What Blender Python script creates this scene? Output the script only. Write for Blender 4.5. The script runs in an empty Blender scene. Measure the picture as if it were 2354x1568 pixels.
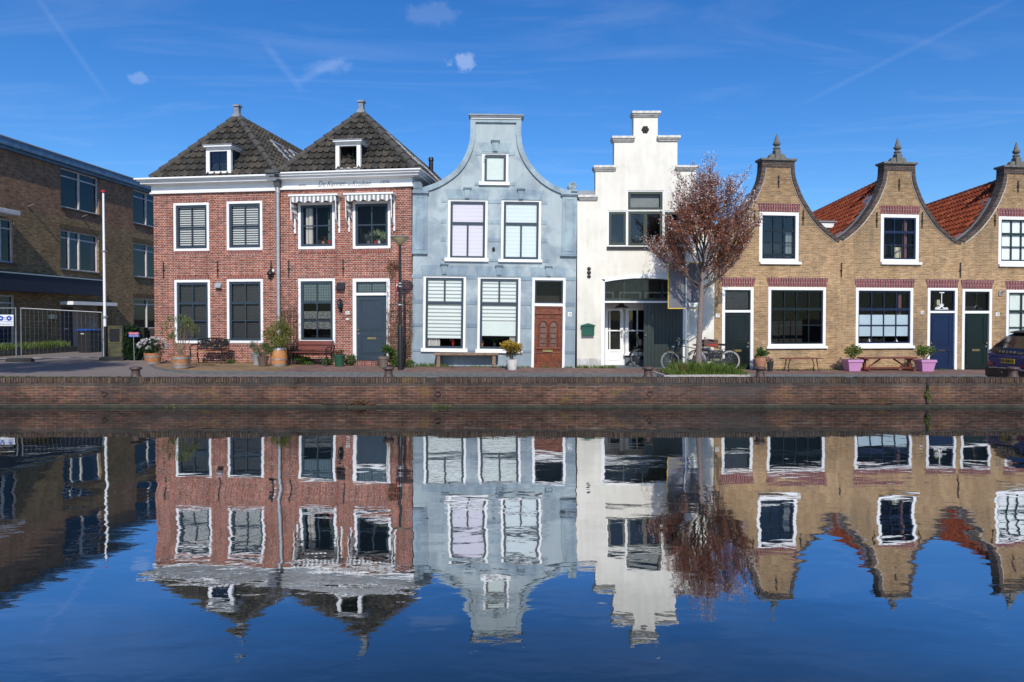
import bpy, math, random
from mathutils import Vector, Matrix
from mathutils.geometry import tessellate_polygon
from math import sin, cos, pi, radians as R
random.seed(7)
S = bpy.context.scene
C = S.collection
# ------------------------------------------------------------------ camera model (24 mm lens, eye 2.07 m over the canal)
FPX = 2353 * 24 / 36.0
PITCH = R(1.0); CAMZ = 2.07; SHW = -21.6
def ray(px, py):
    vx = (px - 1176.5) / FPX; vy = (-(py - 783.7) + SHW) / FPX
    return Vector((0, 0, CAMZ)), Vector((vx, vy * sin(PITCH) + cos(PITCH), vy * cos(PITCH) - sin(PITCH)))
CR = {1:(0,500,1.5686),2:(560,380,2.6133),3:(1100,380,2.6129),4:(560,960,2.6133),5:(1060,960,2.6129),6:(1600,400,2.412),
      7:(1600,1000,2.8507),8:(2250,400,2.4125),9:(2280,1000,2.8507),10:(2850,500,2.8),11:(2850,1050,3.1354),12:(3400,500,2.8003),
      13:(3400,1050,3.1365),14:(500,1400,4.356),16:(3596,1250,3.074),17:(0,1200,3.1357),18:(2550,1250,4.708),0:(0,0,1/1.7407)}
def D(c, x, y):      # survey-photo coordinates -> ray coordinates
    a = CR[c]; return (a[0] + x / a[2]) / 1.7407, (a[1] + y / a[2]) / 1.7407
def at(px, py, Y):
    o, d = ray(px, py); t = Y / d.y; return o + d * t
# ------------------------------------------------------------------ ground levels
def itp(x, xs, ys):
    if x <= xs[0]: return ys[0]
    for i in range(1, len(xs)):
        if x <= xs[i]:
            t = (x - xs[i-1]) / (xs[i] - xs[i-1]); return ys[i-1] + t * (ys[i] - ys[i-1])
    return ys[-1]
def zs(X): return .465 - .0103 * max(-14, min(24, X))
def yk(X): return itp(X, [-9.5, -4, 0, 6, 14, 30, 60], [19.95, 20.1, 20.5, 20.85, 21.5, 22.6, 26])
def zroad(X, Y):
    zq = itp(X, [-16, -8, 0, 10], [.685, .655, .50, .40])
    zk = itp(X, [-14, -11.5, -9, 0, 24], [.62, .58, zs(-9) - .11, zs(0) - .11, zs(24) - .11])
    t = max(0, min(1, (Y - 16.4) / 4.0)); return zq + (zk - zq) * t
def zgrd(X, Y):
    if X > -11.6 and Y > yk(X): return zs(X)
    return zroad(X, Y)
def GP(px, py):
    z = .5
    for _ in range(12):
        o, d = ray(px, py); t = (z - o.z) / d.z; p = o + d * t; z = zgrd(p.x, p.y)
    return Vector((p.x, p.y, z))
# ------------------------------------------------------------------ mesh builder
class MB:
    def __init__(s): s.v = []; s.f = []; s.m = []; s.uv = None; s.mi = 0
    def add(s, vs, fs):
        b = len(s.v); s.v += [tuple(q) for q in vs]
        for f in fs: s.f.append([b + i for i in f]); s.m.append(s.mi)
        return s
    def box(s, x0, x1, y0, y1, z0, z1, M=None):
        if x0 > x1: x0, x1 = x1, x0
        if y0 > y1: y0, y1 = y1, y0
        if z0 > z1: z0, z1 = z1, z0
        vs = [Vector(q) for q in ((x0,y0,z0),(x1,y0,z0),(x1,y1,z0),(x0,y1,z0),(x0,y0,z1),(x1,y0,z1),(x1,y1,z1),(x0,y1,z1))]
        if M: vs = [M @ q for q in vs]
        return s.add(vs, [(0,3,2,1),(4,5,6,7),(0,1,5,4),(1,2,6,5),(2,3,7,6),(3,0,4,7)])
    def quad(s, a, b, c, d): return s.add([a, b, c, d], [(0, 1, 2, 3)])
    def prism(s, poly, y0, y1, M=None):     # poly in (x,z), extruded along y
        n = len(poly)
        if sum(poly[i][0]*poly[(i+1)%n][1]-poly[(i+1)%n][0]*poly[i][1] for i in range(n)) < 0: poly = poly[::-1]
        vs = [Vector((x, y0, z)) for x, z in poly] + [Vector((x, y1, z)) for x, z in poly]
        if M: vs = [M @ q for q in vs]
        tr = tessellate_polygon([[Vector((x, z, 0)) for x, z in poly]])
        fs = []
        for t in tr:
            a, b, c = [poly[i] for i in t]
            ar = (b[0]-a[0])*(c[1]-a[1])-(b[1]-a[1])*(c[0]-a[0])
            t = tuple(t) if ar > 0 else tuple(t[::-1])
            fs.append(t); fs.append(tuple(i + n for i in t[::-1]))
        for i in range(n): j = (i+1) % n; fs.append((j, i, i+n, j+n))
        return s.add(vs, fs)
    def slab(s, outer, holes, y0, y1):
        loops = [outer] + [([(h[0],h[1]),(h[2],h[1]),(h[2],h[3]),(h[0],h[3])] if isinstance(h, tuple) else h) for h in holes]
        allp = [p for l in loops for p in l]; n = len(allp)
        tr = tessellate_polygon([[Vector((x, z, 0)) for x, z in l] for l in loops])
        vs = [(x, y0, z) for x, z in allp] + [(x, y1, z) for x, z in allp]; fs = []
        for t in tr:
            a, b, c = [allp[i] for i in t]
            ar = (b[0]-a[0])*(c[1]-a[1])-(b[1]-a[1])*(c[0]-a[0])
            t = tuple(t) if ar > 0 else tuple(t[::-1])
            fs.append(t); fs.append(tuple(i + n for i in t[::-1]))
        k = 0
        for l in loops:
            m = len(l)
            for i in range(m): j = (i+1) % m; fs.append((k+j, k+i, k+i+n, k+j+n))
            k += m
        return s.add(vs, fs)
    def tube(s, pts, r, n=8, cap=True):
        pts = [Vector(p) for p in pts]; m = len(pts)
        rs = r if isinstance(r, (list, tuple)) else [r] * m
        vs = []; up = None
        for i, p in enumerate(pts):
            d = (pts[min(i+1, m-1)] - pts[max(i-1, 0)])
            if d.length < 1e-9: d = Vector((0,0,1))
            d.normalize()
            if up is None: up = Vector((0,0,1)) if abs(d.z) < .9 else Vector((1,0,0))
            a = d.cross(up)
            if a.length < 1e-5: a = d.orthogonal()
            a.normalize(); b = a.cross(d).normalized(); up = b
            for k in range(n):
                t = 2*pi*k/n; vs.append(p + (a*cos(t) + b*sin(t)) * rs[i])
        fs = []
        for i in range(m-1):
            for k in range(n):
                k2 = (k+1) % n; fs.append((i*n+k, i*n+k2, (i+1)*n+k2, (i+1)*n+k))
        if cap: fs.append(tuple(range(n))[::-1]); fs.append(tuple((m-1)*n+k for k in range(n)))
        return s.add(vs, fs)
    def lathe(s, prof, c=(0,0,0), n=20, rot=0, sq=(1,1)):   # prof [(r,z)]
        vs = []; m = len(prof)
        for r, z in prof:
            for k in range(n):
                t = 2*pi*k/n + rot; vs.append((c[0]+r*cos(t)*sq[0], c[1]+r*sin(t)*sq[1], c[2]+z))
        fs = []
        for i in range(m-1):
            for k in range(n):
                k2 = (k+1) % n; fs.append((i*n+k, i*n+k2, (i+1)*n+k2, (i+1)*n+k))
        fs.append(tuple(range(n))[::-1]); fs.append(tuple((m-1)*n+k for k in range(n)))
        return s.add(vs, fs)
    def torus(s, c, ax, R0, r, n=32, k=8, a0=0, a1=2*pi):
        ax = Vector(ax).normalized(); a = ax.orthogonal().normalized()
        if abs(ax.z) < .9: a = Vector((0,0,1)).cross(ax).normalized()
        b = ax.cross(a); full = abs(a1-a0-2*pi) < 1e-6
        P = [Vector(c) + (a*cos(a0+(a1-a0)*i/n) + b*sin(a0+(a1-a0)*i/n))*R0 for i in range(n+1)]
        vs = []
        for i in range(n if full else n+1):
            t = a0+(a1-a0)*i/n; rad = a*cos(t)+b*sin(t)
            for j in range(k):
                q = 2*pi*j/k; vs.append(P[i] + rad*cos(q)*r + ax*sin(q)*r)
        L = n if full else n+1; fs = []
        for i in range(n):
            i2 = (i+1) % L
            for j in range(k): j2 = (j+1) % k; fs.append((i*k+j, i*k+j2, i2*k+j2, i2*k+j))
        return s.add(vs, fs)
    def ring(s, x0, x1, z0, z1, w, y0, y1, wb=None, wt=None):
        wb = w if wb is None else wb; wt = w if wt is None else wt
        s.box(x0, x0+w, y0, y1, z0, z1); s.box(x1-w, x1, y0, y1, z0, z1)
        if wt: s.box(x0+w, x1-w, y0, y1, z1-wt, z1)
        if wb: s.box(x0+w, x1-w, y0, y1, z0, z0+wb)
        return s
    def leaf(s, p, size, asp=.45, d=None, flat=0):
        d = Vector((random.gauss(0,1), random.gauss(0,1), random.gauss(0,1)*(1-flat))) if d is None else d
        if d.length < 1e-4: d = Vector((1,0,0))
        d.normalize(); e = d.cross(Vector((random.gauss(0,1), random.gauss(0,1), random.gauss(0,1))))
        if e.length < 1e-4: e = d.orthogonal()
        e.normalize(); p = Vector(p); w = size*asp*.5
        return s.add([p, p+d*size*.5+e*w, p+d*size, p+d*size*.5-e*w], [(0,1,2,3)])
    def build(s, name, mat, parent=None, smooth=False, bevel=0, loc=None):
        me = bpy.data.meshes.new(name); me.from_pydata(s.v, [], s.f)
        ms = mat if isinstance(mat, (list, tuple)) else [mat]
        for q in ms: me.materials.append(q)
        if len(ms) > 1: me.polygons.foreach_set('material_index', s.m)
        if s.uv:
            L = me.uv_layers.new(name='UVMap')
            for i, l in enumerate(me.loops): L.data[i].uv = s.uv[l.vertex_index]
        if smooth: me.polygons.foreach_set('use_smooth', [True]*len(me.polygons))
        me.update()
        o = bpy.data.objects.new(name, me); C.objects.link(o)
        if parent: o.parent = parent
        if loc: o.location = loc
        if bevel:
            b = o.modifiers.new('bevel', 'BEVEL'); b.width = bevel; b.segments = 2; b.limit_method = 'ANGLE'
        if smooth:
            try: me.set_sharp_from_angle(angle=R(40))
            except Exception: pass
        return o
def tag(o, label=None, cat=None, group=None, kind=None):
    if label: o['label'] = label
    if cat: o['category'] = cat
    if group: o['group'] = group
    if kind: o['kind'] = kind
    return o
def thing(name, label, cat, loc=(0,0,0), rz=0, group=None, tilt=0):
    o = bpy.data.objects.new(name, None); C.objects.link(o); o.empty_display_size = .2
    o.location = loc; o.rotation_euler = (0, tilt, rz); return tag(o, label, cat, group)
class Fr:
    def __init__(s, loc, rz=0, tilt=0):
        s.loc = Vector(loc); s.rz = rz; s.tilt = tilt
        s.M = Matrix.Translation(s.loc) @ Matrix.Rotation(rz,4,'Z') @ Matrix.Rotation(tilt,4,'Y'); s.Mi = s.M.inverted(); s.holes = []
    def uv(s, px, py, d=0):
        o, r = ray(px, py); ol = s.Mi @ o; dl = s.Mi.to_3x3() @ r; t = (d - ol.y)/dl.y; p = ol + dl*t; return p.x, p.z
    def c(s, c, x, y, d=0): return s.uv(*D(c, x, y), d)
    def rect(s, c, x0, y0, x1, y1, d=0):    # -> u0,z0(bottom),u1,z1(top)
        ym = (y0+y1)/2; xm = (x0+x1)/2
        return s.c(c,x0,ym,d)[0], s.c(c,xm,y1,d)[1], s.c(c,x1,ym,d)[0], s.c(c,xm,y0,d)[1]
    def box(s, mb, c, x0, y0, x1, y1, d0, d1):
        a, b, e, f = s.rect(c, x0, y0, x1, y1, d0); return mb.box(a, e, d0, d1, b, f)
    def thing(s, name, label, cat, group=None): return thing(name, label, cat, s.loc, s.rz, group, s.tilt)
def text(body, name, size, mat, parent, loc, rot=(pi/2,0,0), shear=0, align='CENTER', sx=1, ext=.002):
    cu = bpy.data.curves.new('t', 'FONT'); cu.body = body; cu.size = size; cu.extrude = ext; cu.shear = shear
    cu.align_x = align; cu.align_y = 'CENTER'; cu.resolution_u = 3
    o = bpy.data.objects.new('t', cu); C.objects.link(o); bpy.context.view_layer.update()
    me = bpy.data.meshes.new_from_object(o.evaluated_get(bpy.context.evaluated_depsgraph_get()))
    bpy.data.objects.remove(o); bpy.data.curves.remove(cu)
    me.materials.clear(); me.materials.append(mat); me.name = name
    t = bpy.data.objects.new(name, me); C.objects.link(t); t.parent = parent; t.location = loc; t.rotation_euler = rot; t.scale = (sx,1,1)
    return t
# ------------------------------------------------------------------ materials
def nodes(name):
    m = bpy.data.materials.new(name); m.use_nodes = True; nt = m.node_tree
    return m, nt, nt.nodes['Principled BSDF'], (lambda t, **k: mk(nt, t, **k)), nt.links.new
def mk(nt, t, **k):
    n = nt.nodes.new(t)
    for a, b in k.items():
        if a.startswith('i_'): n.inputs[a[2:].replace('_', ' ')].default_value = b
        else: setattr(n, a, b)
    return n
def c4(c): return (c[0], c[1], c[2], 1)
def ramp(nt, stops):
    r = nt.nodes.new('ShaderNodeValToRGB'); e = r.color_ramp.elements
    while len(e) < len(stops): e.new(.5)
    for i, (p, c) in enumerate(stops): e[i].position = p; e[i].color = c4(c) if not isinstance(c, (int, float)) else (c, c, c, 1)
    return r
MATS = {}
def mat(name, col, rough=.6, var=.12, ns=6, bump=.08, metal=0, spec=.5, col2=None, det=6, bd=.01):
    if name in MATS: return MATS[name]
    m, nt, P, N, L = nodes(name); MATS[name] = m
    tc = N('ShaderNodeTexCoord'); nz = N('ShaderNodeTexNoise'); nz.inputs['Scale'].default_value = ns; nz.inputs['Detail'].default_value = det
    nz.inputs['Roughness'].default_value = .65
    L(tc.outputs['Object'], nz.inputs['Vector'])
    a = tuple(max(0, q*(1-var)) for q in col); b = col2 if col2 else tuple(min(1, q*(1+var)) for q in col)
    r = ramp(nt, [(.3, a), (.7, b)]); L(nz.outputs['Fac'], r.inputs['Fac']); L(r.outputs['Color'], P.inputs['Base Color'])
    P.inputs['Roughness'].default_value = rough; P.inputs['Metallic'].default_value = metal; P.inputs['Specular IOR Level'].default_value = spec
    if bump:
        n2 = N('ShaderNodeTexNoise'); n2.inputs['Scale'].default_value = ns*6; L(tc.outputs['Object'], n2.inputs['Vector'])
        bp = N('ShaderNodeBump'); bp.inputs['Strength'].default_value = min(1, bump*3); bp.inputs['Distance'].default_value = bd
        L(n2.outputs['Fac'], bp.inputs['Height']); L(bp.outputs['Normal'], P.inputs['Normal'])
    return m
def vec2(N, L, swap=False, coord='Object'):
    tc = N('ShaderNodeTexCoord'); sp = N('ShaderNodeSeparateXYZ'); L(tc.outputs[coord], sp.inputs[0])
    ad = N('ShaderNodeMath', operation='ADD'); L(sp.outputs[0], ad.inputs[0]); L(sp.outputs[1], ad.inputs[1])
    cb = N('ShaderNodeCombineXYZ')
    if swap: L(sp.outputs[2], cb.inputs[0]); L(ad.outputs[0], cb.inputs[1])
    else: L(ad.outputs[0], cb.inputs[0]); L(sp.outputs[2], cb.inputs[1])
    return tc, sp, cb
def brick(name, ca, cb_, mortar, bw=.215, bh=.062, ms=.006, var=.35, stain=.35, swap=False, squash=.5, ground=False, lichen=None, zdark=None, cc=None, bias=0):
    m, nt, P, N, L = nodes(name)
    if ground:
        tc = N('ShaderNodeTexCoord'); vec = tc.outputs['Object']
    else:
        tc, sp, cb = vec2(N, L, swap); vec = cb.outputs[0]
    # gentle waviness of the courses
    dn = N('ShaderNodeTexNoise'); dn.inputs['Scale'].default_value = 1.3; L(tc.outputs['Object'], dn.inputs['Vector'])
    ds = N('ShaderNodeVectorMath', operation='SCALE'); ds.inputs['Scale'].default_value = .02; L(dn.outputs['Color'], ds.inputs[0])
    da = N('ShaderNodeVectorMath', operation='ADD'); L(vec, da.inputs[0]); L(ds.outputs[0], da.inputs[1]); vec = da.outputs[0]
    b = N('ShaderNodeTexBrick'); b.inputs['Scale'].default_value = 1; b.inputs['Brick Width'].default_value = bw; b.inputs['Row Height'].default_value = bh
    b.inputs['Mortar Size'].default_value = ms; b.inputs['Mortar Smooth'].default_value = .3; b.squash = squash; b.squash_frequency = 2; b.inputs['Bias'].default_value = bias
    b.inputs['Color1'].default_value = c4(ca); b.inputs['Color2'].default_value = c4(cb_); b.inputs['Mortar'].default_value = c4(mortar); L(vec, b.inputs['Vector'])
    col = b.outputs['Color']
    # second brick tint layer: noise stretched to brick size
    mp = N('ShaderNodeMapping'); mp.inputs['Scale'].default_value = (1/bw, 1/bh, 1); L(vec, mp.inputs['Vector'])
    n1 = N('ShaderNodeTexNoise'); n1.inputs['Scale'].default_value = .8; n1.inputs['Detail'].default_value = 2; L(mp.outputs[0], n1.inputs['Vector'])
    r1 = ramp(nt, [(.3, 1-var), (.7, 1+var*.6)]); L(n1.outputs['Fac'], r1.inputs['Fac'])
    mx = N('ShaderNodeMix', data_type='RGBA', blend_type='MULTIPLY'); mx.inputs['Factor'].default_value = 1; L(col, mx.inputs[6]); L(r1.outputs[0], mx.inputs[7]); col = mx.outputs[2]
    if cc:
        n4 = N('ShaderNodeTexNoise'); n4.inputs['Scale'].default_value = 1.1; n4.inputs['Detail'].default_value = 1; L(mp.outputs[0], n4.inputs['Vector'])
        r4 = ramp(nt, [(.58, 0), (.66, .8)]); L(n4.outputs['Fac'], r4.inputs['Fac'])
        iv = N('ShaderNodeMath', operation='MULTIPLY'); L(r4.outputs[0], iv.inputs[0])
        om = N('ShaderNodeMath', operation='SUBTRACT'); om.inputs[0].default_value = 1; L(b.outputs['Fac'], om.inputs[1]); L(om.outputs[0], iv.inputs[1])
        m4 = N('ShaderNodeMix', data_type='RGBA'); L(iv.outputs[0], m4.inputs['Factor']); L(col, m4.inputs[6]); m4.inputs[7].default_value = c4(cc); col = m4.outputs[2]
    n2 = N('ShaderNodeTexNoise'); n2.inputs['Scale'].default_value = .9; n2.inputs['Detail'].default_value = 7; n2.inputs['Roughness'].default_value = .7; L(tc.outputs['Object'], n2.inputs['Vector'])
    r2 = ramp(nt, [(.35, 1-stain), (.62, 1.08)]); L(n2.outputs['Fac'], r2.inputs['Fac'])
    m2 = N('ShaderNodeMix', data_type='RGBA', blend_type='MULTIPLY'); m2.inputs['Factor'].default_value = 1; L(col, m2.inputs[6]); L(r2.outputs[0], m2.inputs[7]); col = m2.outputs[2]
    if lichen:
        for lc, sc, lo, hi, am, st in lichen:
            mpl = N('ShaderNodeMapping'); mpl.inputs['Scale'].default_value = st; L(tc.outputs['Object'], mpl.inputs['Vector'])
            n3 = N('ShaderNodeTexNoise'); n3.inputs['Scale'].default_value = sc; n3.inputs['Detail'].default_value = 8; n3.inputs['Roughness'].default_value = .75; L(mpl.outputs[0], n3.inputs['Vector'])
            r3 = ramp(nt, [(lo, 0), (hi, am)]); L(n3.outputs['Fac'], r3.inputs['Fac'])
            m3 = N('ShaderNodeMix', data_type='RGBA'); L(r3.outputs[0], m3.inputs['Factor']); L(col, m3.inputs[6]); m3.inputs[7].default_value = c4(lc); col = m3.outputs[2]
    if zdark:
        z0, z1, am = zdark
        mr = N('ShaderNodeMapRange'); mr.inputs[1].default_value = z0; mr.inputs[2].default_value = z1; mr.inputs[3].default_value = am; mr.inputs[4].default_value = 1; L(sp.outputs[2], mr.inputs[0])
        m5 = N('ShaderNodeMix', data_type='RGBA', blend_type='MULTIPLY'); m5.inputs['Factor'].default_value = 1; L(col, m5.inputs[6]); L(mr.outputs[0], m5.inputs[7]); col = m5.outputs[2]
    L(col, P.inputs['Base Color']); P.inputs['Roughness'].default_value = .85; P.inputs['Specular IOR Level'].default_value = .25
    bp = N('ShaderNodeBump'); bp.inputs['Strength'].default_value = .6; bp.inputs['Distance'].default_value = .01
    iv = N('ShaderNodeMath', operation='SUBTRACT'); iv.inputs[0].default_value = 1; L(b.outputs['Fac'], iv.inputs[1])
    ad = N('ShaderNodeMath', operation='MULTIPLY_ADD'); L(n1.outputs['Fac'], ad.inputs[0]); ad.inputs[1].default_value = .8; L(iv.outputs[0], ad.inputs[2])
    L(ad.outputs[0], bp.inputs['Height']); L(bp.outputs['Normal'], P.inputs['Normal'])
    return m
def stripes(name, ca, cb_, period, duty=.5, axis=2, rough=.6, soft=0.0, trans=0):
    m, nt, P, N, L = nodes(name); tc = N('ShaderNodeTexCoord'); sp = N('ShaderNodeSeparateXYZ'); L(tc.outputs['Object'], sp.inputs[0])
    d = N('ShaderNodeMath', operation='DIVIDE'); L(sp.outputs[axis], d.inputs[0]); d.inputs[1].default_value = period
    f = N('ShaderNodeMath', operation='FRACT'); L(d.outputs[0], f.inputs[0])
    g = N('ShaderNodeMath', operation='GREATER_THAN'); L(f.outputs[0], g.inputs[0]); g.inputs[1].default_value = duty
    mx = N('ShaderNodeMix', data_type='RGBA'); L(g.outputs[0], mx.inputs['Factor']); mx.inputs[6].default_value = c4(ca); mx.inputs[7].default_value = c4(cb_)
    L(mx.outputs[2], P.inputs['Base Color']); P.inputs['Roughness'].default_value = rough
    return m
def glassm(name, tint=(1,1,1), refl=1.0, ior=1.5):
    m, nt, P, N, L = nodes(name); nt.nodes.remove(P); out = nt.nodes['Material Output']
    tr = N('ShaderNodeBsdfTransparent'); tr.inputs[0].default_value = c4(tint); gl = N('ShaderNodeBsdfGlossy'); gl.inputs['Roughness'].default_value = .01
    tc = N('ShaderNodeTexCoord'); nz = N('ShaderNodeTexNoise'); nz.inputs['Scale'].default_value = 1.7; L(tc.outputs['Object'], nz.inputs['Vector'])
    bp = N('ShaderNodeBump'); bp.inputs['Strength'].default_value = .12; bp.inputs['Distance'].default_value = .008; L(nz.outputs['Fac'], bp.inputs['Height']); L(bp.outputs[0], gl.inputs['Normal'])
    fr = N('ShaderNodeFresnel'); fr.inputs['IOR'].default_value = ior
    mu = N('ShaderNodeMath', operation='MULTIPLY'); mu.inputs[1].default_value = refl; L(fr.outputs[0], mu.inputs[0])
    mx = N('ShaderNodeMixShader'); L(mu.outputs[0], mx.inputs[0]); L(tr.outputs[0], mx.inputs[1]); L(gl.outputs[0], mx.inputs[2]); L(mx.outputs[0], out.inputs[0])
    return m
def tilem(name, c1, c2, c3):
    m, nt, P, N, L = nodes(name); uv = N('ShaderNodeUVMap'); fl = N('ShaderNodeVectorMath', operation='FLOOR'); L(uv.outputs[0], fl.inputs[0])
    wn = N('ShaderNodeTexWhiteNoise', noise_dimensions='2D'); L(fl.outputs[0], wn.inputs['Vector'])
    r = ramp(nt, [(0, c1), (.55, c2), (1, c3)]); L(wn.outputs['Value'], r.inputs['Fac'])
    tc = N('ShaderNodeTexCoord'); nz = N('ShaderNodeTexNoise'); nz.inputs['Scale'].default_value = 5; nz.inputs['Detail'].default_value = 9; nz.inputs['Roughness'].default_value = .75; L(tc.outputs['Object'], nz.inputs['Vector'])
    r2 = ramp(nt, [(.3, .55), (.6, 1.1), (.75, 1.5)]); L(nz.outputs['Fac'], r2.inputs['Fac'])
    mx = N('ShaderNodeMix', data_type='RGBA', blend_type='MULTIPLY'); mx.inputs['Factor'].default_value = 1; L(r.outputs[0], mx.inputs[6]); L(r2.outputs[0], mx.inputs[7])
    L(mx.outputs[2], P.inputs['Base Color']); P.inputs['Roughness'].default_value = .85; P.inputs['Specular IOR Level'].default_value = .2
    bp = N('ShaderNodeBump'); bp.inputs['Strength'].default_value = .4; bp.inputs['Distance'].default_value = .01; L(nz.outputs['Fac'], bp.inputs['Height']); L(bp.outputs[0], P.inputs['Normal'])
    return m
def leafm(name, c1, c2, tr=.35):
    m, nt, P, N, L = nodes(name); g = N('ShaderNodeNewGeometry'); r = ramp(nt, [(0, c1), (1, c2)]); L(g.outputs['Random Per Island'], r.inputs['Fac'])
    L(r.outputs[0], P.inputs['Base Color']); P.inputs['Roughness'].default_value = .5; P.inputs['Specular IOR Level'].default_value = .35
    t = N('ShaderNodeBsdfTranslucent'); L(r.outputs[0], t.inputs[0]); mx = N('ShaderNodeMixShader'); mx.inputs[0].default_value = tr
    L(P.outputs[0], mx.inputs[1]); L(t.outputs[0], mx.inputs[2]); L(mx.outputs[0], nt.nodes['Material Output'].inputs[0]); return m
# ------------------------------------------------------------------ palette
white = mat('white_paint', (.76,.76,.75), rough=.45, var=.05, ns=3, bump=.02)
whited = mat('weathered_white_paint', (.74,.74,.72), rough=.55, var=.10, ns=4, bump=.04)
slate = mat('slate_blue_paint', (.028,.043,.060), rough=.35, var=.12, ns=4, bump=.02)
black = mat('black_paint', (.012,.012,.013), rough=.4, var=.2, bump=.03)
iron = mat('black_iron', (.018,.018,.02), rough=.45, var=.3, ns=12, bump=.06, metal=.3)
dgreen = mat('dark_green_paint', (.004,.009,.009), rough=.3, var=.15, bump=.02)
ggreen = mat('grey_green_paint', (.022,.032,.029), rough=.4, var=.15, bump=.02)
olive = mat('olive_green_paint', (.028,.040,.026), rough=.4, var=.15, bump=.02)
navy = mat('navy_paint', (.007,.014,.045), rough=.3, var=.12, bump=.02)
navyd = mat('blue_door_paint', (.005,.015,.055), rough=.3, var=.12, bump=.02)
zinc = mat('zinc', (.36,.38,.40), rough=.5, var=.18, ns=5, bump=.05, metal=.35)
galv = mat('galvanised_steel', (.45,.46,.47), rough=.38, var=.15, ns=14, bump=.03, metal=.7)
lead = mat('lead_flashing', (.22,.24,.26), rough=.6, var=.25, ns=5, bump=.06, metal=.2)
brass = mat('brass', (.45,.34,.15), rough=.35, var=.15, metal=.8, bump=.02)
chrome = mat('chrome', (.7,.7,.7), rough=.15, var=.05, metal=1, bump=0)
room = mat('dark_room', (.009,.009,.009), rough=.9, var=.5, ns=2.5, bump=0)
roomw = mat('hall_interior', (.10,.10,.095), rough=.9, var=.3, ns=2.5, bump=0)
glass = glassm('window_glass', refl=.5)
glassb = glassm('old_window_glass', (.8,.85,.9), refl=1.9)
stone = mat('grey_stone', (.13,.125,.11), rough=.85, var=.35, ns=9, bump=.15)
concrete = mat('pale_concrete', (.33,.31,.28), rough=.85, var=.25, ns=7, bump=.1)
curtain = stripes('curtain_cloth', (.62,.60,.56), (.42,.41,.39), .07, .6, axis=0)
pinkc = stripes('pink_curtain_cloth', (.42,.24,.25), (.25,.13,.14), .06, .6, axis=0)
ven_l = stripes('pale_venetian_slats', (.52,.55,.53), (.03,.035,.04), .080, .50)
ven_d = stripes('dark_venetian_slats', (.030,.033,.036), (.008,.009,.010), .062, .6)
duo = stripes('striped_roller_cloth', (.60,.66,.645), (.23,.26,.26), .125, .66)
duo_v = stripes('lilac_pleated_cloth', (.58,.57,.65), (.40,.40,.47), .135, .93)
duo_g = stripes('pale_pleated_cloth', (.56,.64,.66), (.37,.44,.47), .135, .93)
shade = mat('pale_shade_cloth', (.56,.63,.60), rough=.8, var=.05, bump=0)
film = mat('frosted_film', (.36,.46,.52), rough=.7, var=.10, ns=1.5, bump=0)
whiteshade = mat('white_shade_cloth', (.66,.70,.72), rough=.8, var=.04, bump=0)
wood_w = mat('weathered_wood', (.20,.13,.085), rough=.75, var=.45, ns=7, bump=.12)
wood_o = mat('barrel_oak', (.34,.15,.065), rough=.6, var=.35, ns=9, bump=.08)
wood_r = mat('red_brown_wood', (.15,.038,.026), rough=.45, var=.3, ns=8, bump=.05)
wood_d = mat('orange_stained_door_wood', (.155,.036,.010), rough=.4, var=.45, ns=6, bump=.06)
crate_w = mat('old_crate_wood', (.085,.05,.04), rough=.8, var=.4, ns=8, bump=.1)
bark = mat('tree_bark', (.19,.145,.13), rough=.85, var=.3, ns=14, bump=.25)
twigm = mat('dry_twig', (.15,.095,.06), rough=.85, var=.35, ns=14, bump=.1)
soil = mat('soil', (.03,.022,.016), rough=.95, var=.4, ns=20, bump=.3)
bollard_m = mat('rusty_cast_iron', (.075,.045,.038), rough=.6, var=.4, ns=11, bump=.12)
rubber = mat('rubber', (.02,.02,.02), rough=.75, var=.25, bump=.05)
tyre_g = mat('grey_tyre', (.16,.15,.14), rough=.7, var=.2, bump=.05)
redp = mat('red_enamel', (.45,.02,.02), rough=.3, var=.1, bump=0)
terra = mat('terracotta', (.36,.17,.10), rough=.8, var=.35, ns=9, bump=.08)
plateW = mat('enamel_white', (.72,.72,.70), rough=.3, var=.04, bump=0)
ink = mat('black_lettering', (.01,.01,.01), rough=.5, var=.1, bump=0)
greyink = mat('faded_grey_lettering', (.16,.16,.16), rough=.6, var=.2, bump=0)
blue_ink = mat('blue_lettering', (.02,.07,.35), rough=.5, var=.1, bump=0)
# brick
red_brick = brick('red_facade_brick', (.31,.070,.038), (.165,.044,.030), (.53,.45,.39), ms=.0082, var=.42, stain=.30, cc=(.45,.11,.04), bh=.0625)
red_soldier = brick('red_soldier_brick', (.27,.065,.045), (.15,.045,.035), (.42,.35,.31), bw=.22, bh=.0625, ms=.007, swap=True, squash=1, var=.35, stain=.2)
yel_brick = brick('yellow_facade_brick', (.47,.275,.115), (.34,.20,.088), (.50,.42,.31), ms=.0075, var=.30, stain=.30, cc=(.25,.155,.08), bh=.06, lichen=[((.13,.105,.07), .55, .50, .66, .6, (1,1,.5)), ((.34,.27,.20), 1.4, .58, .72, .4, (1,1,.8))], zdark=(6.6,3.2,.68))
yel_brick_up = yel_brick
maroon_lintel = brick('maroon_painted_brick', (.15,.025,.030), (.10,.022,.028), (.42,.30,.28), bw=.26, bh=.062, ms=.0075, swap=True, squash=1, var=.25, stain=.15)
rim_brick = brick('dark_edge_brick', (.085,.058,.048), (.05,.038,.034), (.16,.14,.12), bw=.24, bh=.06, ms=.008, squash=1, var=.4, stain=.3)
side_brick = brick('brown_block_brick', (.40,.27,.13), (.27,.18,.09), (.16,.125,.08), bw=.22, bh=.065, ms=.010, var=.4, stain=.3, zdark=None)
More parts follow.
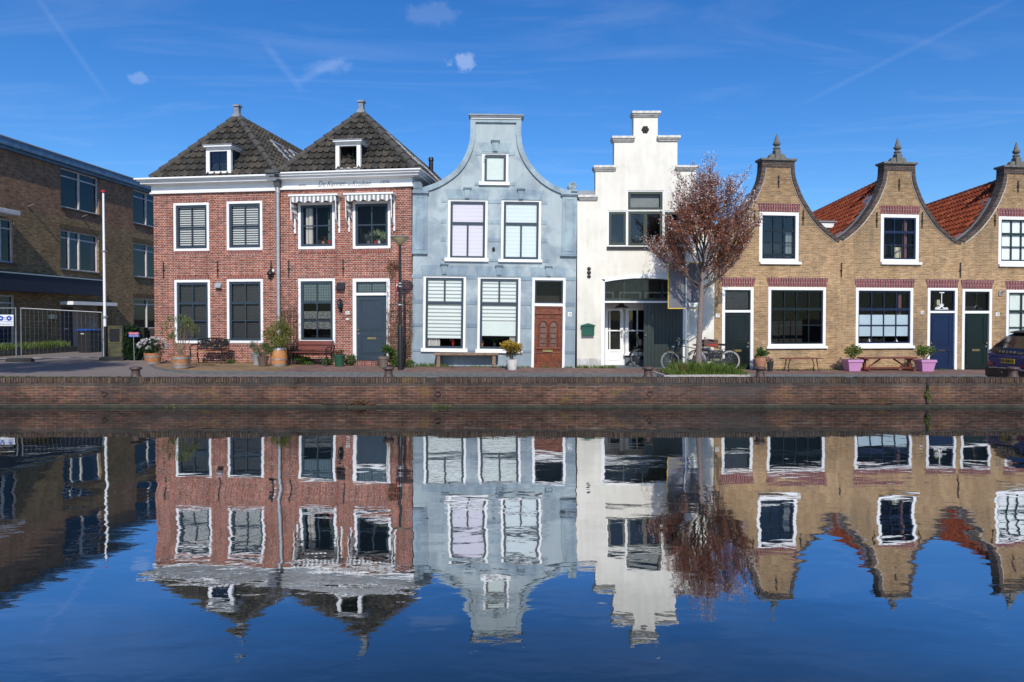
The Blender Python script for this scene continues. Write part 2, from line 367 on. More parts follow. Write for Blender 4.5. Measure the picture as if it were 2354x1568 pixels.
side_brick_up = brick('reddish_block_brick', (.42,.23,.13), (.29,.16,.09), (.18,.13,.09), bw=.22, bh=.065, ms=.010, var=.4, stain=.3, lichen=[((.22,.19,.16), 1.0, .6, .72, .5, (1,1,1))])
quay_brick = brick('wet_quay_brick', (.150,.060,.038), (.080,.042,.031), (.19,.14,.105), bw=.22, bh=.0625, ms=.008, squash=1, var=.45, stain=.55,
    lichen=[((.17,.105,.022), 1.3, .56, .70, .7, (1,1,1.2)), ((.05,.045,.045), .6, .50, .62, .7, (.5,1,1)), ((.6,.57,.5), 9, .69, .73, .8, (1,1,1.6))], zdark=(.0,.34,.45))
cop_brick = brick('quay_coping_brick', (.13,.085,.06), (.085,.052,.042), (.035,.03,.026), bw=.30, bh=.062, ms=.011, swap=True, squash=1, var=.5, stain=.45,
    lichen=[((.17,.115,.03), 1.1, .55, .68, .6, (1,1,1)), ((.06,.055,.052), .8, .5, .6, .6, (.6,1,1)), ((.32,.29,.27), 7, .62, .7, .55, (1,1,1))])
band_brick = brick('quay_band_brick', (.10,.070,.055), (.065,.047,.04), (.12,.10,.085), bw=.22, bh=.075, ms=.007, squash=1, var=.35, stain=.5, lichen=[((.035,.035,.034), 1, .45, .6, .8, (.6,1,1))])
pave_brick = brick('pink_paving_brick', (.27,.165,.135), (.20,.125,.105), (.09,.07,.06), bw=.2, bh=.1, ms=.008, squash=1, var=.3, stain=.25, ground=True)
pave_yel = brick('yellow_paving_brick', (.36,.24,.13), (.28,.18,.10), (.12,.09,.06), bw=.2, bh=.07, ms=.008, squash=1, var=.3, stain=.25, ground=True)
orange_tile = tilem('orange_roof_tile', (.13,.028,.014), (.20,.042,.018), (.26,.066,.028))
grey_tile = tilem('grey_roof_tile', (.034,.032,.029), (.056,.052,.046), (.090,.076,.060))
grey_hip = mat('grey_ridge_tile', (.060,.056,.050), rough=.85, var=.35, ns=7, bump=.12)
def stucco(name, base, light, dark, zl, zh, crack=0, st=.88):
    m, nt, P, N, L = nodes(name); tc = N('ShaderNodeTexCoord'); sp = N('ShaderNodeSeparateXYZ'); L(tc.outputs['Object'], sp.inputs[0])
    n1 = N('ShaderNodeTexNoise'); n1.inputs['Scale'].default_value = 1.1; n1.inputs['Detail'].default_value = 8; n1.inputs['Roughness'].default_value = .62; n1.inputs['Distortion'].default_value = .6; L(tc.outputs['Object'], n1.inputs['Vector'])
    mr = N('ShaderNodeMapRange'); mr.inputs[1].default_value = zl; mr.inputs[2].default_value = zh; mr.inputs[3].default_value = -.10; mr.inputs[4].default_value = .10; L(sp.outputs[2], mr.inputs[0])
    ad = N('ShaderNodeMath', operation='ADD'); L(n1.outputs['Fac'], ad.inputs[0]); L(mr.outputs[0], ad.inputs[1])
    r = ramp(nt, [(.36, dark), (.5, base), (.62, light)]); L(ad.outputs[0], r.inputs['Fac'])
    mp = N('ShaderNodeMapping'); mp.inputs['Scale'].default_value = (5,5,.7); L(tc.outputs['Object'], mp.inputs['Vector'])
    n2 = N('ShaderNodeTexNoise'); n2.inputs['Scale'].default_value = 1; n2.inputs['Detail'].default_value = 6; L(mp.outputs[0], n2.inputs['Vector'])
    r2 = ramp(nt, [(.38, st), (.6, 1.03)]); L(n2.outputs['Fac'], r2.inputs['Fac'])
    mx = N('ShaderNodeMix', data_type='RGBA', blend_type='MULTIPLY'); mx.inputs['Factor'].default_value = 1; L(r.outputs[0], mx.inputs[6]); L(r2.outputs[0], mx.inputs[7])
    L(mx.outputs[2], P.inputs['Base Color']); P.inputs['Roughness'].default_value = .75; P.inputs['Specular IOR Level'].default_value = .3
    bp = N('ShaderNodeBump'); bp.inputs['Strength'].default_value = .35; bp.inputs['Distance'].default_value = .02; L(n1.outputs['Fac'], bp.inputs['Height']); L(bp.outputs[0], P.inputs['Normal'])
    return m
blue_st = stucco('blue_grey_stucco', (.27,.325,.355), (.37,.435,.45), (.225,.28,.32), 1.0, 5.5, st=.94)
blue_trim = stucco('blue_grey_trim', (.225,.295,.345), (.31,.395,.43), (.17,.225,.28), 1.0, 6.5)
white_st = stucco('white_stucco', (.68,.65,.57), (.72,.69,.61), (.62,.59,.51), 1.0, 4.5, st=.94)
# ------------------------------------------------------------------ shared house pieces
def window(H, root, c, x0, y0, x1, y1, fr=.08, m=white, sm=slate, cols=2, rows=(.5,), sw=.05, mw=.028, tw=None, content=None, sill=None, name='window', label=None,
           d=0, g=None, rm=None, hole=True, top=None, colsets=None, frb=None, prot=.015, rdepth=.7):
    u0, z0, u1, z1 = H.rect(c, x0, y0, x1, y1)
    if hole: H.holes.append((u0+.006, z0+.006, u1-.006, z1-.006))
    f = MB().ring(u0, u1, z0, z1, fr, d-prot, d+.11, wb=frb if frb is not None else fr, wt=top if top is not None else fr).build(name, m, root, bevel=.004)
    if label: f['label'] = label
    a, b = u0+fr, u1-fr; e, t = z0+(frb if frb is not None else fr), z1-(top if top is not None else fr)
    s = MB().ring(a, b, e, t, sw, d+.02, d+.075)
    a2, b2, e2, t2 = a+sw, b-sw, e+sw, t-sw
    ys = [t2-(t2-e2)*r for r in rows]; tws = tw if tw else [mw]*len(ys)
    for yy, w in zip(ys, tws): s.box(a2, b2, d+.024, d+.07, yy-w/2, yy+w/2)
    edges = [t2] + ys + [e2]
    for k in range(len(edges)-1):
        n = (colsets[k] if colsets else cols)
        for i in range(1, n):
            x = a2+(b2-a2)*i/n
            zt = edges[k]-(tws[k-1]/2 if k else 0); zb = edges[k+1]+(tws[k]/2 if k < len(ys) else 0)
            s.box(x-mw/2, x+mw/2, d+.026, d+.068, zb, zt)
    s.build('sash', sm, f)
    MB().quad((a2,d+.055,e2),(b2,d+.055,e2),(b2,d+.055,t2),(a2,d+.055,t2)).build('pane', g or glass, f)
    r = MB(); y1_ = d+.11+rdepth
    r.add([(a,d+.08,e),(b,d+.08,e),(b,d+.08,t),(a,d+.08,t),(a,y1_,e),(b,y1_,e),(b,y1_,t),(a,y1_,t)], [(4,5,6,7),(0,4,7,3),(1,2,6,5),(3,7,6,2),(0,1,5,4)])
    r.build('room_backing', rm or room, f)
    for q in (content or []):
        nm, mm, l, bo, rr, to = q[:6]; dd = q[6] if len(q) > 6 else .11
        A, B = a2+(b2-a2)*l, a2+(b2-a2)*rr; Z0, Z1 = t2-(t2-e2)*to, t2-(t2-e2)*bo
        if nm == 'curtain':
            mb = MB(); k = 18
            for i in range(k):
                xa, xb = A+(B-A)*i/k, A+(B-A)*(i+1)/k
                ya, yb = d+dd+.03*(1+sin(i*1.9)), d+dd+.03*(1+sin((i+1)*1.9))
                mb.quad((xa,ya,Z0),(xb,yb,Z0),(xb,yb,Z1),(xa,ya,Z1))
            mb.build(nm, mm, f, smooth=True)
        else: MB().box(A, B, d+dd, d+dd+.008, Z0, Z1).build(nm, mm, f)
    if sill:
        sa, sb, sc, sd = H.rect(c, *sill); MB().box(sa, sc, d-.085, d+.02, sb, sd).build('sill', m, f, bevel=.006)
    f['_r'] = 0; del f['_r']
    return f, (a2, e2, b2, t2)
def door_frame(H, root, c, x0, y0, x1, y1, ybar0, ybar1, fr=.1, m=white):
    u0, z0, u1, z1 = H.rect(c, x0, y0, x1, y1)
    H.holes.append((u0+.006, z0-.02, u1-.006, z1-.006))
    xm = (x0+x1)/2; b0 = H.c(c, xm, ybar1)[1]; b1 = H.c(c, xm, ybar0)[1]
    mb = MB(); mb.box(u0, u0+fr, -.015, .12, z0, z1); mb.box(u1-fr, u1, -.015, .12, z0, z1); mb.box(u0+fr, u1-fr, -.015, .12, z1-fr*.9, z1); mb.box(u0+fr, u1-fr, -.01, .11, b0, b1)
    f = mb.build('door_frame', m, root, bevel=.004)
    return f, (u0+fr, z0, u1-fr, b0), (u0+fr, b1, u1-fr, z1-fr*.9)
def transom(f, r, sm, cols=1, content=None, g=None):
    a, e, b, t = r; w = .045
    s = MB().ring(a, b, e, t, w, .02, .075)
    for i in range(1, cols): x = a+(b-a)*i/cols; s.box(x-.014, x+.014, .024, .07, e+w, t-w)
    s.build('transom_sash', sm, f)
    MB().quad((a+w,.055,e+w),(b-w,.055,e+w),(b-w,.055,t-w),(a+w,.055,t-w)).build('transom_pane', g or glass, f)
    MB().add([(a,.08,e),(b,.08,e),(b,.08,t),(a,.08,t),(a,.6,e),(b,.6,e),(b,.6,t),(a,.6,t)], [(4,5,6,7),(0,4,7,3),(1,2,6,5),(3,7,6,2),(0,1,5,4)]).build('room_backing', room, f)
def door(root, r, m, panels, knob=1, slot=True, slotm=brass, label=None):
    a, e, b, t = r; mb = MB(); mb.box(a+.004, b-.004, .05, .10, e+.01, t-.004)
    for (l, bo, rr, to) in panels:
        A, B = a+(b-a)*l, a+(b-a)*rr; Z0, Z1 = t-(t-e)*to, t-(t-e)*bo
        mb.ring(A, B, Z0, Z1, .028, .036, .05); mb.box(A+.055, B-.055, .041, .05, Z0+.055, Z1-.055)
    mb.box(a+.004, b-.004, .03, .05, e+.01, e+.16)
    o = mb.build('door', m, root, bevel=.003)
    if label: o['label'] = label
    x = b-.07 if knob > 0 else a+.07
    h = MB(); zk = e+(t-e)*.47; h.lathe([(.012,0),(.012,.02),(.03,.03),(.034,.045),(.02,.06)], n=12)
    h.v = [(q[0]+x, .05-q[2], q[1]+zk) for q in h.v]; h.build('door_knob', brass, o, smooth=True)
    l = MB(); l.box(x-.018, x+.018, .04, .05, zk-.14, zk-.09); l.build('lock', galv, o)
    if slot:
        z = e+(t-e)*.345; m_ = (a+b)/2; s = MB().ring(m_-.15, m_+.15, z-.035, z+.035, .012, .022, .05); s.box(m_-.138, m_+.138, .036, .05, z-.023, z+.023); s.build('letter_slot', slotm, o)
    return o
def trap(H, root, c, tl, tr_, yt, bl, br, yb, m, prot=.012, name='lintel', key=None, keym=None):
    zt = H.c(c,(tl+tr_)/2,yt)[1]; zb = H.c(c,(bl+br)/2,yb)[1]
    g = lambda x, y: H.c(c, x, y)[0]
    o = MB().prism([(g(bl,yb),zb),(g(br,yb),zb),(g(tr_,yt),zt),(g(tl,yt),zt)], -prot, .004).build(name, m, root)
    if key:
        k0, ky0, k1, ky1 = key; ua, za, ub, zb2 = H.rect(c, k0, ky0, k1, ky1); w = ub-ua
        mb = MB(); mb.prism([(ua+.22*w,za),(ub-.22*w,za),(ub-.1*w,zb2-.07),(ua+.1*w,zb2-.07)], -.055, 0)
        mb.prism([(ua+.32*w,za+.04),(ub-.32*w,za+.04),(ub-.24*w,zb2-.12),(ua+.24*w,zb2-.12)], -.066, -.055)
        mb.box(ua+.04*w, ub-.04*w, -.085, 0, zb2-.07, zb2-.035); mb.box(ua, ub, -.115, 0, zb2-.035, zb2)
        mb.build('keystone', keym or m, root, bevel=.004)
    return o
def anchors(H, root, lst, name='wall_anchor'):
    for c, x, y0, y1 in lst:
        u, z1 = H.c(c, x, y0); _, z0 = H.c(c, x, y1); zm = (z0+z1)/2
        mb = MB(); mb.tube([(u,-.035,z0),(u,-.03,z0+.05),(u,-.03,z1)], [.008,.016,.018], 6); mb.box(u-.035, u+.035, -.05, .0, zm-.02, zm+.02); mb.tube([(u,-.04,z1-.02),(u,-.04,z1+.03)], [.024,.014], 6)
        mb.build(name, iron, root)
def plate(H, root, c, x0, y0, x1, y1, s, size=.13, m=ink, sx=.8):
    u0, z0, u1, z1 = H.rect(c, x0, y0, x1, y1)
    p = MB().box(u0, u1, -.02, .0, z0, z1).build('number_plate', plateW, root, bevel=.008)
    text(s, 'numerals', size, m, p, ((u0+u1)/2, -.023, (z0+z1)/2), sx=sx)
def pantile(mb, A, B, Cc, Dd, tw=.24, th=.30, amp=.046, lift=.055):
    """A,B eave left/right, Dd,Cc ridge left/right (3D)"""
    A, B, Cc, Dd = map(Vector, (A, B, Cc, Dd)); xd = (B-A).normalized(); base = A
    mid = (Dd+Cc)/2 if (Cc-Dd).length > 1e-3 else Dd
    up = mid-A; up -= xd*up.dot(xd); H_ = up.length; up.normalize(); n = xd.cross(up).normalized()
    rows = max(1, round(H_/th)); rh = H_/rows
    if mb.uv is None: mb.uv = []
    lx = lambda v: ((A+(Dd-A)*v)-A).dot(xd); rx = lambda v: ((B+(Cc-B)*v)-A).dot(xd)
    sub = 6
    for j in range(rows):
        v0, v1 = j/rows, min(1, (j+1.12)/rows); vm = (j+.5)/rows
        xl, xr = lx(vm), rx(vm)
        if xr-xl < .05: continue
        k0 = math.floor(xl/tw*sub); k1 = math.ceil(xr/tw*sub); b = len(mb.v); cnt = 0
        for k in range(k0, k1+1):
            x = min(max(k*tw/sub, xl), xr); ph = (k % sub)/sub
            w = amp*(cos(2*pi*ph)*.75 + .4*cos(4*pi*ph)) + random.uniform(-.002,.002)
            for vv, hh in ((v0, lift), (v0+.004, lift+.012), (v1, 0.0)):
                mb.v.append(tuple(base + xd*x + up*(vv*H_) + n*(w+hh+.02)))
                mb.uv.append(((k+.0)/sub if k < k1 else (k-.01)/sub, j+.1 if vv < v1 else j+.9))
            cnt += 1
        for i in range(cnt-1):
            for q in range(2):
                mb.f.append([b+i*3+q, b+(i+1)*3+q, b+(i+1)*3+q+1, b+i*3+q+1]); mb.m.append(0)
    # underlay so that no light leaks
    b = len(mb.v); 
    for q in (A, B, Cc, Dd): mb.v.append(tuple(q-n*.02)); mb.uv.append((.5,.5))
    mb.f.append([b,b+1,b+2,b+3]); mb.m.append(0)
def hips(mb, p0, p1, r=.1, L=.38):
    p0, p1 = Vector(p0), Vector(p1); n = max(1, round((p1-p0).length/L))
    for i in range(n):
        a = p0+(p1-p0)*(i/n); b = p0+(p1-p0)*((i+1.1)/n); mb.tube([a, a+(b-a)*.12, b], [r*1.12, r*1.1, r*.82], 10)
# ------------------------------------------------------------------ the two red brick houses
YF = 23.07
THR = R(7.7)
J = at(946, 800, YF)
WR = J.x + .0
def on_line(px, P0, dirx, diry):   # plan intersection of the viewing ray column px with a wall line
    k = (px-1176.5)/FPX*1.0; # X = k*Y (horizon row)
    t = (k*P0[1]-P0[0])/(dirx-k*diry); return Vector((P0[0]+t*dirx, P0[1]+t*diry, 0))
jb = (J.x, YF)
pa = on_line(355, jb, -cos(THR), sin(THR)); pm = on_line(645.5, jb, -cos(THR), sin(THR))
zA, zB = .55, .50
HA = Fr((pa.x, pa.y, zA), -THR); HB = Fr((pm.x, pm.y, zB), -THR)
WA = (pm-pa).length; WB = (Vector((jb[0], jb[1], 0))-pm).length
def cornice(H, root, c, segs, W, lo, hi, name='cornice', right=None):
    # segs: (ytop, ybot, protrusion, over) in crop px at crop x = xm
    mb = MB(); xm = (lo+hi)/2
    for yt, yb, pr, ov in segs:
        zt = H.c(c, xm, yt, -pr)[1]; zb = H.c(c, xm, yb, -pr)[1]
        a = -ov[0]; b = W+ov[1]
        mb.box(a, b, -pr, .02, zb, zt)
        if right: mb.box(W+.0+.001, b, .021, right, zb+.002, zt-.002)
    return mb.build(name, white, root, bevel=.012)
def red_windows():
    pass
# --- house A
A_ = HA.thing('brick_house', 'red brick house with pale upstairs blinds and dark downstairs blinds, at the street corner', 'house')
for (x0,y0,x1,y1,lab) in ((352,1128,722,1631,None),(907,1110,1280,1622,None)):
    window(HA, A_, 2, x0, y0, x1, y1, fr=.085, cols=2, rows=(.5,), sw=.085, mw=.035, content=[('blind', ven_l, 0, 0, 1, 1)])
for (x0,y0,x1,y1) in ((363,418,735,1078),(910,410,1287,1078)):
    window(HA, A_, 4, x0, y0, x1, y1, fr=.085, cols=2, rows=(.345,.675), tw=(.085,.035), sw=.085, mw=.042, content=[('blind', ven_d, 0, 0, 1, 1)])
def soldier(H, root, c, x0, y0, x1, y1):
    u0,z0,u1,z1 = H.rect(c,x0,y0,x1,y1); MB().box(u0,u1,-.004,.02,z0,z1).build('soldier_course', red_soldier, root)
for q in ((2,352,1084,722,1124),(2,907,1068,1280,1106)): soldier(HA, A_, *q)
for q in ((4,362,118,724,152),(4,912,112,1282,146),(4,363,378,735,414),(4,910,372,1285,407),(4,915,1088,1285,1120)): soldier(HA, A_, *q)
zcA = HA.c(2, 800, 1008)[1]; ztA = HA.c(2, 800, 845)[1]
def body(mb, W, dep, zt, d0=.3, th=.25):
    mb.box(0, th, d0+.001, dep, -.4, zt); mb.box(W-th, W, d0+.001, dep, -.4, zt); mb.box(th+.001, W-th-.001, dep-th, dep, -.4, zt)
mb = MB().slab([(0,-.4),(WA,-.4),(WA,ztA-.1),(0,ztA-.1)], HA.holes, 0, .3); body(mb, WA, 10.5, ztA-.1); mb.build('wall', red_brick, A_)
cornice(HA, A_, 2, ((843,862,.44,(.44,0)),(862,880,.38,(.38,0)),(881,911,.30,(.30,0)),(912,930,.12,(.12,0)),(930,1003,.05,(.05,0)),(1003,1019,.09,(.09,0))), WA, 10, 1500)
anchors(HA, A_, [(4,250,237,405),(4,815,227,398),(4,1375,222,345)])
def ventbox(H, root, c, x0, y0, x1, y1, m):
    u0,z0,u1,z1 = H.rect(c,x0,y0,x1,y1,-.1); w = u1-u0
    MB().add([(u0,-.04,z1),(u1,-.04,z1),(u1,-.16,z0+.03),(u0,-.16,z0+.03),(u0,0,z1),(u1,0,z1),(u1,0,z0),(u0,0,z0)], [(3,2,1,0),(0,1,5,4),(1,2,6,5),(2,3,7,6),(3,0,4,7)]).build('vent_hood', m, root)
ventbox(HA, A_, 4, 782,445,843,508, zinc)
# black bell shaped wall lamp by the downpipe
u, z = HA.c(4, 1377, 350); mb = MB().lathe([(.03,.13),(.05,.10),(.10,.02),(.12,-.03),(.05,-.10),(.02,-.17)], (u,-.12,z), 14); mb.tube([(u,0,z+.1),(u,-.12,z+.14)], .015, 6)
lm = mb.build('wall_lamp', iron, A_, smooth=True); MB().lathe([(.035,0),(.05,.04),(.03,.08)], (u+.12,-.12,z+.05), 10).build('bulb', plateW, lm, smooth=True)
u0,z0,u1,z1 = HA.rect(4,943,1258,985,1288); MB().box(u0,u1,-.006,.01,z0,z1).build('air_grille', iron, A_)
def hip_roof(H, root, W, xa, ze, za, s, dep, tl, hl, left=True, lo=-.15, ro=0.0):
    """front hipped roof, apex at (xa, s)"""
    f = .02; A, B = (lo, f-.2, ze), (W+ro, f-.2, ze); T = (xa, s, za); Tb = (xa, dep, za); Al, Bl = (lo, dep, ze), (W+ro, dep, ze)
    mb = MB(); pantile(mb, A, B, T, T); pantile(mb, B, Bl, Tb, T); pantile(mb, Al, A, T, Tb)
    mb.uv += []; o = mb.build('roof', tl, root)
    MB().add([Al, Bl, Tb], [(0,1,2)]).build('back_gable', red_brick, root)
    h = MB(); hips(h, A, T, .125, .42); hips(h, B, T, .125, .42); hips(h, T, Tb, r=.10); h.build('ridge_tiles', hl, o, smooth=True)
    return o
zeA = ztA - .06; zaA = HA.c(2, 1005, 228, 1.5)[1]; xaA = HA.c(2, 1020, 235, 1.5)[0]
rfA = hip_roof(HA, A_, WA, xaA, zeA, zaA, 1.5, 10.5, grey_tile, grey_hip, lo=.05, ro=.02)
def roof_post(H, root, xa, s, za, h=.34, d=.17):
    mb = MB(); mb.lathe([(.22,-.12),(.17,.0),(.11,.05)], (xa, s, za), 4, rot=pi/4); mb.box(xa-d/2, xa+d/2, s-d/2, s+d/2, za, za+h*.8); mb.box(xa-d/2-.04, xa+d/2+.04, s-d/2-.04, s+d/2+.04, za+h*.8, za+h)
    mb.build('roof_finial', lead, root)
roof_post(HA, A_, xaA, 1.5, zaA+.08)
def dormer(H, root, c, front, cap, dd, back, glassy, sm, rows, cols, openin=False):
    x0,y0,x1,y1 = front; u0,z0,u1,z1 = H.rect(c, x0,y0,x1,y1, dd)
    hh = H.holes; H.holes = []
    f_ = MB().ring(u0, u1, z0, z1, .13, dd, dd+.12, wb=.07, wt=.10).build('dormer', white, root)
    a,b,e,t = u0+.13,u1-.13,z0+.07,z1-.10
    if not openin:
        s = MB().ring(a,b,e,t,.035,dd+.03,dd+.08); s.box((a+b)/2-.012,(a+b)/2+.012,dd+.035,dd+.075,e,t); s.box(a,b,dd+.036,dd+.074,(e+t)/2-.012,(e+t)/2+.012); s.build('sash', sm, f_)
        MB().quad((a,dd+.06,e),(b,dd+.06,e),(b,dd+.06,t),(a,dd+.06,t)).build('pane', glassb, f_)
    else:
        w = (b-a); M = Matrix.Translation((b-.02,dd+.06,0)) @ Matrix.Rotation(R(-38),4,'Z') @ Matrix.Translation((-w*.88,0,0))
        s = MB()
        for q in ((0,.05),(w*.88-.05,w*.88),(w*.44-.012,w*.44+.012)): s.box(q[0],q[1],0,.04,e,t,M)
        for q in ((e,e+.05),(t-.05,t),((e+t)/2-.015,(e+t)/2+.015)): s.box(0,w*.88,.002,.038,q[0],q[1],M)
        s.build('sash', sm, f_)
        MB().add([M@Vector(q) for q in ((0,.02,e),(w*.88,.02,e),(w*.88,.02,t),(0,.02,t))],[(0,1,2,3)]).build('pane', glassb, f_)
    MB().add([(a,dd+.1,e),(b,dd+.1,e),(b,dd+.1,t),(a,dd+.1,t),(a,dd+.9,e),(b,dd+.9,e),(b,dd+.9,t),(a,dd+.9,t)], [(4,5,6,7),(0,4,7,3),(1,2,6,5),(3,7,6,2),(0,1,5,4)]).build('room_backing', room, f_)
    sd = MB(); sd.box(u0+.03,u0+.07,dd+.121,back,z0-.1,z1-.01); sd.box(u1-.07,u1-.03,dd+.121,back,z0-.1,z1-.01); sd.build('cheek', slate, f_)
    a0,b0,a1,b1 = H.rect(c,*cap,dd-.12)
    r = MB(); r.box(a0+.05,a1-.05,dd-.06,back+.15,b0,b0+(b1-b0)*.45); r.box(a0,a1,dd-.13,back+.2,b0+(b1-b0)*.45,b1); r.build('dormer_cornice', white, f_, bevel=.01)
    MB().box(a0-.03,a1+.03,dd-.15,back+.25,b1+.002,b1+.03).build('dormer_roof', lead, f_)
    H.holes = hh
dormer(HA, A_, 2, (690,558,948,818), (660,522,955,556), -.2, .85, 1, navy, 2, 2)
def skylight(H, root, W, xa, ze, za, s, y0, y1, v0, v1, right=True):
    # lies on the right slope: eave x=W, ridge x=xa
    ex, rx = (W, xa); n = Vector((za-ze, 0, W-xa)).normalized()
    P = lambda y, v: Vector((ex+(rx-ex)*v, y, ze+(za-ze)*v))
    def q(y0,y1,v0,v1,h): return [P(y0,v0)+n*h, P(y1,v0)+n*h, P(y1,v1)+n*h, P(y0,v1)+n*h]
    mb = MB(); t = .07; vt = .035
    for (a,b,c_,d_) in ((y0,y0+t,v0,v1),(y1-t,y1,v0,v1),(y0+t,y1-t,v0,v0+vt),(y0+t,y1-t,v1-vt,v1)):
        lo = q(a,b,c_,d_,.0); hi = q(a,b,c_,d_,.14); mb.add(lo+hi, [(0,1,2,3),(4,5,6,7),(0,1,5,4),(1,2,6,5),(2,3,7,6),(3,0,4,7)])
    o = mb.build('roof_window', zinc, root)
    MB().add(q(y0+t,y1-t,v0+vt,v1-vt,.10), [(0,1,2,3)]).build('roof_window_pane', glassb, o)
    MB().add(q(y0+t,y1-t,v0+vt,v1-vt,.085), [(0,1,2,3)]).build('roof_window_blind', slate, o)
skylight(HA, A_, WA, xaA, zeA, zaA, 1.5, 2.6, 3.5, .30, .74); skylight(HA, A_, WA, xaA, zeA, zaA, 1.5, 4.3, 5.2, .36, .76)
# flat roofed dormer in the valley
mb = MB(); mb.box(WA-1.1, WA+1.0, 6.2, 8.4, zeA+.2, zeA+1.66); fd = mb.build('flat_dormer', lead, A_)
MB().box(WA-1.2, WA+1.1, 6.1, 8.5, zeA+1.66, zeA+1.80).build('flat_dormer_edge', zinc, fd)
MB().lathe([(.42,0),(.40,.08),(.28,.2),(.08,.27)], (WA-.1,7.0,zeA+1.80), 16).build('roof_dome', glassb, fd, smooth=True)
# rain pipe and hopper
u = HA.c(4, 1449, 400, -.1)[0]; zh = HA.c(2, 1420, 970)[1]
mb = MB().tube([(u,-.12,-.2),(u,-.12,zh)], .062, 12)
for yy in (HA.c(4,1449,450)[1], HA.c(2,1449,1025)[1], HA.c(2,1449,1480)[1]): mb.lathe([(.075,-.03),(.078,0),(.075,.03)], (u,-.12,yy), 12)
dp = mb.build('downpipe', zinc, A_, smooth=True)
z1 = HA.c(2,1420,800,-.3)[1]; mb = MB()
mb.add([(u-.09,-.02,zh),(u+.09,-.02,zh),(u+.09,-.2,zh),(u-.09,-.2,zh),(u-.13,-.02,zh+.32),(u+.13,-.02,zh+.32),(u+.13,-.3,zh+.32),(u-.13,-.3,zh+.32)],[(0,1,2,3),(0,4,5,1),(1,5,6,2),(2,6,7,3),(3,7,4,0)])
mb.box(u-.17,u+.17,-.42,-.02,zh+.30,zh+.40); mb.box(u-.19,u+.19,-.52,-.02,zh+.40,z1-.09); mb.box(u-.25,u+.25,-.56,-.02,z1-.09,z1+.02)
mb.build('rain_hopper', mat('dark_lead',(.07,.072,.072),rough=.6,var=.5,ns=6,bump=.1), dp)
# --- house B
B_ = HB.thing('brick_house', 'red brick house with striped awnings and lettering on its white cornice', 'house')
fB, rB = window(HB, B_, 3, 243, 1122, 625, 1610, fr=.09, cols=2, rows=(.5,), sw=.085, mw=.042, content=[('curtain', curtain, .04, 0, .30, 1, .12)], rdepth=.9)
fB2, rB2 = window(HB, B_, 3, 813, 1108, 1207, 1606, fr=.09, cols=2, rows=(.5,), sw=.085, mw=.042, rdepth=.9)
fB3, rB3 = window(HB, B_, 5, 350, 405, 733, 1073, fr=.085, cols=2, rows=(.345,.675), tw=(.085,.035), sw=.085, mw=.042)
lace = None
def lacem():
    m, nt, P, N, L = nodes('leaf_pattern_film'); tc = N('ShaderNodeTexCoord'); v = N('ShaderNodeTexVoronoi'); v.inputs['Scale'].default_value = 38; L(tc.outputs['Object'], v.inputs['Vector'])
    r = ramp(nt, [(.28,(.26,.28,.27)),(.42,(.05,.055,.055))]); L(v.outputs['Distance'], r.inputs['Fac']); L(r.outputs[0], P.inputs['Base Color']); P.inputs['Roughness'].default_value=.8; return m
lace = lacem()
def leadedm():
    m, nt, P, N, L = nodes('leaded_glass'); tc, sp, cb = vec2(N, L); v = N('ShaderNodeTexVoronoi', feature='DISTANCE_TO_EDGE'); v.inputs['Scale'].default_value = 11; v.inputs['Randomness'].default_value=.15; L(cb.outputs[0], v.inputs['Vector'])
    r = ramp(nt, [(.05,(.015,.02,.022)),(.09,(.10,.135,.14))]); L(v.outputs['Distance'], r.inputs['Fac']); L(r.outputs[0], P.inputs['Base Color']); P.inputs['Roughness'].default_value=.15; return m
leaded = leadedm()
a,e,b,t = rB3; h=t-e
for (lo,hi,mm) in ((.30,.02,None),):
    MB().box(a,b,.062,.066,t-h*.325,t).build('leaded_light', leaded, fB3)
MB().box(a,b,.062,.066,t-h*.65,t-h*.51).build('pane_film', lace, fB3); MB().box(a,b,.062,.066,t-h*.84,t-h*.70).build('pane_film', lace, fB3)
dfB, dr, tr_ = door_frame(HB, B_, 5, 918, 403, 1307, 1262, 552, 580, fr=.12)
transom(dfB, tr_, slate, 2); MB().box(tr_[0]+.05,tr_[2]-.05,.060,.064,tr_[1]+.05,tr_[3]-.05).build('leaded_light', leaded, dfB)
door(B_, dr, slate, [(.13,.06,.87,.54),(.13,.61,.87,.90)], knob=-1)
u0,z0,u1,z1 = HB.rect(5, 965,1262,1192,1326); MB().box(u0,u1,-.28,.1,-.1,z1).build('doorstep', red_soldier, B_)
zcB = HB.c(3, 750, 975)[1]; ztB = HB.c(3, 790, 783)[1]
mb = MB().slab([(0,-.4),(WB,-.4),(WB,ztB-.1),(0,ztB-.1)], HB.holes, 0, .3); body(mb, WB, 11.5, ztB-.1); mb.build('wall', red_brick, B_)
for q in ((5,350,103,733,137),(5,920,100,1305,134),(5,350,370,730,398),(5,920,366,1303,394)): soldier(HB, B_, *q)
cornice(HB, B_, 3, ((783,800,.44,(0,.44)),(801,825,.38,(0,.38)),(826,855,.30,(0,.32)),(856,873,.13,(0,.13)),(874,952,.05,(0,.05)),(953,972,.09,(0,.09))), WB, 80, 1500, right=5.5)
def sc(px, py, body_, size, sx=1, sh=.35):
    u, z = HB.c(3, px, py, -.055); text(body_, 'cornice_lettering', size, greyink, B_, (u,-.053,z), shear=sh, sx=sx)
sc(283,942,'anno',.13,1.0); sc(590,928,'De Kannen',.27,.80); sc(776,936,'en',.16,.9); sc(900,925,'Kruiken',.25,.82); sc(1140,912,'1974',.16,1.0)
anchors(HB, B_, [(5,250,222,388),(5,820,210,385)])
ventbox(HB, B_, 5, 745,442,827,527, black)
